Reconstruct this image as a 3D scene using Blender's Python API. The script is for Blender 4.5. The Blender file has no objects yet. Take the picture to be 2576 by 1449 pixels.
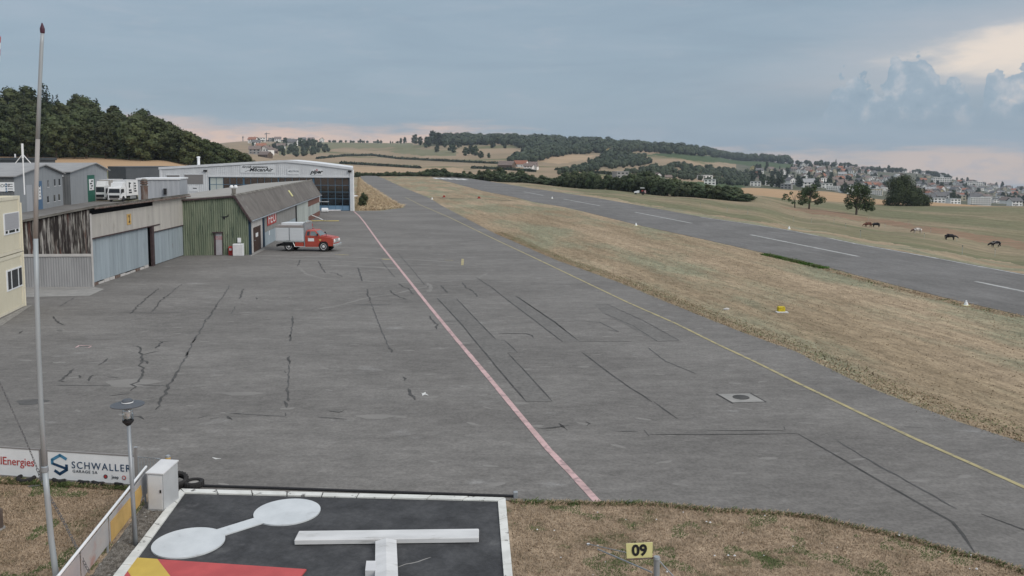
import bpy, bmesh, math, random
import numpy as np
from mathutils import Vector, Matrix
from mathutils.geometry import tessellate_polygon
from mathutils import noise as mnoise

R = math.radians
SC = bpy.context.scene
COL = SC.collection
rnd = random.Random(7)

# ------------------------------------------------------------------ camera
HC, FP, WP, HP = 8.0, 2190.0, 2576.0, 1449.0      # camera height, focal length in picture units, picture size
PITCH, VP = R(5.0), 591.0                          # pitch below the horizon, row of the optical axis
cam_d = bpy.data.cameras.new('camera'); cam = bpy.data.objects.new('camera', cam_d); COL.objects.link(cam)
cam.location = (0, 0, HC); cam.rotation_euler = (R(90) - PITCH, 0, 0)
cam_d.sensor_width = 36; cam_d.lens = 36 * FP / WP
cam_d.shift_y = (VP - HP / 2) / WP
cam_d.clip_start = 0.1; cam_d.clip_end = 30000
SC.camera = cam

# ------------------------------------------------------------------ exposure
SC.view_settings.view_transform = 'Standard'
try: SC.view_settings.look = 'None'
except Exception: pass
SC.view_settings.exposure = 0.30; SC.view_settings.gamma = 1.0
SC.view_settings.use_curve_mapping = False

# ------------------------------------------------------------------ node helper
class NT:
    def __init__(s, tree): s.t = tree
    def n(s, typ, **kw):
        nd = s.t.nodes.new('ShaderNode' + typ)
        for k, v in kw.items():
            if k == 'inp':
                for a, b in v.items():
                    if isinstance(b, bpy.types.NodeSocket): s.t.links.new(b, nd.inputs[a])
                    else: nd.inputs[a].default_value = b
            else: setattr(nd, k, v)
        return nd
    def math(s, op, a, b=None, c=None, clamp=False):
        nd = s.n('Math', operation=op, use_clamp=clamp)
        for i, x in enumerate((a, b, c)):
            if x is None: continue
            if isinstance(x, (int, float)): nd.inputs[i].default_value = x
            else: s.t.links.new(x, nd.inputs[i])
        return nd.outputs[0]
    def mix(s, f, a, b, blend='MIX'):
        nd = s.n('Mix', data_type='RGBA', blend_type=blend)
        for k, x in (('Factor', f), ('A', a), ('B', b)):
            idx = {'Factor': 0, 'A': 6, 'B': 7}[k]
            if isinstance(x, (int, float)): nd.inputs[idx].default_value = x
            elif isinstance(x, (tuple, list)): nd.inputs[idx].default_value = (x[0], x[1], x[2], 1)
            else: s.t.links.new(x, nd.inputs[idx])
        return nd.outputs[2]
    def ramp(s, f, stops, interp='LINEAR'):
        nd = s.n('ValToRGB'); cr = nd.color_ramp; cr.interpolation = interp
        while len(cr.elements) < len(stops): cr.elements.new(0.5)
        for e, (p, c) in zip(cr.elements, stops):
            e.position = p
            e.color = (c, c, c, 1) if isinstance(c, (int, float)) else (c[0], c[1], c[2], 1)
        s.t.links.new(f, nd.inputs[0]); return nd.outputs[0]
    def smooth(s, x, lo, hi):
        nd = s.n('MapRange', interpolation_type='SMOOTHSTEP')
        if isinstance(x, (int, float)): nd.inputs[0].default_value = x
        else: s.t.links.new(x, nd.inputs[0])
        for i, q in ((1, lo), (2, hi)):
            if isinstance(q, (int, float)): nd.inputs[i].default_value = q
            else: s.t.links.new(q, nd.inputs[i])
        return nd.outputs[0]
    def comb(s, x, y, z):
        nd = s.n('CombineXYZ')
        for i, q in enumerate((x, y, z)):
            if isinstance(q, (int, float)): nd.inputs[i].default_value = q
            else: s.t.links.new(q, nd.inputs[i])
        return nd.outputs[0]
    def noise(s, vec, scale, detail=4, rough=0.55, dist=0.0, w=None):
        nd = s.n('TexNoise'); s.t.links.new(vec, nd.inputs['Vector'])
        nd.inputs['Scale'].default_value = scale; nd.inputs['Detail'].default_value = detail
        nd.inputs['Roughness'].default_value = rough; nd.inputs['Distortion'].default_value = dist
        return nd.outputs['Fac']

def srgb(r, g, b):
    f = lambda c: (c / 255) / 12.92 if c / 255 <= 0.04045 else ((c / 255 + 0.055) / 1.055) ** 2.4
    return (f(r), f(g), f(b))

# ------------------------------------------------------------------ world: cloudy evening sky
SUN_EL, SUN_AZ = 32.0, 128.0          # degrees above the horizon, degrees right of the view axis
world = bpy.data.worlds.new('World'); SC.world = world; world.use_nodes = True
wt = NT(world.node_tree); world.node_tree.nodes.clear()
sky = wt.n('TexSky', sky_type='NISHITA', sun_disc=False, sun_elevation=R(SUN_EL), sun_rotation=R(SUN_AZ), air_density=1.0, dust_density=2.0)
tc = wt.n('TexCoord'); sep = wt.n('SeparateXYZ', inp={0: tc.outputs['Generated']})
dx, dy, dz = sep.outputs
el = wt.math('MULTIPLY', wt.math('ARCSINE', dz), 180 / math.pi)                 # elevation in degrees
az = wt.math('MULTIPLY', wt.math('ARCTAN2', dx, dy), 180 / math.pi)             # azimuth, degrees right of the view axis
elp = wt.math('MAXIMUM', el, 0.0)
flat = wt.comb(wt.math('MULTIPLY', az, 0.045), wt.math('MULTIPLY', el, 0.30), 0.0)
n1 = wt.noise(flat, 1.3, 6, 0.56, 0.5)
flat2 = wt.comb(wt.math('MULTIPLY', az, 0.10), wt.math('MULTIPLY', el, 0.45), 3.7)
n2 = wt.noise(flat2, 1.9, 7, 0.62, 0.3)
deck = wt.ramp(n1, [(0.30, srgb(140, 158, 174)), (0.50, srgb(147, 165, 180)), (0.70, srgb(155, 170, 184))])
deck = wt.mix(wt.math('MULTIPLY', wt.smooth(n2, 0.52, 0.75), 0.28), deck, srgb(172, 178, 188))
# brighter towards the zenith, as an overcast deck is
zen = wt.smooth(elp, 8.0, 75.0)
deck = wt.mix(zen, deck, (1.12, 1.14, 1.18))
# warm clear gap low over the horizon
n3 = wt.noise(wt.comb(wt.math('MULTIPLY', az, 0.16), wt.math('MULTIPLY', el, 1.5), 5.5), 1.0, 6, 0.62, 0.2)
edge = wt.math('ADD', wt.math('SUBTRACT', 2.35, wt.math('MULTIPLY', wt.smooth(az, -6.0, 8.0), 1.5)), wt.math('ADD', wt.math('MULTIPLY', wt.math('SUBTRACT', n1, 0.5), 3.0), wt.math('MULTIPLY', wt.math('SUBTRACT', n3, 0.5), 4.0)))
warm = wt.math('SUBTRACT', 1.0, wt.smooth(elp, wt.math('SUBTRACT', edge, 1.3), wt.math('ADD', edge, 0.4)))
warmc = wt.ramp(wt.math('DIVIDE', elp, 4.0), [(0.0, srgb(232, 200, 176)), (0.5, srgb(218, 190, 176)), (1.0, srgb(184, 182, 188))])
puff = wt.smooth(wt.noise(wt.comb(wt.math('MULTIPLY', az, 0.33), wt.math('MULTIPLY', el, 0.8), 9.1), 1.6, 5, 0.6), 0.50, 0.66)
warmc = wt.mix(wt.math('MULTIPLY', puff, 0.45), warmc, srgb(178, 172, 180))
base = wt.mix(wt.math('MULTIPLY', warm, wt.math('SUBTRACT', 0.92, wt.math('MULTIPLY', wt.smooth(az, 4.0, 14.0), 0.40))), deck, warmc)
# thin bright veil to the right
ua = wt.math('DIVIDE', wt.math('SUBTRACT', az, 38.0), 16.5)
ue = wt.math('DIVIDE', wt.math('SUBTRACT', wt.math('SUBTRACT', el, wt.math('MULTIPLY', wt.math('SUBTRACT', az, 29.0), 0.13)), 6.1), 2.3)
rr = wt.math('SQRT', wt.math('ADD', wt.math('MULTIPLY', ua, ua), wt.math('MULTIPLY', ue, ue)))
rr = wt.math('ADD', rr, wt.math('MULTIPLY', wt.math('SUBTRACT', n2, 0.5), 0.9))
glow = wt.math('SUBTRACT', 1.0, wt.smooth(rr, 0.6, 1.9))
glow = wt.math('MULTIPLY', glow, wt.smooth(el, 2.6, 4.6))
base = wt.mix(wt.math('MULTIPLY', glow, 0.42), base, srgb(200, 196, 198))
veil = wt.math('MULTIPLY', wt.math('SUBTRACT', 1.0, wt.smooth(rr, 0.45, 1.02)), wt.smooth(el, 3.4, 5.0))
base = wt.mix(wt.math('MULTIPLY', veil, 0.85), base, srgb(240, 224, 208))
# towering cumulus in front of the veil
topc = wt.n('FloatCurve'); cv = topc.mapping.curves[0]
pts = [(0.0, -0.2), (18.6, 1.6), (20.2, 4.4), (21.0, 4.9), (22.2, 4.6), (22.7, 3.9), (23.1, 5.3), (23.6, 6.1), (24.6, 6.3), (25.3, 5.4), (26.2, 4.7), (27.2, 4.3), (28.0, 2.9), (28.3, 4.8), (28.9, 5.0), (29.6, 4.7), (30.2, 5.0), (31.4, 4.6), (33.0, 3.4), (37.0, 2.0), (44.0, 1.0)]
px = [(p[0] / 44.0, (p[1] + 1) / 10) for p in pts]
cv.points[0].location = px[0]; cv.points[1].location = px[-1]
for p in px[1:-1]: cv.points.new(*p)
topc.mapping.update()
world.node_tree.links.new(wt.math('DIVIDE', az, 44.0, clamp=True), topc.inputs['Value'])
top = wt.math('SUBTRACT', wt.math('MULTIPLY', topc.outputs[0], 10.0), 1.0)
bil = wt.noise(wt.comb(az, el, 2.0), 1.5, 8, 0.65, 0.3)
bil2 = wt.noise(wt.comb(az, el, 7.0), 0.7, 6, 0.6, 0.2)
vor = wt.n('TexVoronoi', feature='SMOOTH_F1', inp={'Vector': wt.comb(az, el, 0.0), 'Scale': 1.35, 'Smoothness': 0.25})
ctop = wt.math('ADD', top, wt.math('ADD', wt.math('MULTIPLY', wt.math('SUBTRACT', bil, 0.5), 1.9), wt.math('MULTIPLY', wt.math('SUBTRACT', 0.45, vor.outputs['Distance']), 1.3)))
cm = wt.math('SUBTRACT', 1.0, wt.smooth(el, wt.math('SUBTRACT', ctop, 0.05), wt.math('ADD', ctop, 0.03)))
cm = wt.math('MULTIPLY', cm, wt.smooth(el, 1.2, 3.6))
cc = wt.ramp(bil2, [(0.35, srgb(138, 158, 176)), (0.52, srgb(150, 168, 184)), (0.64, srgb(178, 185, 194)), (0.76, srgb(216, 206, 200))])
base = wt.mix(wt.math('MULTIPLY', cm, 0.88), base, cc)
sky_s = wt.n('VectorMath', operation='SCALE', inp={0: sky.outputs[0]}); sky_s.inputs['Scale'].default_value = 0.10
final = wt.mix(0.90, sky_s.outputs[0], base)
bg = wt.n('Background', inp={'Color': final, 'Strength': 0.885})
world.cycles.sampling_method = 'MANUAL'; world.cycles.sample_map_resolution = 256
wo = wt.n('OutputWorld', inp={'Surface': bg.outputs[0]})

# ------------------------------------------------------------------ sun behind the clouds: soft
sl = bpy.data.lights.new('sun', 'SUN'); sl.energy = 1.5; sl.angle = R(32); sl.color = (1.0, 0.95, 0.88)
so = bpy.data.objects.new('sun', sl); COL.objects.link(so)
so.rotation_euler = (R(90 - SUN_EL), 0, R(180 - SUN_AZ) )
d = Vector((math.sin(R(SUN_AZ)) * math.cos(R(SUN_EL)), math.cos(R(SUN_AZ)) * math.cos(R(SUN_EL)), math.sin(R(SUN_EL))))
so.rotation_euler = d.to_track_quat('Z', 'Y').to_euler()

# ------------------------------------------------------------------ geometry helpers
def ray(u, v):
    a, b = (u - WP / 2) / FP, -(v - VP) / FP
    return Vector((a, math.cos(PITCH) + b * math.sin(PITCH), -math.sin(PITCH) + b * math.cos(PITCH)))
def gp(u, v, z=0.0):                    # point on the level z seen in direction (u, v)
    r_ = ray(u, v); t = (z - HC) / r_.z
    return Vector((r_.x * t, r_.y * t, z))
def dp(u, v, Y):                        # point at forward distance Y
    r_ = ray(u, v); t = Y / r_.y
    return Vector((r_.x * t, Y, HC + r_.z * t))
def proj(p):
    y, z = p[1], p[2] - HC
    f = y * math.cos(PITCH) - z * math.sin(PITCH); up = y * math.sin(PITCH) + z * math.cos(PITCH)
    return WP / 2 + FP * p[0] / f, VP - FP * up / f

class MB:
    def __init__(s): s.v = []; s.f = []; s.m = []; s.cm = 0
    def add(s, vs, fs):
        o = len(s.v); s.v += [tuple(x) for x in vs]
        for f in fs: s.f.append(tuple(o + i for i in f)); s.m.append(s.cm)
        return s
    def box(s, x0, x1, y0, y1, z0, z1):
        return s.add([(x0,y0,z0),(x1,y0,z0),(x1,y1,z0),(x0,y1,z0),(x0,y0,z1),(x1,y0,z1),(x1,y1,z1),(x0,y1,z1)],
                     [(3,2,1,0),(4,5,6,7),(0,1,5,4),(1,2,6,5),(2,3,7,6),(3,0,4,7)])
    def bbox(s, x0, x1, y0, y1, z0, z1, b):     # box with chamfered edges (top and vertical)
        P = lambda x0,x1,y0,y1,b: [(x0+b,y0),(x1-b,y0),(x1,y0+b),(x1,y1-b),(x1-b,y1),(x0+b,y1),(x0,y1-b),(x0,y0+b)]
        a = [(x,y,z0) for x,y in P(x0,x1,y0,y1,b)]; c = [(x,y,z1-b) for x,y in P(x0,x1,y0,y1,b)]
        e = [(x,y,z1) for x,y in P(x0+b,x1-b,y0+b,y1-b,b*0.4)]
        fs = [tuple(range(7,-1,-1)), tuple(range(16,24))]
        for k in (0,8):
            for i in range(8): j=(i+1)%8; fs.append((k+i,k+j,k+8+j,k+8+i))
        return s.add(a+c+e, fs)
    def prism(s, poly, a0, a1, axis='y'):       # 2-D outline (p, q) pushed along an axis
        n = len(poly)
        mk = {'y': lambda p,q,a: (p,a,q), 'x': lambda p,q,a: (a,p,q), 'z': lambda p,q,a: (p,q,a)}[axis]
        vs = [mk(p,q,a0) for p,q in poly] + [mk(p,q,a1) for p,q in poly]
        fs = [tuple(range(n)), tuple(range(2*n-1, n-1, -1))] + [(i, n+i, n+(i+1)%n, (i+1)%n) for i in range(n)]
        return s.add(vs, fs)
    def tube(s, pts, r, n=8, cap=True):
        pts = [Vector(p) for p in pts]; rs = r if isinstance(r, (list, tuple)) else [r]*len(pts)
        vs = []; fs = []; ref = None
        for i, p in enumerate(pts):
            t = (pts[min(i+1,len(pts)-1)] - pts[max(i-1,0)]).normalized()
            if ref is None or abs(ref.dot(t)) > 0.95: ref = Vector((0,0,1)) if abs(t.z) < 0.9 else Vector((1,0,0))
            a = t.cross(ref).normalized(); b = t.cross(a).normalized(); ref = b.cross(t) if False else ref
            for k in range(n):
                th = 2*math.pi*k/n; vs.append(p + (a*math.cos(th) + b*math.sin(th))*rs[i])
        for i in range(len(pts)-1):
            for k in range(n): fs.append((i*n+k, i*n+(k+1)%n, (i+1)*n+(k+1)%n, (i+1)*n+k))
        if cap: fs += [tuple(range(n-1,-1,-1)), tuple(range((len(pts)-1)*n, len(pts)*n))]
        return s.add(vs, fs)
    def lathe(s, prof, c=(0,0,0), n=16, axis='z'):   # profile (radius, height)
        vs = []; fs = []
        for r_, h in prof:
            for k in range(n):
                th = 2*math.pi*k/n; p = (r_*math.cos(th), r_*math.sin(th), h)
                if axis == 'y': p = (p[0], p[2], p[1])
                if axis == 'x': p = (p[2], p[0], p[1])
                vs.append((c[0]+p[0], c[1]+p[1], c[2]+p[2]))
        m = len(prof)
        for i in range(m-1):
            for k in range(n): fs.append((i*n+k, i*n+(k+1)%n, (i+1)*n+(k+1)%n, (i+1)*n+k))
        fs += [tuple(range(n-1,-1,-1)), tuple(range((m-1)*n, m*n))]
        return s.add(vs, fs)
    def corr(s, x0, x1, z0, z1, pitch, amp, y=0.0, ztop=None):   # ribbed sheet standing in the local x-z plane
        k = max(2, int((x1-x0)/pitch)); w = (x1-x0)/k; P = []
        for i in range(k):
            x = x0+i*w; P += [(x,0),(x+w*0.38,0),(x+w*0.5,-amp),(x+w*0.88,-amp)]
        P.append((x1,0)); n = len(P)
        zt = ztop or (lambda x: z1)
        s.add([(x,y+d_,z0) for x,d_ in P]+[(x,y+d_,zt(x)) for x,d_ in P], [(i,i+1,n+i+1,n+i) for i in range(n-1)])
        return s
    def build(s, name, mats, parent=None, loc=(0,0,0), rot=(0,0,0), smooth=False, **props):
        me = bpy.data.meshes.new(name); me.from_pydata(s.v, [], s.f); 
        mats = mats if isinstance(mats, (list, tuple)) else [mats]
        for m in mats: me.materials.append(m)
        if len(mats) > 1: me.polygons.foreach_set('material_index', s.m)
        if smooth: me.polygons.foreach_set('use_smooth', [True]*len(s.f))
        me.update()
        o = bpy.data.objects.new(name, me); COL.objects.link(o)
        o.location = loc; o.rotation_euler = rot
        if parent: o.parent = parent
        for k, x in props.items(): o[k] = x
        return o

def link_mesh(name, me, parent=None, loc=(0,0,0), rot=(0,0,0), scale=(1,1,1), **props):
    o = bpy.data.objects.new(name, me); COL.objects.link(o)
    o.location = loc; o.rotation_euler = rot; o.scale = scale
    if parent: o.parent = parent
    for k, x in props.items(): o[k] = x
    return o
def thing(name, label, cat, loc=(0,0,0), rz=0.0, group=None):
    o = bpy.data.objects.new(name, None); COL.objects.link(o); o.empty_display_size = 0.3
    o.location = loc; o.rotation_euler = (0,0,rz); o['label'] = label; o['category'] = cat
    if group: o['group'] = group
    return o
def tag(o, label, cat, group=None):
    o['label'] = label; o['category'] = cat
    if group: o['group'] = group
    return o
def struct(o): o['kind'] = 'structure'; return o
def copy_tree(o, parent=None):
    c = o.copy(); COL.objects.link(c); c.parent = parent
    for ch in o.children: copy_tree(ch, c)
    return c

class Facade:                           # a vertical plane through two ground points: picture direction -> (along, up)
    def __init__(s, A, B):
        s.A, s.B = Vector(A), Vector(B); s.d = (s.B-s.A); s.d.z = 0; s.L = s.d.length; s.d.normalize()
        s.rz = math.atan2(s.d.y, s.d.x); s.n = Vector((-s.d.y, s.d.x, 0))
    def sz(s, u, v):
        r_ = ray(u, v); o = Vector((0,0,HC)); t = (s.A-o).dot(s.n)/r_.dot(s.n); p = o + r_*t
        return (p-s.A).dot(s.d), p.z - s.A.z
    def rect(s, u0, v0, u1, v1):
        a, b = s.sz(u0, v0), s.sz(u1, v1); 
        return min(a[0],b[0]), max(a[0],b[0]), min(a[1],b[1]), max(a[1],b[1])

def text(name, body, size, parent, loc, mat, rot=(R(90),0,0), align='CENTER', sx=1.0, shear=0.0, spacing=1.0, extrude=0.003, bold=0.0):
    cu = bpy.data.curves.new(name, 'FONT'); cu.body = body; cu.size = size; cu.align_x = align; cu.align_y = 'CENTER'
    cu.extrude = extrude; cu.shear = shear; cu.space_character = spacing; cu.resolution_u = 3
    cu.materials.append(mat)
    cu.offset = bold
    tmp = bpy.data.objects.new(name, cu); COL.objects.link(tmp); dg = bpy.context.evaluated_depsgraph_get()
    me = bpy.data.meshes.new_from_object(tmp.evaluated_get(dg)); bpy.data.objects.remove(tmp); me.materials.clear(); me.materials.append(mat)
    o = bpy.data.objects.new(name, me); COL.objects.link(o); o.location = loc; o.rotation_euler = rot; o.scale = (sx,1,1)
    if parent: o.parent = parent
    return o

# ------------------------------------------------------------------ materials
def pm(name, c1, c2=None, scale=3.0, rough=0.8, stretch=(1,1,1), rotz=0.0, detail=5, lo=0.35, hi=0.65, bump=0.0, bscale=None,
       c3=None, s3=0.5, lo3=0.5, hi3=0.65, metal=0.0, rand=0.0, spec=0.3, world=False, dist=0.0, st3=None):
    m = bpy.data.materials.new(name); m.use_nodes = True; t = NT(m.node_tree); m.node_tree.nodes.clear()
    out = t.n('OutputMaterial'); b = t.n('BsdfPrincipled')
    b.inputs['Roughness'].default_value = rough; b.inputs['Metallic'].default_value = metal
    b.inputs['Specular IOR Level'].default_value = spec
    m.node_tree.links.new(b.outputs[0], out.inputs[0])
    vec = t.n('NewGeometry').outputs['Position'] if world else t.n('TexCoord').outputs['Object']
    if rotz:
        mr = t.n('Mapping', inp={'Vector': vec}); mr.inputs['Rotation'].default_value = (0,0,rotz); vec = mr.outputs[0]
    mp = t.n('Mapping', inp={'Vector': vec}); mp.inputs['Scale'].default_value = stretch
    col = None
    if c2 is not None:
        f = t.noise(mp.outputs[0], scale, detail, 0.6, dist)
        col = t.mix(t.smooth(f, lo, hi), c1, c2)
    else: col = t.mix(0.0, c1, c1)
    if c3 is not None:
        v3 = mp.outputs[0]
        if st3:
            mp3 = t.n('Mapping', inp={'Vector': vec}); mp3.inputs['Scale'].default_value = st3; v3 = mp3.outputs[0]
        f3 = t.noise(v3, s3, 6, 0.62, dist)
        col = t.mix(t.smooth(f3, lo3, hi3), col, c3)
    if rand:
        oi = t.n('ObjectInfo').outputs['Random']
        hs = t.n('HueSaturation', inp={'Color': col}); 
        m.node_tree.links.new(t.math('ADD', 1 - rand, t.math('MULTIPLY', oi, 2*rand)), hs.inputs['Value'])
        m.node_tree.links.new(t.math('ADD', 0.5 - rand*0.07, t.math('MULTIPLY', t.math('FRACT', t.math('MULTIPLY', oi, 7.31)), rand*0.14)), hs.inputs['Hue'])
        col = hs.outputs[0]
    m.node_tree.links.new(col, b.inputs['Base Color'])
    if bump:
        fb = t.noise(vec, bscale or scale*3, 4, 0.6)
        bp = t.n('Bump', inp={'Height': fb}); bp.inputs['Strength'].default_value = bump; bp.inputs['Distance'].default_value = 0.05
        m.node_tree.links.new(bp.outputs[0], b.inputs['Normal'])
    return m

def leaf_mat(name, c1, c2, scale=0.35, rand=0.25):
    m = pm(name, c1, c2, scale=scale, rough=0.75, rand=rand, spec=0.15, lo=0.3, hi=0.7)
    return m

# ================================================================== MATERIALS FOR THE PLACE
M = {}
M['asphalt'] = pm('asphalt', (0.142,0.134,0.126), (0.174,0.165,0.155), scale=0.16, detail=8, rough=0.95, world=True, lo=0.38, hi=0.62,
                  c3=(0.235,0.228,0.220), s3=0.75, lo3=0.60, hi3=0.76, stretch=(0.55,1.0,1), bump=0.25, bscale=14)
M['asphalt_run'] = pm('asphalt_run', (0.128,0.123,0.118), (0.160,0.154,0.149), scale=0.12, detail=8, rough=0.95, world=True, stretch=(1,1,1),
                  c3=(0.185,0.182,0.180), s3=0.4, lo3=0.58, hi3=0.75, bump=0.2, bscale=10)
RUN = R(-101.3)                      # turns the runway direction onto the x axis
def grain(m, amt=0.35, scale=9.0, stretch=(1,1,1), rotz=0.0):      # fine light-dark grit over a colour
    t = NT(m.node_tree); b = [n for n in m.node_tree.nodes if n.type == 'BSDF_PRINCIPLED'][0]
    l = b.inputs['Base Color'].links[0]; src = l.from_socket
    mr = t.n('Mapping', inp={'Vector': t.n('NewGeometry').outputs['Position']}); mr.inputs['Rotation'].default_value = (0,0,rotz)
    mp = t.n('Mapping', inp={'Vector': mr.outputs[0]}); mp.inputs['Scale'].default_value = stretch
    f = t.smooth(t.noise(mp.outputs[0], scale, 4, 0.7), 0.32, 0.68)
    hs = t.n('HueSaturation', inp={'Color': src})
    m.node_tree.links.new(t.math('ADD', 1-amt, t.math('MULTIPLY', f, 2*amt)), hs.inputs['Value'])
    m.node_tree.links.new(hs.outputs[0], b.inputs['Base Color'])
grain(M['asphalt'], 0.09, 0.8, (0.55,1.3,1)); grain(M['asphalt'], 0.11, 3.0, (0.6,1.1,1)); grain(M['asphalt'], 0.15, 11.0); grain(M['asphalt_run'], 0.12, 1.1, (0.3,1,1), RUN); grain(M['asphalt_run'], 0.14, 5.0)
M['asphalt_light'] = pm('asphalt_light', (0.212,0.202,0.190), (0.180,0.172,0.162), scale=0.8, rough=0.95, world=True)
M['asphalt_dark'] = pm('asphalt_dark', (0.040,0.041,0.044), (0.062,0.063,0.066), scale=1.2, rough=0.9, world=True, bump=0.2, bscale=20,
                       c3=(0.105,0.105,0.105), s3=0.9, lo3=0.62, hi3=0.78)
grain(M['asphalt_dark'], 0.16, 9.0); grain(M['asphalt_dark'], 0.12, 1.8)
M['tar'] = pm('tar', (0.042,0.040,0.038), (0.080,0.076,0.072), scale=2, rough=0.7, world=True)
M['tar_old'] = pm('tar_old', (0.075,0.073,0.072), (0.105,0.103,0.101), scale=2, rough=0.9, world=True)
M['concrete'] = pm('concrete', (0.30,0.29,0.275), (0.24,0.235,0.225), scale=1.5, rough=0.95, world=True, bump=0.15)
M['pink'] = pm('pink', (0.56,0.38,0.375), (0.45,0.31,0.30), scale=1.3, rough=0.8, world=True, c3=(0.32,0.23,0.23), s3=4, lo3=0.50, hi3=0.66)
M['yellow_line'] = pm('yellow_line', (0.40,0.345,0.185), (0.32,0.275,0.155), scale=1.3, rough=0.85, world=True, c3=(0.20,0.185,0.15), s3=4, lo3=0.50, hi3=0.66)
M['white_paint'] = pm('white_paint', (0.62,0.62,0.60), (0.50,0.50,0.48), scale=1.5, rough=0.8, world=True, c3=(0.22,0.22,0.21), s3=5, lo3=0.60, hi3=0.68)
M['dash'] = pm('dash', (0.42,0.42,0.41), (0.32,0.32,0.31), scale=1.0, rough=0.85, world=True, c3=(0.2,0.2,0.2), s3=3, lo3=0.56, hi3=0.7)
M['dry_grass'] = pm('dry_grass', (0.335,0.262,0.182), (0.262,0.205,0.138), scale=0.12, detail=8, rough=1.0, world=True, stretch=(0.25,1.0,1), rotz=RUN, lo=0.40, hi=0.60,
                    c3=(0.232,0.225,0.155), s3=0.16, lo3=0.44, hi3=0.62, bump=0.4, bscale=5, spec=0.05)
grain(M['dry_grass'], 0.15, 0.7, (0.12,1.0,1), RUN); grain(M['dry_grass'], 0.22, 2.4, (0.4,1.0,1), RUN); grain(M['dry_grass'], 0.22, 9.0)
M['lawn'] = pm('lawn', (0.360,0.275,0.195), (0.235,0.180,0.125), scale=1.1, detail=7, rough=1.0, world=True, lo=0.36, hi=0.64,
               c3=(0.095,0.110,0.050), s3=1.1, lo3=0.54, hi3=0.68, bump=0.6, bscale=14, spec=0.05)
grain(M['lawn'], 0.22, 5.0); grain(M['lawn'], 0.18, 1.6)
M['pasture'] = pm('pasture', (0.205,0.182,0.115), (0.270,0.218,0.150), scale=0.06, detail=8, rough=1.0, world=True, stretch=(0.4,1.2,1), rotz=RUN, lo=0.38, hi=0.62,
                  c3=(0.162,0.160,0.098), s3=0.035, lo3=0.44, hi3=0.60, spec=0.05)
grain(M['pasture'], 0.14, 0.35, (0.15,1.0,1), RUN); grain(M['pasture'], 0.18, 1.4, (0.5,1,1), RUN)
M['brown_band'] = pm('brown_band', (0.255,0.165,0.115), (0.215,0.165,0.11), scale=0.15, rough=1.0, world=True, spec=0.05)
grain(M['brown_band'], 0.2, 0.7, (0.3,1.0,1))
M['gold'] = pm('gold', (0.42,0.285,0.175), (0.36,0.250,0.155), scale=0.03, rough=1.0, world=True, stretch=(0.3,2,1), spec=0.05)
M['tan_field'] = pm('tan_field', (0.320,0.240,0.165), (0.250,0.200,0.135), scale=0.006, detail=7, rough=1.0, world=True, spec=0.05,
                    c3=(0.155,0.150,0.085), s3=0.004, lo3=0.52, hi3=0.60)
M['pale_field'] = pm('pale_field', (0.40,0.29,0.195), (0.35,0.26,0.17), scale=0.02, rough=1.0, world=True, spec=0.05)
M['green_field'] = pm('green_field', (0.062,0.092,0.044), (0.075,0.102,0.05), scale=0.02, rough=1.0, world=True, spec=0.05)
M['town_ground'] = pm('town_ground', (0.085,0.095,0.060), (0.150,0.140,0.110), scale=0.02, detail=7, rough=1.0, world=True, spec=0.05)
M['forest_floor'] = pm('forest_floor', (0.045,0.052,0.024), (0.030,0.036,0.018), scale=0.1, rough=1.0, world=True, spec=0.05)
M['far_meadow'] = pm('far_meadow', (0.200,0.188,0.118), (0.165,0.165,0.098), scale=0.01, rough=1.0, world=True, spec=0.05)
M['meadow'] = pm('meadow', (0.120,0.135,0.060), (0.150,0.140,0.075), scale=0.08, rough=1.0, world=True, spec=0.05)

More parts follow.
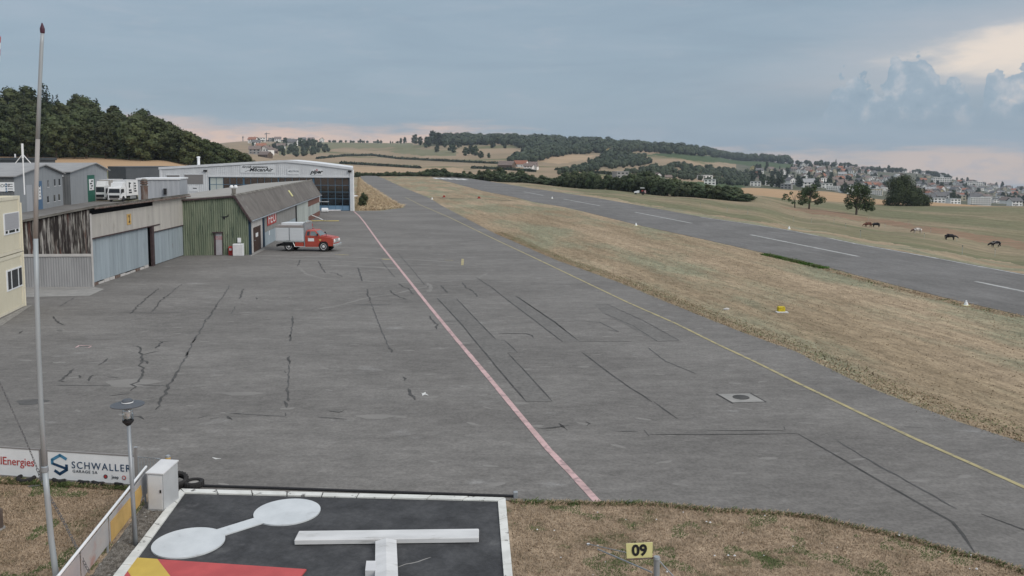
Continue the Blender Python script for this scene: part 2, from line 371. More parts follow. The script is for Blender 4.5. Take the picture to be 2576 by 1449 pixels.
# ================================================================== TERRAIN
UK = [-2600,-600,0,200,400,500,630,750,1000,1150,1300,1500,1700,1880,2050,2250,2576,3300,5200]
YK = [2,60,80,100,120,165,205,250,290,330,400,500,650,850,1100,1400,1800,2300,3500,6000]
_l = [0,0,0,0,0,0,3.5,6.8,11,18.5,22,22,20,18,18,18,18,18,18,18]
ZT = [_l, _l, _l,
 [0,0,0,0,0,0,3.5,6.8,10.5,17,20,20,18,18,18,18,18,18,18,18],
 [0,0,0,0,0,0,3.5,6.8,8.5,10.5,11,11,10,10,10,14,20,30,30,30],
 [0,0,0,0,0,0,2.5,5.5,6.5,7.5,7.5,7,5,7,12,22,34,45,45,45],
 [0,0,0,0,0,0,.8,2.5,3.5,4,4.5,4.5,3.5,8,15,25.5,42,54,54,54],
 [0,0,0,0,0,0,0,0,0,0,-1,-2,-1.7,.8,8,20,38.7,52,52,52],
 [0,0,0,0,0,0,0,0,0,0,0,-3,-4,-1.5,3.7,14,34,49,49,49],
 [0,0,0,0,0,0,0,0,0,0,0,-5,-4.6,-2,2.7,17,45,56,50,50],
 [0,0,0,0,0,0,0,0,-.2,-1,-4,-8,-5.5,-3,2.7,20,43,54,48,48],
 [0,0,0,0,0,0,-.5,-1.2,-2.1,-4,-7,-10,-5.5,-3.9,1.7,17,36,45,40,40],
 [0,0,0,0,0,-.9,-1.7,-2.9,-4,-6,-9,-11,-10,-9,-3,10,24,30,25,20],
 [0,0,0,0,-.5,-2.2,-3.1,-3.8,-4.9,-5.5,-6.4,-8.6,-15.3,-19.4,-20,-15.4,-9,2,0,-40],
 [0,0,0,-.6,-1.9,-4.3,-5.9,-7,-7.4,-7.6,-8.2,-10.4,-18.9,-23.3,-23.4,-21,-15.5,-7.3,-20,-80],
 [0,0,-.2,-1.8,-3.1,-5.8,-7.7,-8.6,-8.9,-9.3,-11.5,-15.7,-25.4,-33,-37.5,-37,-33.6,-27,-65,-150],
 [0,0,-1.7,-3.5,-5.2,-7.6,-8.1,-8,-8.1,-10,-14,-21,-29,-38.4,-49,-58,-66.5,-72.5,-135,-320],
 [0,0,-1.7,-3.5,-5.2,-7.6,-8.1,-8,-8.1,-10,-14,-21,-29,-38.4,-50,-61,-74,-90,-150,-340],
 [0,0,-1.7,-3.5,-5.2,-7.6,-8.1,-8,-8.1,-10,-14,-21,-29,-38.4,-50,-61,-74,-90,-150,-340]]
ZT = np.array(ZT, float); UKa = np.array(UK, float); YKa = np.array(YK, float)
def tz_arr(U, Y):
    i = np.clip(np.searchsorted(UKa, U) - 1, 0, len(UK)-2); j = np.clip(np.searchsorted(YKa, Y) - 1, 0, len(YK)-2)
    a = np.clip((U-UKa[i])/(UKa[i+1]-UKa[i]), 0, 1); b = np.clip((Y-YKa[j])/(YKa[j+1]-YKa[j]), 0, 1)
    a = a*a*(3-2*a)
    return (ZT[i,j]*(1-a)+ZT[i+1,j]*a)*(1-b) + (ZT[i,j+1]*(1-a)+ZT[i+1,j+1]*a)*b
def tz(X, Y):
    return float(tz_arr(np.array([WP/2 + FP*X/Y]), np.array([float(Y)]))[0])
def land(u, v, y0, y1=3000):           # where the ground beyond y0 is seen at row v in column u
    Y = np.geomspace(y0, y1, 500); X = (u-WP/2)/FP*Y; Z = tz_arr(np.full(500, float(u)), Y)
    vv = np.array([proj((x,y,z))[1] for x,y,z in zip(X,Y,Z)])
    k = np.where((vv[:-1]-v)*(vv[1:]-v) <= 0)[0]
    k = k[0] if len(k) else int(np.argmin(abs(vv-v)))
    Yk = Y[k]; X0 = (u-WP/2)/FP*Yk
    return Vector((X0, Yk, tz(X0, Yk)))
def seed_u(u, Y):                      # ground point in column u at forward distance Y
    X = (u-WP/2)/FP*Y; return Vector((X, Y, tz(X, Y)))

def inpoly(U, V, poly):
    ins = np.zeros(U.shape, bool); n = len(poly)
    for i in range(n):
        x0,y0 = poly[i]; x1,y1 = poly[(i+1)%n]
        if y0 == y1: continue
        c = ((y0 > V) != (y1 > V)) & (U < (x1-x0)*(V-y0)/(y1-y0)+x0); ins ^= c
    return ins

cu_ = np.concatenate([np.arange(-2600,-400,100), np.arange(-400,3000,6), np.arange(3000,5300,100)]).astype(float)
ry_ = [2.0]
while ry_[-1] < 2650: ry_.append(ry_[-1]*(1.045 if ry_[-1] < 60 else 1.02 if ry_[-1] < 150 else 1.0115 if ry_[-1] < 2400 else 1.08))
ry_ = np.array(ry_); NU, NY = len(cu_), len(ry_)
GU, GY = np.meshgrid(cu_, ry_); GX = (GU-WP/2)/FP*GY; GZ = tz_arr(GU.ravel(), GY.ravel()).reshape(GU.shape)
Vv = np.stack([GX, GY, GZ], -1).reshape(-1,3)
idx = np.arange(NU*NY).reshape(NY,NU)
F = np.stack([idx[:-1,:-1], idx[:-1,1:], idx[1:,1:], idx[1:,:-1]], -1).reshape(-1,4)
C = Vv[F].mean(1)
cy, sy_ = math.cos(PITCH), math.sin(PITCH)
ff = C[:,1]*cy-(C[:,2]-HC)*sy_; uu = C[:,1]*sy_+(C[:,2]-HC)*cy
PU = WP/2+FP*C[:,0]/ff; PV = VP-FP*uu/ff
def wob(a, s, k): return np.sin(a*s+k)+0.6*np.sin(a*s*2.7+1.3*k)+0.35*np.sin(a*s*6.1+2.1*k)
PVj = PV + 1.3*wob(PU, 0.045, 1.0); PUj = PU + 2.0*wob(PV, 0.11, 2.0)
zone = np.zeros(len(F), int)                     # 0 dry grass
Yc = C[:,1]
zone[Yc < 24.5] = 1
zone[(Yc > 205) & (PU < 640)] = 5
zone[(Yc > 205) & (Yc < 222) & (PU < 640)] = 9
zone[(Yc > 268) & (PU < 640) & (Yc < 520)] = 8
past = [(1188,447),(1260,457),(1380,474),(1494,491),(1761,537),(1982,566),(2156,598),(2346,629),(2576,668),(4300,1000),(4300,515),(2576,517),(2250,510),(2050,500),(1880,492),(1700,484),(1500,472),(1300,456)]
zone[inpoly(PUj, PVj, past) & (Yc < 320)] = 2
zone[inpoly(PUj, PVj, [(1960,522),(2040,524),(2140,540),(2267,559),(2394,578),(2576,608),(3200,715),(3200,735),(2576,628),(2394,594),(2267,572),(2140,552),(2030,535)]) & (Yc < 320)] = 3
zone[(Yc >= 320) & (PU > 1850)] = 4
zone[(Yc > 540) & (PU > 1850)] = 6
zone[(Yc > 430) & (PU >= 640) & (PU <= 1850)] = 7
zone[(Yc > 520) & (PU < 640)] = 7
far = (Yc > 520)
zone[far & inpoly(PUj, PVj, [(880,418),(1000,420),(1165,424),(1165,446),(900,442)])] = 10
zone[far & inpoly(PUj, PVj, [(1340,400),(1400,392),(1460,388),(1500,390),(1470,402),(1400,415)])] = 10
zone[far & inpoly(PUj, PVj, [(1600,376),(1660,379),(1700,385),(1690,389),(1610,381)])] = 10
zone[far & inpoly(PUj, PVj, [(1620,388),(1700,385),(1790,391),(1985,404),(2010,424),(1960,424),(1880,416),(1760,405),(1680,395)])] = 11
zone[far & inpoly(PUj, PVj, [(1560,438),(1700,444),(1700,455),(1560,452)])] = 11
zone[far & inpoly(PUj, PVj, [(1720,455),(1870,462),(1870,485),(1720,478)])] = 11
zone[far & inpoly(PUj, PVj, [(700,352),(1030,352),(1040,372),(860,372),(800,384),(700,392)])] = 12
zone[far & inpoly(PUj, PVj, [(1020,372),(1150,380),(1150,395),(980,385)])] = 12
zn = {0:('grass_verge','dry_grass'),1:('lawn','lawn'),2:('pasture','pasture'),3:('dry_band_field','brown_band'),4:('stubble_field','gold'),5:('hillside_field','gold'),
      6:('town_ground','town_ground'),7:('far_field','tan_field'),8:('forest_ground','forest_floor'),9:('meadow_field','meadow'),10:('pale_field','pale_field'),11:('green_field','green_field'),12:('far_meadow','far_meadow')}
for z_, (nm, mt) in zn.items():
    sel = F[zone == z_]
    if not len(sel): continue
    uq, inv = np.unique(sel, return_inverse=True)
    me = bpy.data.meshes.new(nm); me.from_pydata(Vv[uq].tolist(), [], inv.reshape(-1,4).tolist())
    me.materials.append(M[mt]); me.polygons.foreach_set('use_smooth', [True]*len(sel)); me.update()
    struct(link_mesh(nm, me))

# ================================================================== PAVED SURFACES
def resample(pts, step):
    out = [Vector(pts[0])]
    for a, b in zip(pts[:-1], pts[1:]):
        a, b = Vector(a), Vector(b); n = max(1, int((b-a).length/step))
        for k in range(1, n+1): out.append(a.lerp(b, k/n))
    return out
def sheet(name, pts, z, mat, parent=None, jit=0.0, step=0.6, thick=0.0, **props):
    P = [Vector((p[0],p[1],0)) for p in pts]
    if jit:
        Q = resample(P+[P[0]], step)[:-1]
        P = [q + Vector((mnoise.noise(q*0.9), mnoise.noise(q*0.9+Vector((31,7,0))),0))*jit + Vector((mnoise.noise(q*3.1), mnoise.noise(q*3.1+Vector((5,17,0))),0))*jit*0.5 for q in Q]
    tr = tessellate_polygon([P]); n = len(P); mb = MB()
    vs = [(p.x,p.y,z) for p in P]; fs = []
    for t in tr:
        a,b,c = [P[i] for i in t]
        fs.append(t if (b-a).cross(c-a).z > 0 else (t[0],t[2],t[1]))
    if thick:
        area = sum(P[i].x*P[(i+1)%n].y-P[(i+1)%n].x*P[i].y for i in range(n))
        vs += [(p.x,p.y,z-thick) for p in P]
        for i in range(n):
            j = (i+1)%n; fs.append((i,n+i,n+j,j) if area > 0 else (j,n+j,n+i,i))
    mb.add(vs, fs); return mb.build(name, mat, parent, **props)
def strip(name, px, width, z, mat, parent=None, jit=0.0, wj=0.0, step=0.5, g=True):
    P = resample([gp(*p) for p in px] if g else px, step)
    vs = []; sd = rnd.random()*100
    for i, p in enumerate(P):
        t = (P[min(i+1,len(P)-1)]-P[max(i-1,0)]); t.z = 0; t.normalize(); nrm = Vector((-t.y,t.x,0))
        q = p + nrm*(jit*mnoise.noise(Vector((p.x*2.3+sd,p.y*2.3,0))))
        w = width*0.5*(1+wj*mnoise.noise(Vector((p.x*3.7,p.y*3.7,sd)))*2)
        if wj > 0.1 and (i == 0 or i == len(P)-1): w *= 0.25
        vs += [(q.x+nrm.x*w,q.y+nrm.y*w,z),(q.x-nrm.x*w,q.y-nrm.y*w,z)]
    n = len(P)
    return MB().add(vs, [(2*i,2*i+1,2*i+3,2*i+2) for i in range(n-1)]).build(name, mat, parent)

edge_tx = [(2900,1240),(2576,1118),(2500,1090),(2350,1040),(2150,960),(2000,885),(1850,830),(1700,770),(1560,712),(1400,655),(1240,585),(1110,517),(1080,498),(1010,470),(965,449),(940,440)]
edge_bot = [(455,1237),(1262,1257),(1283,1261),(1400,1264),(1500,1266),(1650,1268),(1800,1283),(1950,1290),(2050,1300),(2120,1318),(2200,1335),(2300,1358),(2400,1388),(2480,1405),(2576,1438),(2750,1490)]
AP = [gp(*p) for p in edge_bot] + [gp(*p) for p in edge_tx] + [gp(*p) for p in [(905,440),(912,455),(940,474),(985,503),(1020,522),(960,530),(893,531)]]
AP += [Vector(p+(0,)) for p in [(-30,136),(-45,150),(-58,190),(-98,190),(-88,120),(-62,60),(-40,40)]] + [gp(p[0],p[1]) for p in [(-420,1195),(0,1207),(340,1221),(400,1234)]]
apron = struct(sheet('apron', AP, 0.020, M['asphalt'], jit=0.10, step=0.8, thick=0.03))

rl = [(1085,447),(1120,455),(1217,481),(1299,497),(1341,508),(1419,521),(1475,534),(1600,565),(1760,600),(1960,645),(2084,673),(2200,705),(2380,750),(2576,795),(3000,900)]
rr_ = [(3000,782),(2576,690),(2346,647),(2156,613),(1982,578),(1761,545),(1592,514),(1494,497),(1380,480),(1332,473),(1260,461),(1188,450),(1150,445)]
runway = struct(sheet('runway', [gp(*p) for p in rl+rr_], 0.020, M['asphalt_run'], jit=0.10, step=1.2, thick=0.5))
for a, b in [((1318,482.5),(1367,492)),((1418,501),(1509,518)),((1597,534),(1740,562)),((1888,591),(2160,646)),((2455,709),(2720,764))]:
    strip('centre_line_dash', [a,b], 0.34, 0.028, M['dash'], runway)
for k in range(5):
    f = k/5; a = (1092+f*84, 447.2+f*3.4); strip('threshold_stripe', [a,(a[0]+11+3*f, a[1]+3.0)], 1.9, 0.030, M['white_paint'], runway)
strip('edge_line', [(2080,598.5),(2156,614.3),(2346,648.6),(2576,692),(2800,741)], 0.24, 0.026, M['dash'], runway, jit=0.1, wj=0.5)
strip('edge_line', [(1761,546.5),(1870,561.5),(1982,579.5),(2060,594.5)], 0.22, 0.026, M['dash'], runway, jit=0.1, wj=0.5)
# grassy link track between taxiway and runway
struct(strip('track', [(1080,497),(1150,500),(1220,501),(1300,506)], 1.1, 0.012, pm('track', (0.085,0.085,0.055), (0.12,0.11,0.07), scale=0.4, world=True, rough=1), jit=0.3, wj=0.3))

strip('pink_line', [(890,532),(903,543),(917,560),(960,620),(1006,678),(1075,765),(1145,851),(1225,946),(1300,1037),(1380,1133),(1440,1196),(1503,1265)], 0.185, 0.030, M['pink'], apron, wj=0.06)
strip('yellow_line', [(1020,497),(1060,517),(1130,547),(1250,605),(1350,652),(1450,700),(1575,760),(1700,815),(1800,865),(1900,912),(2000,962),(2100,1010),(2200,1058),(2300,1105),(2440,1167),(2576,1228),(2720,1292)], 0.145, 0.030, M['yellow_line'], apron, wj=0.08)
strip('yellow_mark', [(1164,652),(1163,668)], 0.20, 0.030, M['yellow_line'], apron)
for a, b in [((842,641),(878,642)),((960,652),(985,654)),((1120,655),(1140,656))]: strip('worn_mark', [a,b], 0.5, 0.027, M['yellow_line'], apron, wj=0.4)
# lighter worn bands
for pts, w in [([(640,643),(760,645),(900,648),(1060,655),(1150,661)],0.5),([(690,652),(800,655),(960,662),(1150,670)],0.35),([(820,668),(950,673),(1010,678)],0.7),
               ([(750,672),(770,690),(815,702),(910,708),(1010,711),(1070,712)],0.22),([(1080,720),(1000,738),(915,752),(850,770),(790,780)],0.25),
               ([(1075,706),(1120,709),(1200,702),(1225,688)],0.22),([(1075,712),(1085,725),(1080,735)],0.3)]:
    strip('worn_band', pts, w, 0.024, M['asphalt_light'], apron, jit=0.1, wj=0.35)
sheet('patch', [gp(*p) for p in [(66,722),(234,722),(262,728),(225,745),(66,748)]], 0.026, M['concrete'], apron)
sheet('patch', [gp(*p) for p in [(628,640),(662,625),(668,628),(632,645)]], 0.026, M['concrete'], apron)
slab = sheet('manhole_slab', [gp(*p) for p in [(1806,993.5),(1886,992),(1924,1013),(1843,1015)]], 0.034, M['concrete'], apron)
q = gp(1864,1002); MB().lathe([(0.28,0.036),(0.28,0.046),(0.02,0.048)], (q.x,q.y,0), 14).build('manhole_cover', M['tar'], slab)
strip('slab_joint', [(1802,992.5),(1844,1016.5)], 0.05, 0.036, M['tar'], apron); strip('slab_joint', [(1888,991),(1927,1013.5)], 0.05, 0.036, M['tar'], apron)

# sealed cracks and joints, traced on the apron
CR = []
def crk(ox, oy, s, lst, w=0.075, m='tar', j=0.05):
    for pl in lst: CR.append(([(ox+x*s, oy+y*s) for x,y in pl], w, m, j))
crk(587,620.5,0.3255,[[(1575,400),(1770,610),(1870,735),(2090,1000),(2265,1205)],[(2265,1205),(2465,1200)],[(2465,1200),(2310,1030),(2120,825)],[(2120,825),(2200,825)],
 [(2200,825),(2090,722)],[(2090,722),(2030,722)],[(2030,722),(1870,560),(1725,405)],[(1875,240),(2000,320),(2150,440),(2330,575),(2545,740)],[(2180,385),(2310,470),(2480,580),(2576,660)]],0.062,'tar',0.02)
crk(587,620.5,0.3255,[[(2050,675),(2255,675),(2310,690),(2325,710)],[(460,540),(458,605)],[(443,685),(438,735)],[(430,850),(434,915)],[(395,965),(415,980)],[(422,1090),(424,1200)],
 [(380,1200),(410,1220),(405,1250)],[(405,1290),(400,1315)],[(1205,780),(1232,822)],[(1310,1010),(1330,1040)],[(1355,1100),(1360,1130),(1370,1150),(1395,1165),(1410,1190)],
 [(1515,535),(1530,560),(1570,600),(1568,640)],[(1030,330),(1040,370),(1055,400),(1050,425)],[(1215,340),(1240,370),(1290,395),(1340,410)],
 [(1275,290),(1330,320),(1360,330),(1385,370)],[(660,115),(675,150),(690,180),(715,205)],[(740,200),(800,210),(840,235)],[(960,165),(975,200),(995,270)],[(1600,300),(1660,360)],
 [(1770,280),(1800,320),(1850,345),(1890,390)],[(175,395),(185,410)],[(515,105),(500,150)],[(730,1275),(820,1285),(860,1270)],
 [(2380,1415),(2530,1400)],[(2520,1375),(2560,1410)],[(1780,575),(1600,585)]],0.085,'tar',0.10)
crk(587,620.5,0.3255,[[(1270,50),(1400,200),(1480,300)],[(1570,600),(1745,605)],[(650,1325),(880,1340)],[(0,1295),(400,1318)],[(1130,100),(1250,240)],[(460,600),(440,700)],[(434,915),(424,1090)],[(1060,425),(1140,640),(1200,780)]],0.05,'tar_old',0.06)
crk(0,637.3,0.3124,[[(1280,285),(1170,370),(1110,430),(1045,490)],[(1370,330),(1290,385),(1265,430),(1215,480)],[(1750,410),(1700,490),(1650,560)],
 [(1580,675),(1550,725)],[(1515,795),(1490,835)],[(1440,940),(1395,1020),(1355,1080),(1260,1265)],[(1960,290),(1925,370)],[(1070,750),(1125,760),(1140,830),(1145,880),(1115,910),(1155,930),(1140,1000),(1105,1040),(1065,1060),(1095,1080),(1045,1115)],
 [(1145,825),(1220,805),(1290,790)],[(1140,860),(1190,895)],[(1270,705),(1305,715),(1385,710)],[(1305,715),(1255,770)],[(600,935),(540,980),(485,1030),(520,1040)],[(870,850),(800,905)],
 [(800,980),(745,985),(710,1035)],[(655,985),(630,1010)],[(880,1155),(1040,1135)],[(1180,1175),(1240,1170)],[(430,510),(445,545),(525,585)],[(1600,1335),(1670,1310)],[(1690,1340),(1760,1328)],
 [(1815,1290),(1935,1298)],[(1830,1315),(1865,1345)],[(1070,1320),(1110,1322),(1150,1345)],[(190,625),(160,650)],[(1245,590),(1270,600)]],0.085,'tar',0.12)
crk(0,637.3,0.3124,[[(1470,250),(1410,290),(1370,330)],[(1850,260),(1800,350),(1750,410)],[(1650,560),(1600,650),(1550,725),(1500,835),(1440,940)],[(1895,430),(1860,490)],[(450,1065),(890,1075)],[(1100,1060),(1360,1075)],[(600,360),(480,430)],[(1000,480),(1250,485),(1530,475)],[(860,1000),(960,1005)]],0.06,'tar_old',0.10)
crk(1257.7,670.8,0.3472,[[(595,625),(700,705),(820,795),(940,880),(1045,945),(1100,985)],[(1115,985),(1285,1108)],[(120,215),(240,300),(400,410),(575,545)],
 [(1505,1195),(2065,1190)],[(2065,1190),(2060,1165)],[(1085,1222),(1600,1222),(2150,1215)],[(1045,1190),(1080,1235)],[(270,1180),(430,1165),(500,1155)],[(430,1140),(490,1190)],[(620,1130),(650,1140),(630,1158)]],0.062,'tar',0.02)
crk(1257.7,670.8,0.3472,[[(575,545),(960,545)],[(1140,545),(960,430),(750,340)],[(1300,540),(1050,400),(770,272)],[(770,272),(680,278)],[(1140,545),(1300,540)],[(840,1200),(1000,1198)],[(1070,590),(1200,690),(1420,780)],[(600,400),(720,405),(860,475),(780,460)],[(380,285),(250,290)]],0.05,'tar_old',0.04)
crk(1928.5,1039.7,0.2824,[[(280,190),(700,430),(1100,665),(1650,975),(1750,1090),(1855,1250)],[(1910,905),(2292,1045),(2500,1120)]],0.062,'tar',0.02)
crk(1928.5,1039.7,0.2824,[[(630,255),(1040,500),(1300,640),(1700,860)]],0.05,'tar_old',0.05)
for pl, w, m, j in CR:
    strip('crack', pl, w, 0.0285, M[m], apron, jit=j, wj=0.4 if j > 0.03 else 0.15, step=0.22 if j > 0.03 else 0.8)
# small worn flecks and scuffs, lighter and darker than the asphalt
for nm_, mt_, cnt_, sd_ in (('worn_flecks','asphalt_fleck',1300,1),('dark_flecks','asphalt_fleck_dark',420,2)):
    rs_ = random.Random(sd_); mb = MB(); cells = globals().setdefault('FLECK', {})
    for _try in range(40000):
        if len(mb.f) >= cnt_: break
        u_, v_ = rs_.uniform(60,2450), 560+(1250-560)*rs_.random()**0.75
        if v_ < 560+(u_-1180)*0.46 or (v_ < 760 and u_ < 640) or v_ > 1225: continue
        p = gp(u_,v_); l_ = rs_.uniform(0.05,0.30)*(1 if nm_ == 'worn_flecks' else 1.2); w_ = l_*rs_.uniform(0.2,0.5); a_ = rs_.gauss(0.0,0.35); k_ = 7
        if mnoise.noise(Vector((p.x*0.12,p.y*0.12,sd_*5.0))) < rs_.uniform(-0.5,0.35): continue
        c0_ = (int(p.x//0.8), int(p.y//0.8))
        if any((cx_,cy_) in cells for cx_ in range(c0_[0]-1,c0_[0]+2) for cy_ in range(c0_[1]-1,c0_[1]+2)): continue
        cells[c0_] = 1
        mb.add([(p.x+math.cos(t)*l_*math.cos(a_)-math.sin(t)*w_*math.sin(a_), p.y+math.cos(t)*l_*math.sin(a_)+math.sin(t)*w_*math.cos(a_),0.0222) for t in [2*math.pi*j/k_+rs_.uniform(-.3,.3) for j in range(k_)]],[tuple(range(k_))])
    M[mt_] = pm(mt_,(0.218,0.208,0.196),(0.190,0.181,0.170),scale=3,world=True,rough=0.95) if sd_ == 1 else pm(mt_,(0.118,0.112,0.106),(0.132,0.126,0.119),scale=3,world=True,rough=0.95)
    o = mb.build(nm_, M[mt_], apron); o['kind'] = 'stuff'
M['asphalt_patch'] = pm('asphalt_patch',(0.134,0.128,0.121),(0.154,0.147,0.139),scale=0.7,world=True,rough=0.95); grain(M['asphalt_patch'],0.16,6.0)
K5 = lambda *P: [gp(587+x*0.3255, 620.5+y*0.3255) for x,y in P]
sheet('repair_patch', K5((1575,400),(1725,405),(2030,722),(2090,722),(2200,825),(2120,825),(2465,1200),(2265,1205),(1870,735)), 0.0245, M['asphalt_patch'], apron)
K6 = lambda *P: [gp(1257.7+x*0.3472, 670.8+y*0.3472) for x,y in P]
sheet('repair_patch', K6((20,215),(120,215),(575,545),(455,545)), 0.0245, M['asphalt_patch'], apron)
sheet('repair_patch', K6((680,278),(770,272),(1300,540),(1140,545),(750,340)), 0.0245, M['asphalt_patch'], apron)
for pl_, w_, m_ in (([(1060,990),(1070,993),(1078,996)],0.09,'white_paint'),([(1062,997),(1068,992),(1072,988)],0.09,'white_paint'),([(534,1153),(545,1156),(556,1155)],0.10,'white_paint'),([(192,876),(198,870),(226,871),(234,869)],0.07,'pink'),([(212,877),(224,876),(229,872)],0.06,'pink'),([(198,873),(214,872),(226,873.5)],0.05,'tar')):
    strip('paint_mark', pl_, w_, 0.0262+0.0006*rnd.random(), M[m_], apron, jit=0.05, wj=0.5, step=0.12)
# stains
for u, v, rx, ry, m in [(935,768,1.0,0.16,'tar_old'),(945,1050,0.6,0.25,'asphalt_light'),(610,992,0.7,0.25,'asphalt_light'),(80,1013,0.5,0.35,'tar_old'),(330,965,0.9,0.6,'asphalt_light')]:
    q = gp(u,v); sheet('stain', [(q.x+rx*math.cos(a)*(1+.25*math.sin(3*a)), q.y+ry*math.sin(a)) for a in [k*math.pi/8 for k in range(16)]], 0.0235, M[m], apron)

# ================================================================== BUILDINGS
M['fibre'] = pm('fibre', (0.44,0.42,0.385), (0.38,0.36,0.335), scale=0.7, stretch=(2.2,2.2,0.35), rough=0.9, c3=(0.30,0.285,0.26), s3=1.2, lo3=0.55, hi3=0.7, st3=(2,2,0.4), rand=0.05)
M['blue_plank'] = pm('blue_plank', (0.31,0.36,0.395), (0.265,0.31,0.34), scale=0.8, stretch=(3,3,0.3), rough=0.85, c3=(0.22,0.25,0.275), s3=1.5, lo3=0.56, hi3=0.72, st3=(4,4,0.35), rand=0.05)
M['old_plank'] = pm('old_plank', (0.034,0.028,0.026), (0.34,0.325,0.30), scale=1.6, stretch=(6,6,0.45), rough=0.95, lo=0.46, hi=0.66, c3=(0.085,0.040,0.028), s3=0.9, lo3=0.55, hi3=0.68, rand=0.2)
M['grey_sheet'] = pm('grey_sheet', (0.33,0.33,0.335), (0.28,0.28,0.285), scale=0.8, stretch=(2,2,0.4), rough=0.6)
M['dark'] = pm('dark', (0.012,0.012,0.014), rough=0.9)
M['rust'] = pm('rust', (0.115,0.062,0.045), (0.19,0.165,0.15), scale=3, stretch=(2,2,0.6), rough=0.9)
M['brown_steel'] = pm('brown_steel', (0.045,0.030,0.032), (0.075,0.05,0.05), scale=3, rough=0.8)
M['mossy'] = pm('mossy', (0.20,0.19,0.172), (0.135,0.125,0.11), scale=1.1, rough=0.95, c3=(0.06,0.055,0.045), s3=1.7, lo3=0.54, hi3=0.66, bump=0.3, bscale=6)
M['green_sheet'] = pm('green_sheet', (0.215,0.245,0.175), (0.150,0.180,0.128), scale=1.0, stretch=(2.5,2.5,0.35), rough=0.75, c3=(0.055,0.08,0.06), s3=1.4, lo3=0.54, hi3=0.70, st3=(3,3,0.5))
M['roof_grey'] = pm('roof_grey', (0.158,0.145,0.134), (0.124,0.114,0.106), scale=0.8, stretch=(1,1,1), rough=0.95, c3=(0.195,0.185,0.175), s3=0.9, lo3=0.58, hi3=0.72, rand=0.10, bump=0.15)
M['roof_pale'] = pm('roof_pale', (0.34,0.325,0.30), (0.28,0.265,0.245), scale=0.9, rough=0.9)
M['navy'] = pm('navy', (0.010,0.028,0.055), (0.014,0.035,0.062), scale=2, rough=0.6)
M['white_wall'] = pm('white_wall', (0.50,0.48,0.465), (0.44,0.425,0.41), scale=1.3, rough=0.9)
M['brown_door'] = pm('brown_door', (0.055,0.026,0.016), (0.038,0.017,0.010), scale=2, stretch=(3,3,0.5), rough=0.6)
M['grey_door'] = pm('grey_door', (0.36,0.35,0.37), (0.32,0.31,0.33), scale=2, rough=0.6)
M['red'] = pm('red', (0.42,0.045,0.04), (0.36,0.04,0.035), scale=2, rough=0.5)
M['white'] = pm('white', (0.62,0.62,0.62), (0.55,0.55,0.56), scale=2, rough=0.6)
M['bright_white'] = pm('bright_white', (0.74,0.75,0.76), (0.68,0.69,0.70), scale=2, rough=0.5)
M['black'] = pm('black', (0.018,0.018,0.02), rough=0.6)
M['clad'] = pm('clad', (0.64,0.65,0.66), (0.585,0.595,0.61), scale=0.6, stretch=(1.5,1.5,0.3), rough=0.55)
M['clad_edge'] = pm('clad_edge', (0.70,0.71,0.72), (0.64,0.65,0.665), scale=0.8, rough=0.5)
M['steel_blue'] = pm('steel_blue', (0.085,0.160,0.235), (0.10,0.18,0.255), scale=1, rough=0.5)
M['panel_blue'] = pm('panel_blue', (0.16,0.27,0.39), (0.19,0.30,0.42), scale=1.4, rough=0.5)
M['shutter'] = pm('shutter', (0.235,0.222,0.215), (0.215,0.203,0.198), scale=3, stretch=(0.3,0.3,6), rough=0.7)
M['lilac_grey'] = pm('lilac_grey', (0.37,0.385,0.41), (0.34,0.355,0.38), scale=0.6, stretch=(1.5,1.5,0.3), rough=0.6)
M['anthracite'] = pm('anthracite', (0.052,0.060,0.070), (0.062,0.071,0.082), scale=0.8, rough=0.6)
M['anthracite2'] = pm('anthracite2', (0.070,0.078,0.088), (0.080,0.088,0.098), scale=0.8, rough=0.6)
M['shed_grey'] = pm('shed_grey', (0.27,0.285,0.30), (0.245,0.26,0.275), scale=0.8, stretch=(1.5,1.5,0.3), rough=0.7)
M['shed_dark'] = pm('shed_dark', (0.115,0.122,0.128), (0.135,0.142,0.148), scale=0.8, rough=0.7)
M['shed_roof'] = pm('shed_roof', (0.30,0.30,0.30), (0.26,0.26,0.262), scale=0.4, rough=0.85)
M['door_blue'] = pm('door_blue', (0.075,0.140,0.235), (0.085,0.155,0.25), scale=1, rough=0.6)
M['door_green'] = pm('door_green', (0.018,0.105,0.075), (0.024,0.12,0.085), scale=1, rough=0.6)
M['cream'] = pm('cream', (0.64,0.595,0.465), (0.60,0.555,0.43), scale=0.6, rough=0.55)
M['cream_edge'] = pm('cream_edge', (0.66,0.615,0.495), (0.60,0.56,0.45), scale=1.6, rough=0.55)
M['blind'] = pm('blind', (0.36,0.36,0.38), (0.33,0.33,0.35), scale=5, stretch=(0.2,0.2,8), rough=0.7)
M['galv'] = pm('galv', (0.34,0.36,0.38), (0.27,0.29,0.31), scale=1.5, rough=0.45, metal=0.35)
M['ochre'] = pm('ochre', (0.55,0.36,0.13), (0.48,0.31,0.11), scale=3, rough=0.7)
M['yellow'] = pm('yellow', (0.62,0.50,0.16), (0.56,0.45,0.14), scale=3, rough=0.6)
M['pale_yellow'] = pm('pale_yellow', (0.66,0.62,0.30), (0.60,0.57,0.27), scale=3, rough=0.6)
M['brick_red'] = pm('brick_red', (0.19,0.095,0.075), (0.155,0.08,0.065), scale=2, rough=0.9)
M['pale_sheet'] = pm('pale_sheet', (0.38,0.41,0.39), (0.31,0.34,0.325), scale=1, stretch=(2,2,0.4), rough=0.7, rand=0.1)
M['shed_side'] = pm('shed_side', (0.24,0.24,0.235), (0.20,0.20,0.195), scale=1, stretch=(2,2,0.4), rough=0.85)
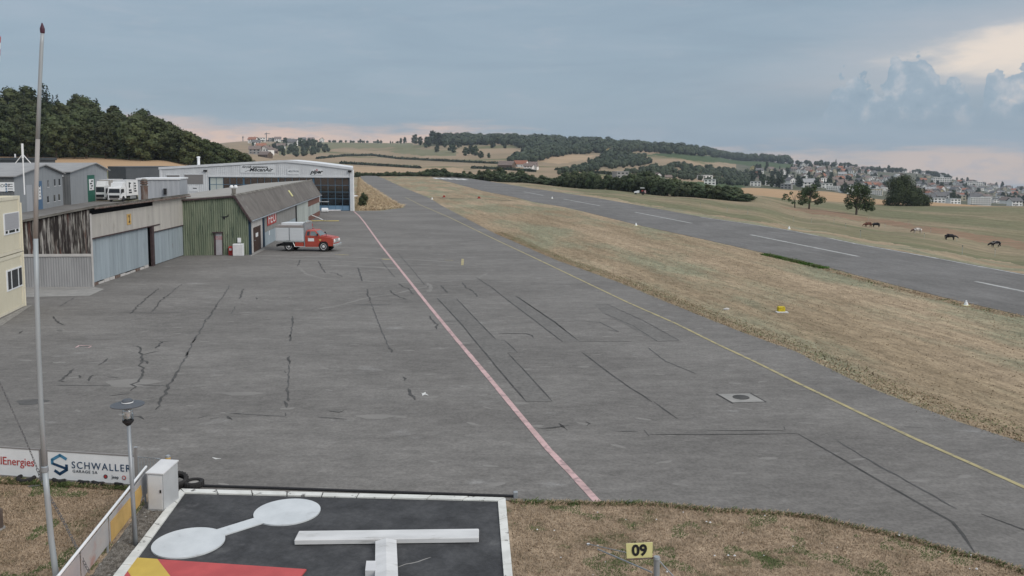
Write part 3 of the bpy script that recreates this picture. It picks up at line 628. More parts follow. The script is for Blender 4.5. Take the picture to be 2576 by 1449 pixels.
def glass_mat(name, tint, gloss=0.25):
    m = bpy.data.materials.new(name); m.use_nodes = True; t = NT(m.node_tree); m.node_tree.nodes.clear()
    tr = t.n('BsdfTransparent', inp={'Color': tint+(1,)}); gl = t.n('BsdfGlossy', inp={'Color': (0.75,0.8,0.85,1), 'Roughness': 0.06})
    lw = t.n('LayerWeight', inp={'Blend': 0.25}); mx = t.n('MixShader', inp={0: t.math('ADD', gloss*0.5, t.math('MULTIPLY', lw.outputs['Fresnel'], gloss*1.5), clamp=True), 1: tr.outputs[0], 2: gl.outputs[0]})
    t.n('OutputMaterial', inp={0: mx.outputs[0]}); return m
M['glass'] = glass_mat('glass', (0.40,0.45,0.50), 0.16)
M['dark_glass'] = pm('dark_glass', (0.02,0.024,0.03), rough=0.12, spec=0.5)

def paneled(parent, name, xs, y, th, z0, z1, mat, jit=0.006):      # a row of upright boards in the local x-z plane
    n = len(xs)-1
    for k in range(n):
        d_ = rnd.uniform(0, jit)
        MB().box(xs[k]+0.006, xs[k+1]-0.006, y-th-d_, y-d_, z0(k) if callable(z0) else z0, z1(k) if callable(z1) else z1).build(name, mat, parent)

# ---- old timber hangar with number 2
A, B = gp(234,722), gp(470,641); fc = Facade(A, B); L = fc.L
hg = thing('timber_hangar', 'old hangar with pale fascia, blue sliding doors and a yellow number plate', 'hangar', A, fc.rz)
zr = lambda y: 4.88 - 0.2*y
roof = MB().prism([(-0.35, zr(-0.35)+0.02), (9.5, zr(9.5)+0.02), (9.5, zr(9.5)+0.12), (-0.35, zr(-0.35)+0.12)], -0.25, L+0.15, 'x').build('roof', M['mossy'], hg)
for k in range(14):
    x = -0.2+k*(L+0.2)/14; MB().prism([(-0.38, zr(-0.38)+0.13),(9.5,zr(9.5)+0.13),(9.5,zr(9.5)+0.16),(-0.38,zr(-0.38)+0.16)], x+0.01, x+(L+0.2)/14-0.02, 'x').build('roof_sheet', M['mossy'], roof)
xo = fc.sz(388,640)[0]
paneled(hg, 'fascia_panel', [0.02+k*(xo-0.02)/8 for k in range(9)], 0.0, 0.03, 3.05, lambda k: 4.52, M['fibre'])
paneled(hg, 'fascia_panel', [xo+k*(L-xo)/4 for k in range(5)], 0.0, 0.03, 2.57, 4.84, M['fibre'])
MB().box(0.05,L-0.05,0.30,0.36,0.0,4.75).build('inner_wall', M['dark'], hg)  # near-black backing sheet, paints the interior darkness behind the facade gaps
xd = fc.sz(377,640)[0]
dr = MB().box(0.15,xd-0.02,0.12,0.16,0.22,3.10).build('sliding_door', M['blue_plank'], hg)
n = 14
for k in range(n):
    w = (xd-0.2)/n; MB().box(0.16+k*w, 0.16+(k+1)*w-0.015, 0.10-rnd.uniform(0,0.008), 0.118, 0.24, 3.04).build('plank', M['blue_plank'], dr)
for k in range(11):
    w = (xd-0.2)/11; MB().box(0.16+k*w, 0.16+(k+1)*w-rnd.uniform(0.03,0.12), 0.06, 0.12, 0.03, 0.20+rnd.uniform(-0.05,0.03)).build('base_block', M['white_wall'] if k%4 else M['rust'], hg)
MB().box(xd+0.45,xo-0.02,-0.06,0.10,0.0,3.04).build('door_post', M['brown_steel'], hg)
xm = fc.sz(436,600)[0]
for a, b in ((xo+0.02, xm-0.03),(xm+0.03, L-0.05)):
    dd = MB().box(a,b,0.08,0.12,0.06,2.55).build('side_door', M['blue_plank'], hg)
    k = 5; 
    for i in range(k): MB().box(a+(b-a)*i/k+0.008, a+(b-a)*(i+1)/k-0.008, 0.055-rnd.uniform(0,0.006), 0.078, 0.07, 2.54).build('plank', M['blue_plank'], dd)
MB().box(xm-0.02,xm+0.02,0.05,0.10,0.9,1.25).build('door_handle', M['rust'], hg)
MB().box(-0.02,xo+1.2,-0.10,-0.035,3.00,3.07).build('door_rail', M['brown_steel'], hg)
MB().box(xo,L,-0.08,-0.035,2.52,2.58).build('door_rail', M['brown_steel'], hg)
MB().tube([(-0.2,-0.42,4.93),(L+0.1,-0.42,4.90)],0.055,6).build('gutter', M['rust'], hg)
MB().tube([(L-0.1,-0.10,4.85),(L-0.1,-0.10,0.1)],0.045,6).build('downpipe', M['galv'], hg)
# end wall towards the viewer: weathered boards over ribbed sheet
for k in range(34):
    y = 0.02+k*0.27; MB().box(-0.05-rnd.uniform(0,0.012), -0.01, y, y+0.262, 2.02+rnd.uniform(-0.03,0.03), zr(y+0.13)).build('board', M['old_plank'], hg)
for k in range(3):
    y0, y1 = k*3.1, k*3.1+3.12
    mb = MB().corr(y0, y1, 0.0, 2.02, 0.155, 0.03); mb.v = [(d_-0.005-0.002*k, x, z) for x, d_, z in mb.v]; mb.build('wall_sheet', M['grey_sheet'], hg)
MB().box(-0.075,-0.055,0.0,9.2,1.93,2.10).build('wall_rail', M['white_wall'], hg)
MB().box(-0.07,0.02,-0.08,0.0,0.0,4.6).build('corner_post', M['white_wall'], hg)
a = fc.rect(317,539,328,564)
pl = MB().box(a[0],a[1],-0.07,-0.045,a[2],a[3]).build('number_plate', M['ochre'], hg)
text('number', '2', 0.74, pl, ((a[0]+a[1])/2,-0.078,(a[2]+a[3])/2), M['black'], sx=0.80, bold=0.01)
c = fc.sz(364,500)[0]
ch = thing('roof_chimney', 'rusty round flue with a double collar on the old hangar roof', 'chimney', dp(364,503,66), 0)
MB().lathe([(0.25,-0.6),(0.25,0.95),(0.24,1.0)],n=14).build('flue', M['rust'], ch, smooth=False)
for z in (0.98,1.18,1.32): MB().lathe([(0.20,z),(0.285,z+0.02),(0.285,z+0.10),(0.20,z+0.12)],n=14).build('collar', M['rust'], ch)
MB().lathe([(0.19,1.0),(0.19,1.5),(0.26,1.52),(0.10,1.62)],n=14).build('cap', M['mossy'], ch)

# ---- green ribbed fire shed
Bc = gp(628,641.5); RZ = R(6.1)
gs = thing('fire_shed', 'long low shed with green ribbed end wall and grey sheet roof', 'shed', Bc, RZ)
def gtop(x): return (4.62+(x+5.7)*0.065) if x < -1.08 else 4.92+(x+1.08)*(-1.72/1.08)
for z0, z1, o in ((0.02,1.76,0.0),(1.74,3.58,-0.012),(3.56,9,-0.024)):
    mb = MB(); k = 32; P = []
    for i in range(k):
        w = 5.68/k; x = -5.7+i*w; P += [(x,0),(x+w*.35,0),(x+w*.5,-0.075),(x+w*.85,-0.075)]
    P.append((-0.02,0)); P = [(x,d_) for x,d_ in P if gtop(x)-0.02 > z0]; n = len(P)
    mb.add([(x,o+d_,z0) for x,d_ in P]+[(x,o+d_,min(z1,gtop(x)-0.02)) for x,d_ in P], [(i,i+1,n+i+1,n+i) for i in range(n-1)])
    mb.build('wall_sheet', M['green_sheet'], gs)
SL = 52.0
MB().prism([(-5.7,0.0),(-0.03,0.0),(-0.03,3.0),(-1.08,4.85),(-5.7,4.55)], 0.05, SL-0.3, 'y').build('inner_wall', M['shed_side'], gs)
rf = MB().prism([(-9.0,4.42),(-1.08,4.94),(-1.06,5.02),(-9.0,4.50)], -0.25, SL, 'y').build('roof', M['roof_pale'], gs)
for k in range(17):
    y0 = -0.28+k*SL/17; d_ = rnd.uniform(0,0.02)
    MB().prism([(-1.10,5.0+d_),(0.24,2.86+d_),(0.29,2.90+d_),(-1.04,5.06+d_)], y0+0.012, y0+SL/17-0.012+0.02, 'y').build('roof_sheet', M['roof_grey'], rf)
MB().prism([(-5.8,4.50),(-1.12,4.83),(-0.05,3.1),(0.20,2.72),(0.30,2.80),(-1.02,4.98),(-5.8,4.62)], -0.30, -0.20, 'y').build('barge_board', M['brown_steel'], gs)
MB().tube([(0.34,-0.25,2.84),(0.34,SL,2.82)],0.06,6).build('gutter', M['galv'], rf)
MB().prism([(-1.25,5.02),(-1.05,5.09),(-0.92,4.94)], -0.3, SL, 'y').build('ridge_cap', M['mossy'], rf)
fs = Facade(Bc, Bc + Vector((-math.sin(RZ), math.cos(RZ), 0))*SL)      # long side, local x = 0
S = lambda u: fs.sz(u, 600)[0]
def sidebox(name, s0, s1, z0, z1, mat, x0=0.0, x1=0.04, par=None): return MB().box(x0,x1,s0,s1,z0,z1).build(name, mat, par or gs)
s1 = S(661)
sidebox('alcove_wall', 0.25, s1, 0.0, 3.02, M['white_wall'], -0.02, 0.0)
bd = sidebox('entrance_door', S(637.5), S(655), 0.05, 2.12, M['brown_door'], 0.0, 0.05)
sidebox('notice', S(642), S(648), 1.25, 1.60, M['bright_white'], 0.052, 0.06, bd); sidebox('handle', S(638.5), S(640), 1.0, 1.05, M['galv'], 0.05, 0.11, bd)
sidebox('corner_post', -0.06, 0.22, 0.0, 3.15, M['navy'], -0.05, 0.16)
sidebox('wall_post', s1, s1+0.45, 0.0, 2.95, M['navy'], 0.0, 0.12)
sN = S(744); k = 12
for i in range(k):
    a, b = s1+0.5+(sN-s1-0.5)*i/k, s1+0.5+(sN-s1-0.5)*(i+1)/k
    mb = MB().corr(a, b-0.01, 1.28, 3.0, 0.3, 0.03); mb.v = [(-d_+0.01, x, z) for x,d_,z in mb.v]; mb.build('wall_sheet', M['shed_side'], gs)
    sidebox('lower_panel', a, b-0.02, 0.02, 1.26, M['blue_plank'], 0.0, 0.03)
sidebox('wall_post', sN, sN+0.6, 0.0, 2.9, M['black'], 0.0, 0.12)
s3, s4 = S(776), SL-0.3
for i in range(6):
    a, b = sN+0.65+(s3-sN-0.65)*i/6, sN+0.65+(s3-sN-0.65)*(i+1)/6
    mb = MB().corr(a, b-0.02, 0.02, 2.9, 0.45, 0.04); mb.v = [(-d_+0.01, x, z) for x,d_,z in mb.v]; mb.build('wall_sheet', M['pale_sheet'], gs)
sidebox('brick_band', s3, s4, 1.9, 2.95, M['brick_red'], 0.0, 0.05)
sidebox('brick_base', s3, s4, 0.0, 0.62, M['brick_red'], 0.0, 0.06)
for i in range(6): sidebox('lower_panel', s3+(s4-s3)*i/6+0.05, s3+(s4-s3)*(i+1)/6-0.05, 0.64, 1.88, M['pale_sheet'], 0.0, 0.04)
a0 = fs.sz(670,535)[0]; a1 = fs.sz(692,530)[0]
sg = MB().box(0.06,0.10,a0,a1,1.78,2.92).build('fire_sign', M['red'], gs)
text('lettering', 'FEU', 1.30, sg, (0.105,(a0+a1)/2,2.33), M['bright_white'], rot=(R(90),0,R(90)), sx=1.05*(a1-a0)/2.6)
sidebox('notice', S(676), S(677.5), 0.85, 1.25, M['bright_white'], 0.04, 0.06)
MB().prism([(0,0),(0.09,0.02),(0.09,0.06),(0,0.04)],0,1).build('roof_plate', M['pale_yellow'], rf, loc=(-0.62,S(741),4.42), rot=(0,R(58),0)).scale = (9,0.8,1)
# end wall: steel door, post, ornament, meter box
fe = Facade(Bc - Vector((math.cos(RZ), math.sin(RZ), 0))*5.7, Bc)
ex = lambda u, v: (fe.sz(u,v)[0]-5.7, fe.sz(u,v)[1])
x0, _ = ex(543.5,600); x1, z1 = ex(558,586)
sd = MB().box(x0,x1,-0.10,-0.05,0.04,z1).build('steel_door', M['grey_door'], gs)
text('notice', 'NE PAS\nFUMER', 0.17, sd, ((x0+x1)/2,-0.105,z1-0.42), M['red'])
MB().box(x0-0.22,x1+0.12,-0.30,-0.04,z1+0.02,z1+0.10).build('door_canopy', M['brown_steel'], gs)
MB().box(x0-0.16,x0-0.02,-0.08,-0.04,0.02,z1).build('door_jamb', M['brown_steel'], gs); MB().box(x1+0.01,x1+0.06,-0.08,-0.04,0.02,z1).build('door_jamb', M['brown_steel'], gs)
MB().box(-5.68,-5.42,-0.14,-0.04,0.0,ex(475,530)[1]).build('wall_post', M['navy'], gs)
x0, z0 = ex(598.5,610); x1, z1 = ex(606.5,598); MB().box(x0,x1,-0.16,-0.04,z0,z1).build('meter_box', M['bright_white'], gs)
x0, z0 = ex(563,545)
pg = MB(); pg.prism([(-0.32,0),(0.30,0.05),(0.34,0.18),(0.40,0.18),(0.38,-0.02),(0.1,-0.07)],-0.09,-0.06); pg.prism([(-0.05,-0.05),(0.18,0.03),(0.10,-0.22),(0.0,-0.22)],-0.10,-0.065)
pg.build('plane_ornament', M['black'], gs, loc=(x0,0,z0))
vt = MB(); vt.lathe([(0.26,0),(0.17,0.12),(0.17,0.50),(0.14,0.52)],n=12); v_ = vt.build('roof_vent', M['mossy'], rf, loc=(-1.35,1.0,5.0))
for s_ in (-0.17,0.17): MB().lathe([(0.05,0.5),(0.15,0.55),(0.17,0.68),(0.08,0.80)],(s_,0,0),12).build('cowl', M['bright_white'], v_)
# things against the green wall
wf = lambda u, v: gp(u, v)
q = wf(599,645); cb = thing('storage_cabinet', 'white metal cabinet against the green ribbed wall', 'cabinet', q, RZ)
MB().bbox(-0.42,0.40,0.0,0.5,0.05,1.02,0.02).build('body', M['bright_white'], cb); MB().box(-0.40,0.38,-0.018,0.0,0.09,0.98).build('door', M['white'], cb); MB().box(-0.40,0.38,0.05,0.48,0.0,0.05).build('plinth', M['galv'], cb)
q = wf(580,643); fx = thing('extinguisher_box', 'red fire extinguisher box beside the white cabinet', 'box', q, RZ)
MB().bbox(-0.17,0.17,0.0,0.35,0.0,0.72,0.03).build('body', M['red'], fx); MB().box(-0.09,0.09,-0.012,0.0,0.42,0.60).build('notice', M['bright_white'], fx); MB().box(-0.12,0.12,0.05,0.3,0.722,0.76).build('lid', M['red'], fx)

# ---- grey lean-to shed behind the timber hangar
A, B = dp(348,500,92), dp(452,500,92.8); A.z = B.z = 0; f3 = Facade(A,B); z_t = f3.sz(400,452)[1]
sh = thing('grey_shed', 'plain light grey metal shed with a flat roof behind the old hangar', 'shed', A, f3.rz)
for i in range(2): MB().corr(f3.L*i/2+0.02, f3.L*(i+1)/2-0.02, 0, z_t, 0.5, 0.02).build('wall_panel', M['lilac_grey'], sh)
MB().box(0.0,f3.L,0.02,5,0,z_t-0.02).build('body', M['lilac_grey'], sh)
MB().box(-0.15,f3.L+0.1,-0.15,5.1,z_t,z_t+0.16).build('roof', M['clad_edge'], sh)
a = f3.rect(412.5,474,420,489); MB().box(a[0],a[1],-0.30,-0.03,a[2],a[3]).build('wall_lamp', M['black'], sh)

# ---- large white aircraft hangar
A, B = dp(405,500,141), gp(889,530.5); A.z = 0; fb = Facade(A,B); L = fb.L; ZH = 6.6; SK = -0.42
wh = thing('aircraft_hangar', 'wide pale grey aircraft hangar with blue glazed sliding doors', 'hangar', A, fb.rz)
xr = fb.sz(715,430)[0]; zp = fb.sz(715,403)[1]
def rz_(x): return ZH+(zp-ZH)*(x/xr) if x < xr else ZH+(zp-ZH)*(1-((x-xr)/(L-xr))**1.25)
xL, zl = fb.sz(526,443.5); xR, _ = fb.sz(878,448); zl = fb.sz(700,446)[1]
def clad(x0, x1, z0, zf):
    k = max(1,int(round((x1-x0)/2.0)))
    for i in range(k):
        a, b = x0+(x1-x0)*i/k, x0+(x1-x0)*(i+1)/k
        MB().corr(a+0.006, b-0.006, z0, 0, 0.33, 0.025, ztop=zf if callable(zf) else (lambda x: zf)).build('cladding_panel', M['clad'], wh)
clad(0.05, xL-0.1, 0.0, lambda x: rz_(x)-0.25); clad(xL-0.1, xR+0.1, zl+0.22, lambda x: rz_(x)-0.25); clad(xR+0.1, L-0.05, 0.0, lambda x: rz_(x)-0.25)
xs = [-0.15+(L+0.3)*i/24 for i in range(25)]
mb = MB()
for z_a, z_b, y0, y1 in ((-0.32,0.05,-0.16,30.0),):
    vs = [(x,y0,rz_(min(max(x,0),L))+z_a) for x in xs]+[(x,y0,rz_(min(max(x,0),L))+z_b) for x in xs]+[(x+SK*y1,y1,rz_(min(max(x,0),L))+z_b) for x in xs]; n = 25
    mb.add(vs, [(i,i+1,n+i+1,n+i) for i in range(n-1)]+[(n+i,n+i+1,2*n+i+1,2*n+i) for i in range(n-1)])
mb.build('roof', M['clad_edge'], wh)
for xw in (0.0, L-0.04): MB().prism([(xw,0.0),(xw+0.04,0.0),(xw+0.04+SK*30,30),(xw+SK*30,30)],0,ZH-0.2,'z').build('side_wall', M['clad'], wh)
MB().prism([(SK*30,30),(L+SK*30,30),(L+SK*30,30.05),(SK*30,30.05)],0,ZH-0.2,'z').build('rear_wall', M['clad'], wh)
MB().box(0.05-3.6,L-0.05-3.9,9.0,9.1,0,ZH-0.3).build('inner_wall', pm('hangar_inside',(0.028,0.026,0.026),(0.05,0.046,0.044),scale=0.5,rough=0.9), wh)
MB().box(L-0.45,L+0.06,-0.10,0.30,0,ZH-0.3).build('corner_trim', M['clad_edge'], wh); MB().box(-0.06,0.3,-0.10,0.30,0,ZH-0.3).build('corner_trim', M['clad_edge'], wh)
MB().box(xL-0.12,xR+0.12,-0.10,0.10,zl,zl+0.24).build('door_lintel', M['clad_edge'], wh)
# glazed sliding doors: four leaves of five bays
NC, rows = 20, [0.42, 1.15, 2.30, 3.45, 4.55, zl-0.03]
rows = [0.05, 0.78, 1.83, 2.88, 3.92, zl-0.05]
cw = (xR-xL)/NC
pane_me = {}
for leaf in range(4):
    fr = MB(); x_a, x_b = xL+leaf*5*cw, xL+(leaf+1)*5*cw; yy = 0.10+0.07*(leaf%2)
    for i in range(6): x = x_a+i*cw; w = 0.11 if i in (0,5) else 0.06; fr.box(x-w/2+(0.06 if i==0 else 0)-(0.06 if i==5 else 0), x+w/2+(0.06 if i==0 else 0)-(0.06 if i==5 else 0), yy, yy+0.07, 0.05, zl-0.02)
    for z in rows: fr.box(x_a+0.02,x_b-0.02,yy+0.004,yy+0.066,z-0.035,z+0.035)
    df = fr.build('door_leaf', M['steel_blue'], wh)
    for i in range(5):
        for j in range(5):
            x = x_a+i*cw; z0, z1 = rows[j]+0.036, rows[j+1]-0.036
            kind = 'panel_blue' if j == 0 else ('pale' if leaf == 0 and i < 2 and j >= 2 else 'glass')
            key = (j, kind)
            if key not in pane_me:
                mt = M['panel_blue'] if kind == 'panel_blue' else (pm('curtain',(0.52,0.56,0.52),(0.47,0.51,0.48),scale=1,rough=0.7) if kind == 'pale' else M['glass'])
                o = MB().box(0,cw-0.06,0,0.02,0,z1-z0).build('door_panel' if j == 0 else 'pane', mt, df); pane_me[key] = o.data
            else: o = link_mesh('door_panel' if j == 0 else 'pane', pane_me[key], df)
            o.location = (x+0.03, yy+0.025, z0)
for u0,v0,u1,v1 in ((420,441,452,460),(464.5,439.4,511,463)):
    a = fb.rect(u0,v0,u1,v1); sm = MB().box(a[0],a[1],-0.06,-0.02,a[2],a[3]).build('roller_shutter', M['shutter'], wh)
    MB().box(a[0]-0.08,a[1]+0.08,-0.09,-0.03,a[3],a[3]+0.12).build('frame', M['clad_edge'], sm)
for u, v in ((517.6,429.5),(881,431)):
    p_ = fb.sz(u,v); MB().bbox(p_[0]-0.28,p_[0]+0.28,-0.30,-0.03,p_[1]-0.14,p_[1]+0.14,0.04).build('flood_light', M['black'], wh)
def signboard(u0,v0,u1,v1,nm='sign_board'):
    a = fb.rect(u0,v0,u1,v1); o = MB().box(a[0],a[1],-0.07,-0.035,a[2],a[3]).build(nm, M['bright_white'], wh); return o, a
M['ink'] = pm('ink',(0.012,0.016,0.02),rough=0.7); M['ink_blue'] = pm('ink_blue',(0.012,0.035,0.075),(0.014,0.04,0.08),scale=2,rough=0.6)
o, a = signboard(605,415,691,435); w, h = a[1]-a[0], a[3]-a[2]
text('lettering','Aircraft maintenance',0.52,o,(a[0]+w*0.42,-0.075,a[2]+h*0.75),M['ink'],shear=0.3,bold=0.012)
text('lettering','MécanAir',0.78,o,(a[0]+w*0.60,-0.075,a[2]+h*0.38),M['ink'],shear=0.3,sx=1.3,bold=0.02)
MB().prism([(0,0),(w*0.36,h*0.42),(w*0.37,h*0.42),(w*0.05,0)],-0.078,-0.072).build('emblem', M['ink'], o, loc=(a[0]+w*0.12,0,a[2]+h*0.18))
o, a = signboard(723,425,751,439); w, h = a[1]-a[0], a[3]-a[2]
text('lettering','TEXTRON',0.36,o,(a[0]+w*0.60,-0.075,a[2]+h*0.55),M['ink_blue']); MB().prism([(0,0),(0.28,0.1),(0.2,-0.1)],-0.078,-0.072).build('emblem',M['ink'],o,loc=(a[0]+0.15,0,a[2]+h*0.55))
o, a = signboard(781,424,811,440); w, h = a[1]-a[0], a[3]-a[2]
text('lettering','piper',0.78,o,(a[0]+w*0.5,-0.075,a[2]+h*0.48),M['black'],shear=0.35,sx=1.15,bold=0.03)
MB().prism([(0,0),(0.22,0.30),(0.44,0),(0.30,0),(0.22,0.12),(0.14,0)],-0.08,-0.072).build('emblem',M['red'],o,loc=(a[0]+w*0.5-0.1,0,a[2]+h*0.66))
o, a = signboard(476,468,498,482); MB().box(a[0]+(a[1]-a[0])*.45,a[1]-0.15,-0.08,-0.072,a[3]-0.42,a[3]-0.28).build('lettering',M['ink'],o)
vp_ = fb.sz(447,418); vpp = MB().lathe([(0.22,0),(0.22,1.35),(0.30,1.40),(0.30,1.55),(0.1,1.62)],n=12).build('flue_pipe', M['bright_white'], wh, loc=(vp_[0],6,rz_(vp_[0])))
# light aircraft parked inside, seen through the glass
pa = A + fb.d*(fb.sz(850,500)[0]-2.5) + fb.n*3.6
pl = thing('light_aircraft', 'white high wing light aircraft parked behind the hangar glass', 'aircraft', (pa.x,pa.y,0), fb.rz+R(80))
MB().lathe([(0.06,-3.6),(0.25,-2.0),(0.52,-0.4),(0.58,0.6),(0.48,1.7),(0.35,2.2),(0.12,2.35)],(0,0,1.25),14,'x').build('fuselage', M['bright_white'], pl, smooth=True)
MB().prism([(-0.5,2.10),(0.7,2.12),(0.9,2.18),(0.6,2.26),(-0.5,2.18)],-4.2,4.2,'y').build('wing', M['bright_white'], pl)
MB().prism([(-3.7,1.3),(-2.8,1.3),(-3.35,2.6),(-3.85,2.6)],-0.04,0.04,'y').build('fin', M['bright_white'], pl)
MB().prism([(-3.8,1.35),(-3.1,1.35),(-3.1,1.40),(-3.8,1.40)],-1.5,1.5,'y').build('tailplane', M['bright_white'], pl)
for x, y in ((1.6,0),(-0.1,0.95),(-0.1,-0.95)):
    MB().lathe([(0.2,-0.07),(0.22,0),(0.2,0.07)],(x,y,0.24),12,'y').build('wheel', M['black'], pl); MB().tube([(x,y,0.25),(x*0.9,y*0.3,0.95)],0.04).build('leg', M['galv'], pl)

# ---- grey workshops behind
def workshop(name, label, u0, v0, Y0, u1, Y1, apex, depth, eave, wall, roofm):
    A, B = dp(u0,500,Y0), dp(u1,500,Y1); A.z = B.z = 0; f = Facade(A,B)
    t = thing(name, label, 'workshop', A, f.rz); xa, za = f.sz(*apex); Lw = f.L
    zt = lambda x: eave+(za-eave)*(x/xa) if x < xa else eave+(za-eave)*(Lw-x)/(Lw-xa)
    k = 9
    for i in range(k):
        a, b = Lw*i/k, Lw*(i+1)/k; mb = MB()
        xs = [a+0.01] + ([xa] if a < xa < b else []) + [b-0.01]; n = len(xs)
        mb.add([(x,-0.03,0) for x in xs]+[(x,-0.03,zt(x)) for x in xs],[(j,j+1,n+j+1,n+j) for j in range(n-1)]); mb.build('wall_panel', wall, t)
    MB().prism([(0,0),(Lw,0),(Lw,eave-0.05),(xa,za-0.05),(0,eave-0.05)],0,depth,'y').build('body', M['shed_dark'], t)
    r_ = MB(); 
    for (xa0,za0),(xb0,zb0) in (((-0.5,eave-0.12),(xa,za+0.02)),((Lw+0.5,eave-0.12),(xa,za+0.02))):
        r_.add([(xa0,-0.5,za0),(xb0,-0.5,zb0),(xb0,depth,zb0),(xa0,depth,za0),(xa0,-0.5,za0+0.16),(xb0,-0.5,zb0+0.16),(xb0,depth,zb0+0.16),(xa0,depth,za0+0.16)],[(0,1,2,3),(4,5,6,7),(0,1,5,4),(1,2,6,5),(2,3,7,6),(3,0,4,7)])
    r_.build('roof', roofm, t)
    return t, f, zt
w1, f1, zt1 = workshop('grey_workshop', 'grey gabled workshop with six narrow windows and a blue door', 36,0,126,158.5,150,(107,416),48,5.5,M['shed_grey'],M['shed_roof'])
for u, va, vb in ((120.3,453.4,470),(137,451,467),(148.7,450,466),(120,494,509),(136.5,491,506),(148,489,503)):
    a = f1.rect(u-2.1,va,u+2.1,vb); wn = MB().box(a[0],a[1],-0.06,-0.035,a[2],a[3]).build('window', M['dark_glass'], w1); MB().box(a[0]-0.12,a[1]+0.12,-0.10,-0.04,a[2]-0.12,a[2]-0.01).build('sill', M['clad'], wn)
a = f1.rect(93,455.7,107,526); d1 = MB().box(a[0],a[1],-0.09,-0.035,0.03,a[3]).build('sliding_door', M['door_blue'], w1)
a = f1.rect(93.5,469,102,501); bn = MB().box(a[0],a[1],-0.13,-0.095,a[2],a[3]).build('banner', M['bright_white'], d1)
for k in range(4): MB().box(a[0]+0.5,a[1]-0.4,-0.14,-0.132,a[2]+0.35+k*0.52,a[2]+0.53+k*0.52).build('lettering', M['ink'], bn)
a = f1.rect(65,466,82,531); MB().box(a[0],a[1],-0.07,-0.035,0.03,a[3]).build('large_door', M['lilac_grey'], w1)
# eave side of the first workshop faces the viewer: ribbed sheet and sign
Lw1 = 40
for k in range(8):
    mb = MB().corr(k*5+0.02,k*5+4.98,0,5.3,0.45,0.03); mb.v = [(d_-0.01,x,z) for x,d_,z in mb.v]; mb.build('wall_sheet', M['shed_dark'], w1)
fsd = Facade(f1.A + f1.n*40, f1.A)      # runs left to right towards the corner
a = fsd.rect(-16,458.5,37,481.5); a = (40-a[1],40-a[0],a[2],a[3])
sgn = MB().box(-0.14,-0.06,a[0],a[1],a[2],a[3]).build('sign_board', M['bright_white'], w1)
g = lambda u: 40-fsd.sz(u,470)[0]
text('lettering','GROUP',0.62,sgn,(-0.15,g(6),(a[2]+a[3])/2+0.15),M['ink'],rot=(R(90),0,R(-90)))
for k in range(4):
    z = a[3]-0.28-k*0.34
    MB().box(-0.155,-0.142,g(18.5),g(14.5),z-0.12,z+0.12).build('emblem', M['door_blue'], sgn); MB().box(-0.155,-0.142,g(33),g(20.5),z-0.05,z+0.04).build('lettering', M['ink'], sgn)
w2, f2, zt2 = workshop('grey_workshop', 'grey gabled workshop with a tall green door behind parked trucks', 178,0,152,272,173,(236,411.5),46,5.75,M['shed_grey'],M['shed_roof'])
a = f2.rect(218.6,441,239,507); d2 = MB().box(a[0],a[1],-0.09,-0.035,0.03,a[3]).build('sliding_door', M['door_green'], w2)
a = f2.rect(222,451,235,478); bn = MB().box(a[0],a[1],-0.13,-0.095,a[2],a[3]).build('banner', M['bright_white'], d2)
for k, (fx0, fx1) in enumerate(((0.2,0.5),(0.35,0.8),(0.15,0.6),(0.4,0.85))): MB().box(a[0]+(a[1]-a[0])*fx0,a[0]+(a[1]-a[0])*fx1,-0.14,-0.132,a[2]+0.25+k*0.45,a[2]+0.48+k*0.45).build('lettering', M['ink'], bn)
MB().box(-0.9,-0.05,1.0,30,4.9,5.15).build('canopy', M['clad_edge'], w2)
for k in range(6):
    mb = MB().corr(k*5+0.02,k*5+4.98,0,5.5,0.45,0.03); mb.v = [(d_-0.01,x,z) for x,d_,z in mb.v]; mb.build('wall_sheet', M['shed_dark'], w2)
A, B = dp(273,450,192), dp(317.6,450,178); A.z = B.z = 0; f4 = Facade(A,B); z_t = f4.sz(300,421)[1]
bx = thing('anthracite_office', 'small dark anthracite flat roofed office block behind the workshops', 'building', A, f4.rz)
for k in range(4): MB().box(f4.L*k/4+0.01,f4.L*(k+1)/4-0.01,-0.04,0,0,z_t).build('wall_panel', M['anthracite'], bx)
MB().box(0,f4.L,0,16,0,z_t-0.03).build('body', M['anthracite2'], bx); MB().box(-0.1,f4.L+0.1,-0.1,16.1,z_t-0.02,z_t+0.15).build('roof', M['anthracite'], bx)
MB().box(f4.L*0.55,f4.L*0.68,-0.06,-0.045,1.5,3.4).build('door', M['dark_glass'], bx)
for y in (3.5,7.5,11.5): 
    wn = MB().box(f4.L+0.01,f4.L+0.05,y,y+1.0,2.3,4.3).build('window', M['dark_glass'], bx); MB().box(f4.L+0.01,f4.L+0.09,y-0.1,y+1.1,2.18,2.28).build('sill', M['clad'], wn)
A = dp(-90,405,215); A.z = 0; hb = thing('dark_hall', 'long dark flat roofed hall at the forest edge beyond the workshops', 'hall', A, R(-4))
wl = (72+90)/2190*215; MB().box(0,wl,0,12,0,7.6).build('wall', M['anthracite2'], hb); MB().box(-0.3,wl+0.3,-0.3,12.3,7.6,8.3).build('roof', M['anthracite'], hb); MB().lathe([(0.2,8.3),(0.2,9.1),(0.1,9.2)],(wl*0.7,3,0),10).build('vent', M['white'], hb)
q = dp(350,446,200); q.z = tz(q.x,q.y); ct = thing('cargo_trailer', 'orange red cargo trailer with a pale roof rail by the meadow', 'trailer', q, R(5))
MB().bbox(0,4.6,0,2.2,0.6,2.0,0.05).build('body', pm('orange',(0.36,0.10,0.05),(0.30,0.085,0.045),scale=1,rough=0.6), ct); MB().box(-0.05,6.0,-0.05,2.25,2.0,2.18).build('roof_rail', M['pale_sheet'], ct)
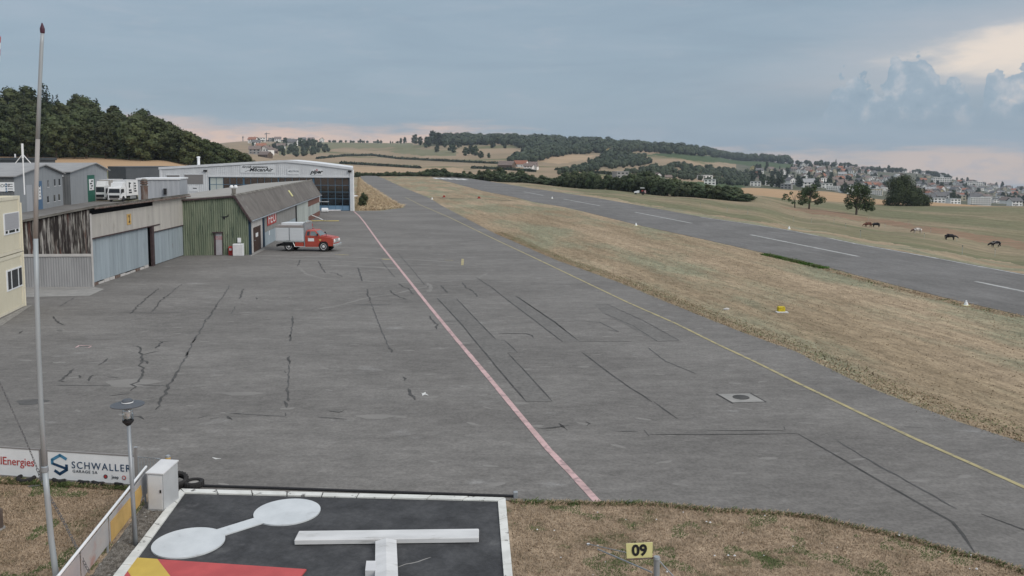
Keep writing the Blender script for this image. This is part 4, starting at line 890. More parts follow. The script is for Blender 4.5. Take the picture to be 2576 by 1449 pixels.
for x in (0.9,3.6): MB().lathe([(0.3,-0.1),(0.34,0),(0.3,0.1)],(x,-0.02,0.34),12,'y').build('wheel', M['black'], ct)

# ---- stacked office containers
B = gp(62,770); A = gp(0,800); dirn = (A-B).normalized(); A = B + dirn*6.05; fk = Facade(A,B); L = fk.L
def container(z0, z1, label, shut):
    t = thing('office_container', label, 'container', (A.x,A.y,z0), fk.rz, 'stacked cream office containers'); h = z1-z0
    MB().box(0.1,L-0.1,0.03,2.4,0.1,h-0.1).build('wall', M['cream'], t)
    fr = MB()
    for x in (0,L-0.22): fr.box(x,x+0.22,-0.03,0.15,0.0,h-0.02)
    fr.box(0.22,L-0.22,-0.02,0.15,0.0,0.16); fr.box(0.22,L-0.22,-0.02,0.15,h-0.20,h-0.02); fr.box(L-0.15,L-0.02,0.16,2.4,0.0,0.16); fr.box(L-0.15,L-0.02,0.16,2.4,h-0.2,h-0.02)
    fr.build('frame', M['cream_edge'], t)
    for k in range(7): x = 0.3+k*0.8; MB().box(x,x+0.785,0.012,0.03,0.17,h-0.21).build('wall_panel', M['cream'], t)
    u0,v0,u1,v1 = (13,533,52,587) if shut else (13,672,54,729)
    a = fk.rect(u0,(v0),u1,(v1)); x0, x1 = fk.sz(u0,640)[0], fk.sz(u1,640)[0]; x0, x1 = min(x0,x1), max(x0,x1); zm = (a[2]+a[3])/2-z0; hh = 0.56 if shut else 0.55
    wn = MB().box(x0,x1,-0.02,0.012,zm-hh,zm+hh).build('window', M['bright_white'], t); wd = x1-x0
    if shut:
        MB().box(x0+wd*0.06,x1-wd*0.06,-0.035,-0.021,zm-hh*0.55,zm+hh*0.93).build('blind', M['blind'], wn)
        for f0,f1_ in ((0.07,0.2),(0.3,0.66),(0.76,0.9)): MB().box(x0+wd*f0,x0+wd*f1_,-0.03,-0.021,zm-hh*0.86,zm-hh*0.62).build('pane', M['dark_glass'], wn)
    else:
        for f0,f1_ in ((0.07,0.25),(0.32,0.68),(0.75,0.93)): MB().box(x0+wd*f0,x0+wd*f1_,-0.03,-0.021,zm-hh*0.85,zm+hh*0.85).build('pane', M['dark_glass'], wn)
    MB().tube([(L+0.02,-0.05,0.0),(L+0.02,-0.05,h-0.4 if shut else h)],0.035).build('drain_pipe', M['cream_edge'], t)
    return t
zt_ = dp(61,491,B.y).z
container(3.03, zt_, 'upper cream container with its window blind drawn', True); container(0.0, 3.0, 'lower cream container with a three pane white window', False)
am = thing('antenna_mast', 'thin white antenna mast with two sloping arms on the container roof', 'antenna', (dp(62,491,47.6).x,47.6,zt_))
zt2_ = dp(61,362,47.6).z-zt_
MB().tube([(0,0,0),(0,0,zt2_)],0.035,6).build('pole', M['bright_white'], am); MB().tube([(0,0,zt2_*0.72),(0,0,zt2_+0.02)],0.06,8).build('whip', M['bright_white'], am)
for s_ in (-1,1): MB().tube([(0,0,zt2_*0.80),(s_*0.42,0,zt2_*0.62)],0.022,6).build('arm', M['bright_white'], am)
struct(sheet('gravel_strip', [gp(*p) for p in [(-60,838),(64,772),(82,768),(-40,850)]], 0.032, pm('gravel_pale',(0.30,0.29,0.27),(0.18,0.17,0.16),scale=9,world=True,rough=1)))

# ================================================================== VEHICLES
M['fire_red'] = pm('fire_red', (0.40,0.065,0.042), (0.36,0.058,0.038), scale=1.5, rough=0.35, spec=0.5)
M['alu'] = pm('alu', (0.62,0.64,0.66), (0.57,0.59,0.61), scale=2, stretch=(0.4,0.4,10), rough=0.45)
M['tyre'] = pm('tyre', (0.018,0.018,0.019), (0.028,0.027,0.027), scale=6, rough=0.9)
M['cab_glass'] = pm('cab_glass', (0.10,0.125,0.13), (0.14,0.17,0.175), scale=1.5, rough=0.08, spec=0.6)
M['chrome'] = pm('chrome', (0.60,0.62,0.62), (0.50,0.52,0.52), scale=4, rough=0.25, metal=0.6)
def wheel(par, x, y, r, w, side, hub=M['white']):
    t = MB().lathe([(r*0.60,-w/2),(r*0.92,-w/2),(r,-w*0.32),(r,w*0.32),(r*0.92,w/2),(r*0.60,w/2)],(0,0,0),20,'y').build('wheel', M['tyre'], par, loc=(x,y,r), smooth=False)
    MB().lathe([(r*0.61,-0.02),(r*0.61,0.03),(r*0.35,0.01),(r*0.16,0.05),(r*0.10,0.05)],(0,0,0),16,'y').build('rim', hub, t, loc=(0,side*w*0.42,0), rot=(0,0,0 if side > 0 else R(180)))
    return t
tk_loc = gp(733,633); yaw = R(-7)
tk = thing('fire_truck', 'old red fire truck with silver shuttered body parked by the shed', 'truck', (tk_loc.x-0.12, tk_loc.y+0.9, 0.02), yaw); tk.scale = (0.94,0.94,1.0)
hw = 0.98
MB().box(-1.15,4.0,-0.42,-0.30,0.42,0.58).box(-1.15,4.0,0.30,0.42,0.42,0.58).box(-1.2,-1.1,-0.9,0.9,0.40,0.60).build('chassis', M['black'], tk)
bd = MB().box(-1.22,1.46,-hw,hw,0.92,2.06).build('cargo_body', M['alu'], tk)
MB().box(-1.24,1.48,-hw-0.02,hw+0.02,2.06,2.26).build('top_rail', pm('rail_grey',(0.30,0.27,0.26),(0.26,0.24,0.23),scale=2,rough=0.6), bd)
MB().bbox(-0.80,1.25,-0.62,0.62,2.26,2.46,0.03).build('roof_box', M['alu'], bd)
MB().box(-1.24,1.48,-hw-0.025,hw+0.025,0.82,0.92).build('sill', M['chrome'], bd)
for x0, x1 in ((-1.14,0.05),(0.16,1.38)):
    for sd_ in (-1,1):
        s_ = MB().box(x0,x1,min(sd_*(hw+0.004),sd_*(hw+0.014)),max(sd_*(hw+0.004),sd_*(hw+0.014)),0.95,2.03).build('roller_shutter', M['alu'], bd)
        for k in range(9): MB().box(x0+0.02,x1-0.02,min(sd_*(hw+0.014),sd_*(hw+0.026)),max(sd_*(hw+0.014),sd_*(hw+0.026)),0.97+k*0.117,0.97+k*0.117+0.10).build('slat', M['alu'], s_)
for sd_ in (-1,1):
    MB().box(0.075,0.135,min(sd_*(hw+0.005),sd_*(hw+0.03)),max(sd_*(hw+0.005),sd_*(hw+0.03)),0.92,2.06).build('divider', M['galv'], bd)
    MB().box(0.62,1.42,min(sd_*0.75,sd_*(hw)),max(sd_*0.75,sd_*hw),0.45,0.82).build('locker', M['fire_red'], bd)
    MB().tube([(0.42,sd_*hw,0.82),(0.62,sd_*hw,0.42),(1.50,sd_*hw,0.42)],0.03,6).build('guard_rail', M['chrome'], bd)
    MB().prism([(-0.55,0.82),(-0.48,0.50),(-0.40,0.80),(-0.2,0.94),(0.2,0.94),(0.40,0.80),(0.48,0.50),(0.55,0.82)],min(sd_*0.7,sd_*(hw+0.01)),max(sd_*0.7,sd_*(hw+0.01))).build('mudguard', M['black'], bd)
MB().box(1.49,1.56,-hw,hw,0.45,2.52).build('cab_guard', M['galv'], tk)
MB().bbox(1.44,1.62,-0.55,0.55,2.46,2.60,0.03).build('light_bar', M['chrome'], tk)
# cab: tapered greenhouse, bonnet and wings
cw_, rw = 0.95, 0.72
cab = MB()
cab.prism([(1.58,0.42),(2.80,0.42),(2.82,0.55),(2.92,0.78),(3.10,0.90),(3.52,0.90),(3.70,0.78),(3.80,0.50),(4.18,0.50),(4.22,0.72),(4.20,1.12),(4.05,1.20),(2.98,1.34),(1.58,1.34)],-cw_,cw_,'y')
v0 = len(cab.v)
cab.add([(1.60,-cw_+0.02,1.34),(2.98,-cw_+0.02,1.34),(2.98,cw_-0.02,1.34),(1.60,cw_-0.02,1.34),(1.66,-rw,1.80),(2.50,-rw,1.80),(2.50,rw,1.80),(1.66,rw,1.80),(1.74,-rw+.1,1.86),(2.40,-rw+.1,1.86),(2.40,rw-.1,1.86),(1.74,rw-.1,1.86)],
        [(0,1,5,4),(1,2,6,5),(2,3,7,6),(3,0,4,7),(4,5,9,8),(5,6,10,9),(6,7,11,10),(7,4,8,11),(8,9,10,11)])
cb = cab.build('cab', M['fire_red'], tk)
MB().prism([(2.98,1.345),(4.04,1.21),(4.04,1.23),(3.5,1.34),(2.98,1.40)],-0.6,0.6,'y').build('bonnet', M['fire_red'], cb)
def quad(name, pts, mat, par): return MB().add(pts+[(p[0]+0.001,p[1],p[2]) for p in pts],[(0,1,2,3)]).build(name, mat, par)
e = 0.012
quad('windscreen', [(2.965+e,-0.84,1.37),(2.965+e,0.84,1.37),(2.53+e,0.66,1.77),(2.53+e,-0.66,1.77)], M['cab_glass'], cb)
for sd_ in (-1,1):
    yA, yB = sd_*(cw_-0.02-0.02+e), sd_*(rw+0.03+e)
    pts = [(2.05,yA,1.38),(2.80,yA,1.38),(2.46,yB,1.74),(2.05,yB,1.74)]; quad('side_window', pts if sd_ < 0 else pts[::-1], M['cab_glass'], cb)
    pts = [(1.70,yA,1.38),(1.99,yA,1.38),(1.99,yB,1.74),(1.75,yB,1.74)]; quad('rear_window', pts if sd_ < 0 else pts[::-1], M['dark_glass'], cb)
    a, b = sorted((sd_*(cw_+0.001), sd_*(cw_+0.012)))
    dr = MB().box(1.78,2.84,a,b,0.52,1.31).build('door', M['fire_red'], cb)
    a, b = sorted((sd_*(cw_+0.0125), sd_*(cw_+0.018)))
    MB().bbox(1.86,2.44,a,b,0.90,1.16,0.002).build('emblem', M['bright_white'], dr); MB().box(1.84,1.98,a,sd_*(cw_+0.03) if sd_ > 0 else b,1.20,1.24).build('handle', M['chrome'], dr)
    a, b = sorted((sd_*(cw_+0.001), sd_*(cw_+0.012))); MB().box(2.66+0.25,3.10,a,b,0.97,1.08).build('badge', M['yellow'], cb)
    MB().box(2.72,2.86,sd_*1.05-0.03,sd_*1.05+0.03,1.38,1.58).build('mirror', M['black'], cb)
MB().box(4.20,4.26,-0.80,0.80,0.76,1.10).build('grille', M['chrome'], cb)
for y in (-0.66,0.66): MB().lathe([(0.13,0),(0.13,0.05),(0.08,0.09)],(4.24,y,0.95),14,'x').build('headlight', M['bright_white'], cb)
MB().bbox(4.22,4.42,-0.98,0.98,0.48,0.68,0.03).build('bumper', M['chrome'], tk)
MB().tube([(3.55,-0.8,1.32),(3.55,-0.8,1.62)],0.02,6).build('marker_rod', M['black'], cb)
for x in (0.0,3.31):
    wheel(tk,x,-0.80,0.45,0.28,-1); wheel(tk,x,0.80,0.45,0.28,1)
q = gp(778,583); rb = thing('hose_cart', 'small red hose cart beside the shed wall behind the fire truck', 'cart', (q.x,q.y,0.02), R(20))
MB().lathe([(0.35,-0.25),(0.35,-0.22),(0.15,-0.2),(0.15,0.2),(0.35,0.22),(0.35,0.25)],(0,0,0.75),16,'y').build('reel', M['red'], rb); MB().box(-0.5,0.5,-0.35,0.35,0.3,0.38).build('frame', M['red'], rb)
for s_ in (-0.38,0.38): MB().lathe([(0.18,-0.04),(0.2,0),(0.18,0.04)],(0.25,s_,0.2),12,'y').build('wheel', M['tyre'], rb)
MB().tube([(-0.5,0,0.35),(-1.1,0,0.75)],0.025,6).build('handle', M['red'], rb)
# white bench-like tail dolly by the hangar door, tow bar near it
q = gp(826,535); td = thing('ground_roller', 'white cylindrical field roller lying by the glazed hangar doors', 'roller', (q.x,q.y,0.02), R(12))
MB().lathe([(0.30,0),(0.34,0.05),(0.34,0.9),(0.25,1.0)],(-1.0,0,0.36),14,'x').build('drum', M['bright_white'], td); MB().tube([(0,0,0.32),(1.8,0.3,0.30)],0.09,8).build('tow_bar', M['white'], td)
q = gp(800,556); tb = thing('tow_bar', 'pale jointed tow bar resting against the brick base of the shed', 'tow bar', (q.x,q.y,0.02), R(-20))
MB().tube([(-0.9,0.0,0.7),(0.2,0,0.35),(0.9,0,0.06)],0.06,8).build('bar', M['bright_white'], tb); MB().box(0.8,1.1,-0.12,0.12,0.0,0.16).build('foot', M['galv'], tb)
q = gp(815,557); yc = MB(); yc.tube([(-1.8,0,0.04),(-0.5,0.25,0.04),(0.6,-0.1,0.04),(1.9,0.15,0.04)],0.05,6); tag(yc.build('wheel_chock_rope', M['yellow'], loc=(q.x,q.y,0.03)), 'yellow rope lying on the apron near the far shed end', 'rope')

def box_truck(label, u, v, yaw, rear, cabh, deflect):
    q = gp(u,v); t = thing('box_truck', label, 'truck', (q.x,q.y,0.02), yaw, 'white box trucks by the green door')
    # faces local -y; x across
    W = 1.25
    cab = MB().prism([(-0.0,0.55),(0.0,1.55),(0.18,cabh-0.15),(0.35,cabh),(2.0,cabh),(2.0,0.55)],-W+0.08,W-0.08,'x').build('cab', M['bright_white'], t)
    MB().add([(-W+0.22,-0.015,1.52),(W-0.22,-0.015,1.52),(W-0.30,0.14,cabh-0.32),(-W+0.30,0.14,cabh-0.32)],[(0,1,2,3)]).build('windscreen', M['dark_glass'], cab)
    MB().box(-W+0.32,W-0.32,-0.04,0.0,0.62,1.12).build('grille', M['black'], cab); MB().bbox(-W+0.04,W-0.04,-0.12,0.3,0.32,0.66,0.05).build('bumper', M['shutter'], cab)
    for s_ in (-1,1):
        MB().box(s_*0.95-0.16,s_*0.95+0.16,-0.14,-0.10,0.40,0.60).build('headlight', M['bright_white'], cab)
        MB().box(s_*(W+0.12)-0.07,s_*(W+0.12)+0.07,-0.05,0.08,1.45,2.15).build('mirror', M['black'], cab)
        a, b = sorted((s_*(W-0.08),s_*(W-0.06))); MB().box(a,b,0.35,1.25,1.55,2.2).build('side_window', M['dark_glass'], cab)
    MB().prism([(0.35,cabh+0.01),(0.75,3.45),(1.9,3.45),(1.9,cabh+0.01)] if deflect else [(0.9,cabh+0.01),(1.05,3.2),(1.9,3.3),(1.9,cabh+0.01)],-W+0.2,W-0.2,'x').build('deflector', M['bright_white'], t)
    bd = MB().box(-W,W,2.15,2.15+rear,0.95,3.65).build('box_body', M['bright_white'], t)
    MB().box(-W-0.02,W+0.02,2.13,2.17+rear,3.60,3.68).build('top_rail', M['white'], bd); MB().box(W*0.6-W,W-W*0.6,2.2,2.1+rear,0.55,0.94).build('chassis', M['black'], t)
    MB().box(W-0.08,W-0.03,3.4,2.15+rear-1.6,0.40,0.85).build('side_guard', M['galv'], t)
    for y in (0.95,2.15+rear-1.3): wheel_pair(t, y, W)
    t.scale = (1.06,1.0,1.08)
    return t, bd, W
def wheel_pair(t, y, W):
    for s_ in (-1,1): MB().lathe([(0.30,-0.14),(0.46,-0.14),(0.50,-0.08),(0.50,0.08),(0.46,0.14),(0.30,0.14)],(s_*(W-0.18),y,0.5),18,'x').build('wheel', M['tyre'], t)
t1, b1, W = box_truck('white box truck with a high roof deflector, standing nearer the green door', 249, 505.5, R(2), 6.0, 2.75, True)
b1.data.materials[0] = pm('box_shade',(0.40,0.385,0.36),(0.35,0.335,0.315),scale=1,rough=0.8)  # white cargo box given grey-beige colour to paint in shade on its side
t2, b2, W = box_truck('white box truck with dark lettering on its box side, parked outermost', 288, 508, R(-4), 5.0, 2.55, False)
for k, (y0,y1,z) in enumerate(((3.0,3.7,3.1),(2.9,3.4,2.6),(2.9,3.9,1.9),(2.9,4.0,1.5),(5.0,5.5,3.05),(5.0,5.7,2.6),(5.0,5.6,2.15),(5.0,5.8,1.7))): MB().box(W,W+0.02,y0,y1,z-0.13,z+0.13).build('lettering', M['ink'], b2)
MB().box(W,W+0.02,2.95,3.3,2.3,3.3).build('emblem', M['ink'], b2); MB().box(W,W+0.02,4.75,4.82,1.5,3.3).build('emblem', M['ink'], b2)
q = gp(172,512); tr = thing('cage_trolley', 'wire cage trolley parked in the gap between two grey workshops', 'trolley', (q.x,q.y,0.02), R(10))
fr = MB()
for x in (0,1.4): 
    for y in (0,0.9): fr.tube([(x,y,0),(x,y,1.7)],0.03,6)
for z in (0.25,0.9,1.7): fr.tube([(0,0,z),(1.4,0,z),(1.4,0.9,z),(0,0.9,z),(0,0,z)],0.025,6)
fr.build('frame', M['galv'], tr); MB().box(0.05,1.35,0.05,0.85,0.25,0.3).build('shelf', M['rust'], tr)

# compact tractor by the hedge
q = land(1611,490,180); ct = thing('compact_tractor', 'small white bonneted tractor with roof parked below the hedge', 'tractor', q, R(172))
MB().prism([(0.3,0.55),(1.75,0.55),(1.8,0.85),(0.9,1.15),(0.3,1.2)],-0.38,0.38,'y').build('bonnet', M['bright_white'], ct)
MB().box(-1.0,0.3,-0.4,0.4,0.45,0.8).build('body', M['black'], ct); MB().bbox(-1.1,0.1,-0.62,0.62,1.85,1.97,0.03).build('roof', M['bright_white'], ct)
for x in (-1.0,0.0):
    for y in (-0.55,0.55): MB().tube([(x,y,0.7),(x,y,1.86)],0.03,6).build('roof_post', M['black'], ct)
MB().box(-0.8,-0.3,-0.3,0.3,0.8,1.3).build('seat', M['red'], ct); MB().box(-1.5,-1.05,-0.6,0.6,0.5,1.2).build('rear_box', pm('pinkish',(0.45,0.3,0.3),rough=0.7), ct)
for x,r_ in ((-0.7,0.5),(1.35,0.3)):
    for y in (-0.6,0.6): MB().lathe([(r_*0.6,-0.12),(r_,-0.1),(r_,0.1),(r_*0.6,0.12)],(x,y,r_),14,'y').build('wheel', M['tyre'], ct)
q = land(1667,491,150); dm = thing('marker_dome', 'white domed marker beside the tractor on the runway verge', 'marker', q)
MB().lathe([(0.36,0.05),(0.46,0.3),(0.42,0.6),(0.25,0.85),(0.05,0.95)],n=14).build('dome', M['bright_white'], dm, smooth=True); MB().lathe([(0.3,-0.3),(0.3,0.06)],n=10).build('base', M['galv'], dm)

# ================================================================== SIGNAL SQUARE (foreground)
def G(*p): return [gp(*q) for q in p]
pad = struct(sheet('signal_pad', G((455,1238),(1271,1259),(1291,1470),(1300,1560),(200,1560),(282,1464)), 0.045, M['asphalt_dark'], thick=0.05))
M['kerb_white'] = pm('kerb_white', (0.66,0.66,0.63), (0.55,0.55,0.52), scale=2.5, rough=0.8, world=True, c3=(0.16,0.155,0.15), s3=4, lo3=0.60, hi3=0.66)
def kerb(pA, pB, qA, qB, n):            # row of painted kerb stones between two edges
    a0, a1, b0, b1 = gp(*pA), gp(*pB), gp(*qA), gp(*qB)
    for k in range(n):
        f0, f1 = k/n+0.002, (k+1)/n-0.002; P = [a0.lerp(a1,f0),a0.lerp(a1,f1),b0.lerp(b1,f1),b0.lerp(b1,f0)]; h = 0.075+rnd.uniform(-0.006,0.006)
        MB().add([(p.x,p.y,0.03) for p in P]+[(p.x,p.y,h) for p in P],[(0,1,5,4),(1,2,6,5),(2,3,7,6),(3,0,4,7),(4,5,6,7),(7,6,5,4)][:5]).build('kerb_stone', M['kerb_white'], pad)
kerb((455,1237),(1271,1258.5),(463,1246.5),(1252,1266.5),9)
kerb((1271.5,1259),(1290,1462),(1252.5,1267),(1268,1462),7)
kerb((454,1238.5),(276,1470),(465,1247),(304,1470),7)
def plate(name, label, cat, polys, z0, z1, mat, sub='plate'):
    o = polys[0][0]; t = thing(name, label, cat, (o.x,o.y,0.045))
    for P in polys:
        n = len(P); area = sum(P[i].x*P[(i+1)%n].y-P[(i+1)%n].x*P[i].y for i in range(n)); P = P if area > 0 else P[::-1]
        MB().add([(p.x-o.x,p.y-o.y,z0) for p in P]+[(p.x-o.x,p.y-o.y,z1) for p in P],[tuple(range(n-1,-1,-1)),tuple(range(n,2*n))]+[(i,(i+1)%n,n+(i+1)%n,n+i) for i in range(n)]).build(sub, mat, t)
    return t
c1, c2 = gp(722.8,1294), gp(474.8,1372); rad = 0.735
db = thing('signal_dumbbell', 'large white dumbbell ground signal of two discs on the black square', 'ground signal', (c1.x,c1.y,0.045))
M['signal_white'] = pm('signal_white', (0.57,0.595,0.61), (0.50,0.525,0.54), scale=1.3, rough=0.6, c3=(0.40,0.41,0.415), s3=2.6, lo3=0.60, hi3=0.78)
dv = c2-c1
MB().lathe([(rad,0),(rad,0.03)],n=48).build('disc', M['signal_white'], db); MB().lathe([(rad*0.985,0),(rad*0.985,0.03)],(dv.x,dv.y,0),48).build('disc', M['signal_white'], db)
nn = Vector((-dv.y,dv.x,0)).normalized()*0.19; a_, b_ = dv.normalized()*(rad-0.05), dv-dv.normalized()*(rad-0.05)
MB().add([tuple(Vector((p.x,p.y,z))) for z in (0.002,0.028) for p in (a_+nn,a_-nn,b_-nn,b_+nn)],[(4,5,6,7),(0,1,5,4),(2,3,7,6),(3,0,4,7),(1,2,6,5)]).build('bar', M['signal_white'], db)
for i, f in enumerate(db.children):
    pass
tb0, tb1 = gp(740,1360,0.15), gp(1204.5,1354,0.15); tf = Facade(tb0,tb1)
M['tee_white'] = pm('tee_white',(0.62,0.62,0.62),(0.53,0.53,0.53),scale=1.6,stretch=(0.5,2,2),rough=0.7,c3=(0.40,0.395,0.385),s3=2.2,lo3=0.58,hi3=0.74)
tm = thing('landing_tee', 'long white wooden landing T raised on the black signal square', 'ground signal', (tb0.x,tb0.y,0.045), tf.rz)
wT = (gp(970,1334.5,0.15)-gp(970,1357.5,0.15)).length
MB().bbox(0,tf.L,0,wT,0.02,0.12,0.015).build('cross_bar', M['tee_white'], tm)
st0, st1 = gp(971,1366,0.1), gp(974,1545,0.1); ls = (st1-st0).length
p0 = Matrix.Rotation(-tf.rz,3,'Z') @ (Vector((st0.x,st0.y,0))-Vector((tb0.x,tb0.y,0)))
p1 = Matrix.Rotation(-tf.rz,3,'Z') @ (Vector((st1.x,st1.y,0))-Vector((tb0.x,tb0.y,0)))
MB().prism([(-0.215,0.0),(0.215,0.0),(0.215,0.10),(0.0,0.15),(-0.215,0.10)],0.0,ls).build('stem', M['tee_white'], tm, loc=(p0.x,p0.y,0.01), rot=(0,0,math.atan2(p1.y-p0.y,p1.x-p0.x)-R(90)))
q = gp(934,1440); bk = plate('ballast_block', 'small pale ballast block beside the stem of the landing T', 'block', [G((922,1431),(946,1431),(946,1456),(919,1456))], 0.0, 0.12, M['white'], 'block')
# red square with yellow diagonal
r0, r1 = gp(346,1412), gp(771,1441); ax = (r1-r0).normalized(); S_ = (r1-r0).length; ay = Vector((ax.y,-ax.x,0)) 
rp = thing('red_signal_panel', 'red square panel with a yellow diagonal band lying on the black square', 'ground signal', (r0.x,r0.y,0.045), math.atan2(ax.y,ax.x))
M['sig_red'] = pm('sig_red', (0.48,0.085,0.085), (0.40,0.07,0.072), scale=1.4, rough=0.7, c3=(0.30,0.10,0.10), s3=3, lo3=0.62, hi3=0.78); M['sig_yellow'] = pm('sig_yellow', (0.56,0.40,0.08), (0.50,0.35,0.07), scale=2, rough=0.6)
MB().box(0,S_,-S_,0,0,0.03).build('panel', M['sig_red'], rp)
w_ = 0.30
for pts in ([(0,0),(w_*1.41,0),(S_,-S_+w_*1.41),(S_,-S_),(S_-w_*1.41,-S_),(0,-w_*1.41)],):
    MB().add([(x,y,0.034) for x,y in pts][::-1],[tuple(range(6))]).build('diagonal_band', M['sig_yellow'], rp)
# repair line scratched across the pad
strip('crack', [(1000,1433),(1020,1425),(1050,1418),(1085,1408)], 0.03, 0.0475, M['concrete'], pad, jit=0.08, wj=0.6, step=0.1)
# black drain hose along the pad
hs = MB().tube(resample([gp(p[0],p[1],0.05) for p in [(512,1222),(700,1228),(900,1235),(1100,1241.5),(1296,1248)]],1.0),0.035,8); tag(hs.build('hose', M['black']), 'black hose lying along the edge of the apron above the signal square', 'hose')
q = gp(1297,1253); pe = thing('hose_peg', 'short grey peg at the end of the black hose', 'peg', q); MB().bbox(-0.05,0.05,-0.05,0.05,0,0.16,0.01).build('post', M['galv'], pe)

# ---- banner fence
def board(A, B, z0, z1, label, lo=0.0):
    f = Facade(A,B); t = thing('banner_board', label, 'banner', A, f.rz)
    MB().box(0,f.L,0,0.025,z0,z1).build('panel', M['bright_white'], t)
    fr = MB()
    fr.box(-0.03,f.L+0.03,-0.01,0.04,z1,z1+0.03); fr.box(-0.03,f.L+0.03,-0.012,0.045,z0-0.05,z0)
    for x in (-0.03,f.L): fr.box(x,x+0.03,-0.01,0.04,z0-0.18,z1)
    fr.build('frame', M['shutter'], t); return t, f
A, B = gp(123,1214), gp(341,1229); f = Facade(A,B); z0, z1 = f.sz(230,1211)[1], f.sz(230,1142)[1]
bb, f = board(A,B,z0,z1,'white garage banner board with blue hexagon logo beside the lamp post'); Lb, hb_ = f.L, z1-z0
pnl = bb.children[0]
M['logo_navy'] = pm('logo_navy',(0.012,0.045,0.10),rough=0.6); M['logo_teal'] = pm('logo_teal',(0.06,0.20,0.33),rough=0.6); M['logo_grey'] = pm('logo_grey',(0.05,0.06,0.075),rough=0.6)
cx, cz, r_ = Lb*0.135, z0+hb_*0.54, hb_*0.36
H = lambda k: (math.cos(R(90+60*k)), math.sin(R(90+60*k)))
def bandpoly(pts, w, mat, nm):
    mb = MB()
    for (x0,y0),(x1,y1) in zip(pts[:-1],pts[1:]):
        dx_, dy_ = x1-x0, y1-y0; l = math.hypot(dx_,dy_); nx, ny = -dy_/l*w/2, dx_/l*w/2; ex_, ey_ = dx_/l*w*0.28, dy_/l*w*0.28
        mb.add([(cx+r_*(x0-ex_+nx),-0.006,cz+r_*(y0-ey_+ny)),(cx+r_*(x0-ex_-nx),-0.006,cz+r_*(y0-ey_-ny)),(cx+r_*(x1+ex_-nx),-0.006,cz+r_*(y1+ey_-ny)),(cx+r_*(x1+ex_+nx),-0.006,cz+r_*(y1+ey_+ny))],[(0,1,2,3)])
    mb.build(nm, mat, pnl)
bandpoly([(0.75,0.62),(0.1,0.95),(-0.78,0.45),(-0.78,0.05)],0.30,M['logo_teal'],'emblem'); bandpoly([(-0.70,0.06),(0.62,-0.62+0.28)],0.26,M['logo_navy'],'emblem')
bandpoly([(0.78,-0.02),(0.78,-0.48),(0.0,-0.95),(-0.5,-0.66)],0.30,M['logo_navy'],'emblem')
text('lettering','SCHWALLER',hb_*0.36,pnl,(Lb*0.275,-0.008,z0+hb_*0.55),M['logo_navy'],align='LEFT',sx=0.98,spacing=1.22)
text('lettering','GARAGE SA',hb_*0.145,pnl,(Lb*0.285,-0.008,z0+hb_*0.335),M['logo_grey'],align='LEFT',spacing=1.2,sx=1.1)
text('lettering','Jeep',hb_*0.16,pnl,(Lb*0.775,-0.008,z0+hb_*0.215),M['logo_grey'])
for fx_, c_ in ((0.665,M['logo_grey']),(0.875,M['red']),(0.965,M['red'])):
    MB().lathe([(0.055,0),(0.055,0.004)],(0,0,0),16,'y').build('emblem', c_, pnl, loc=(Lb*fx_,-0.010,z0+hb_*0.215)); MB().lathe([(0.034,0),(0.034,0.003)],(0,0,0),14,'y').build('emblem', M['signal_white'] if c_ is M['red'] else M['red'], pnl, loc=(Lb*fx_,-0.014,z0+hb_*0.215))
B2 = gp(102,1211.5); A2 = B2 + (B2-gp(341,1229)).normalized()*2.35
b2_, f = board(A2,B2,z0,z1,'white energy company banner board with red lettering left of the mast'); p2 = b2_.children[0]
text('lettering','TotalEnergies',hb_*0.42,p2,(f.L-0.14,-0.008,z0+hb_*0.52),M['red'],align='RIGHT',sx=0.92)
for x, (a, b) in enumerate(((114,1213),(345,1229))):
    q = gp(a,b); ps = thing('banner_post', ['steel post between the two banner boards','steel post at the right end of the garage banner'][x], 'post', q); MB().box(-0.03,0.03,-0.03,0.03,0,1.02).build('post', M['shutter'], ps); MB().box(-0.035,0.035,-0.035,0.035,1.02,1.04).build('cap', M['galv'], ps)
# crowd barrier right of the banners
A, B = gp(350,1228), gp(404,1233); f = Facade(A,B); cbz = f.sz(380,1152)[1]
br = thing('crowd_barrier', 'low steel crowd barrier between the garage banner and the grey cabinet', 'barrier', A, f.rz)
fr = MB().tube([(0,0,0.05),(0,0,cbz),(f.L,0,cbz),(f.L,0,0.05)],0.02,6); fr.tube([(0,0,0.15),(f.L,0,0.15)],0.015,6); fr.build('frame', M['galv'], br)
for k in range(6): MB().tube([(f.L*(k+1)/7,0,0.15),(f.L*(k+1)/7,0,cbz)],0.008,5).build('bar', M['galv'], br)
# tyres
def tyre(q, r_, w, tilt, rz, label, z=None):
    t = thing('tyre', label, 'tyre', (q.x,q.y,0.02 if z is None else z), rz, 'old tyres along the banner fence')
    mb = MB().lathe([(r_*0.62,-w*0.4),(r_*0.80,-w*0.5),(r_*0.95,-w*0.42),(r_,-w*0.2),(r_,w*0.2),(r_*0.95,w*0.42),(r_*0.80,w*0.5),(r_*0.62,w*0.4),(r_*0.60,0)],(0,0,0),24)
    mb.f = mb.f[:-2]; mb.m = mb.m[:-2]; o = mb.build('carcass', M['tyre'], t, loc=(0,0,w*0.5+math.sin(tilt)*r_*0.9), rot=(tilt,0,0))
    for k in range(20):
        a = k*math.pi/10; MB().box(r_*0.97,r_*1.03,-r_*0.05,r_*0.05,-w*0.38,w*0.38).build('tread_block', M['tyre'], o, rot=(0,0,a))
    return t
ty = tyre(gp(488,1226),0.235,0.16,0.0,0,'black tyre lying flat at the corner of the signal square')
MB().lathe([(0.14,0.03),(0.14,0.10)],n=18).build('filling', M['concrete'], ty)
tyre(gp(447,1226),0.25,0.17,R(22),R(30),'black tyre leaning behind the grey cabinet')
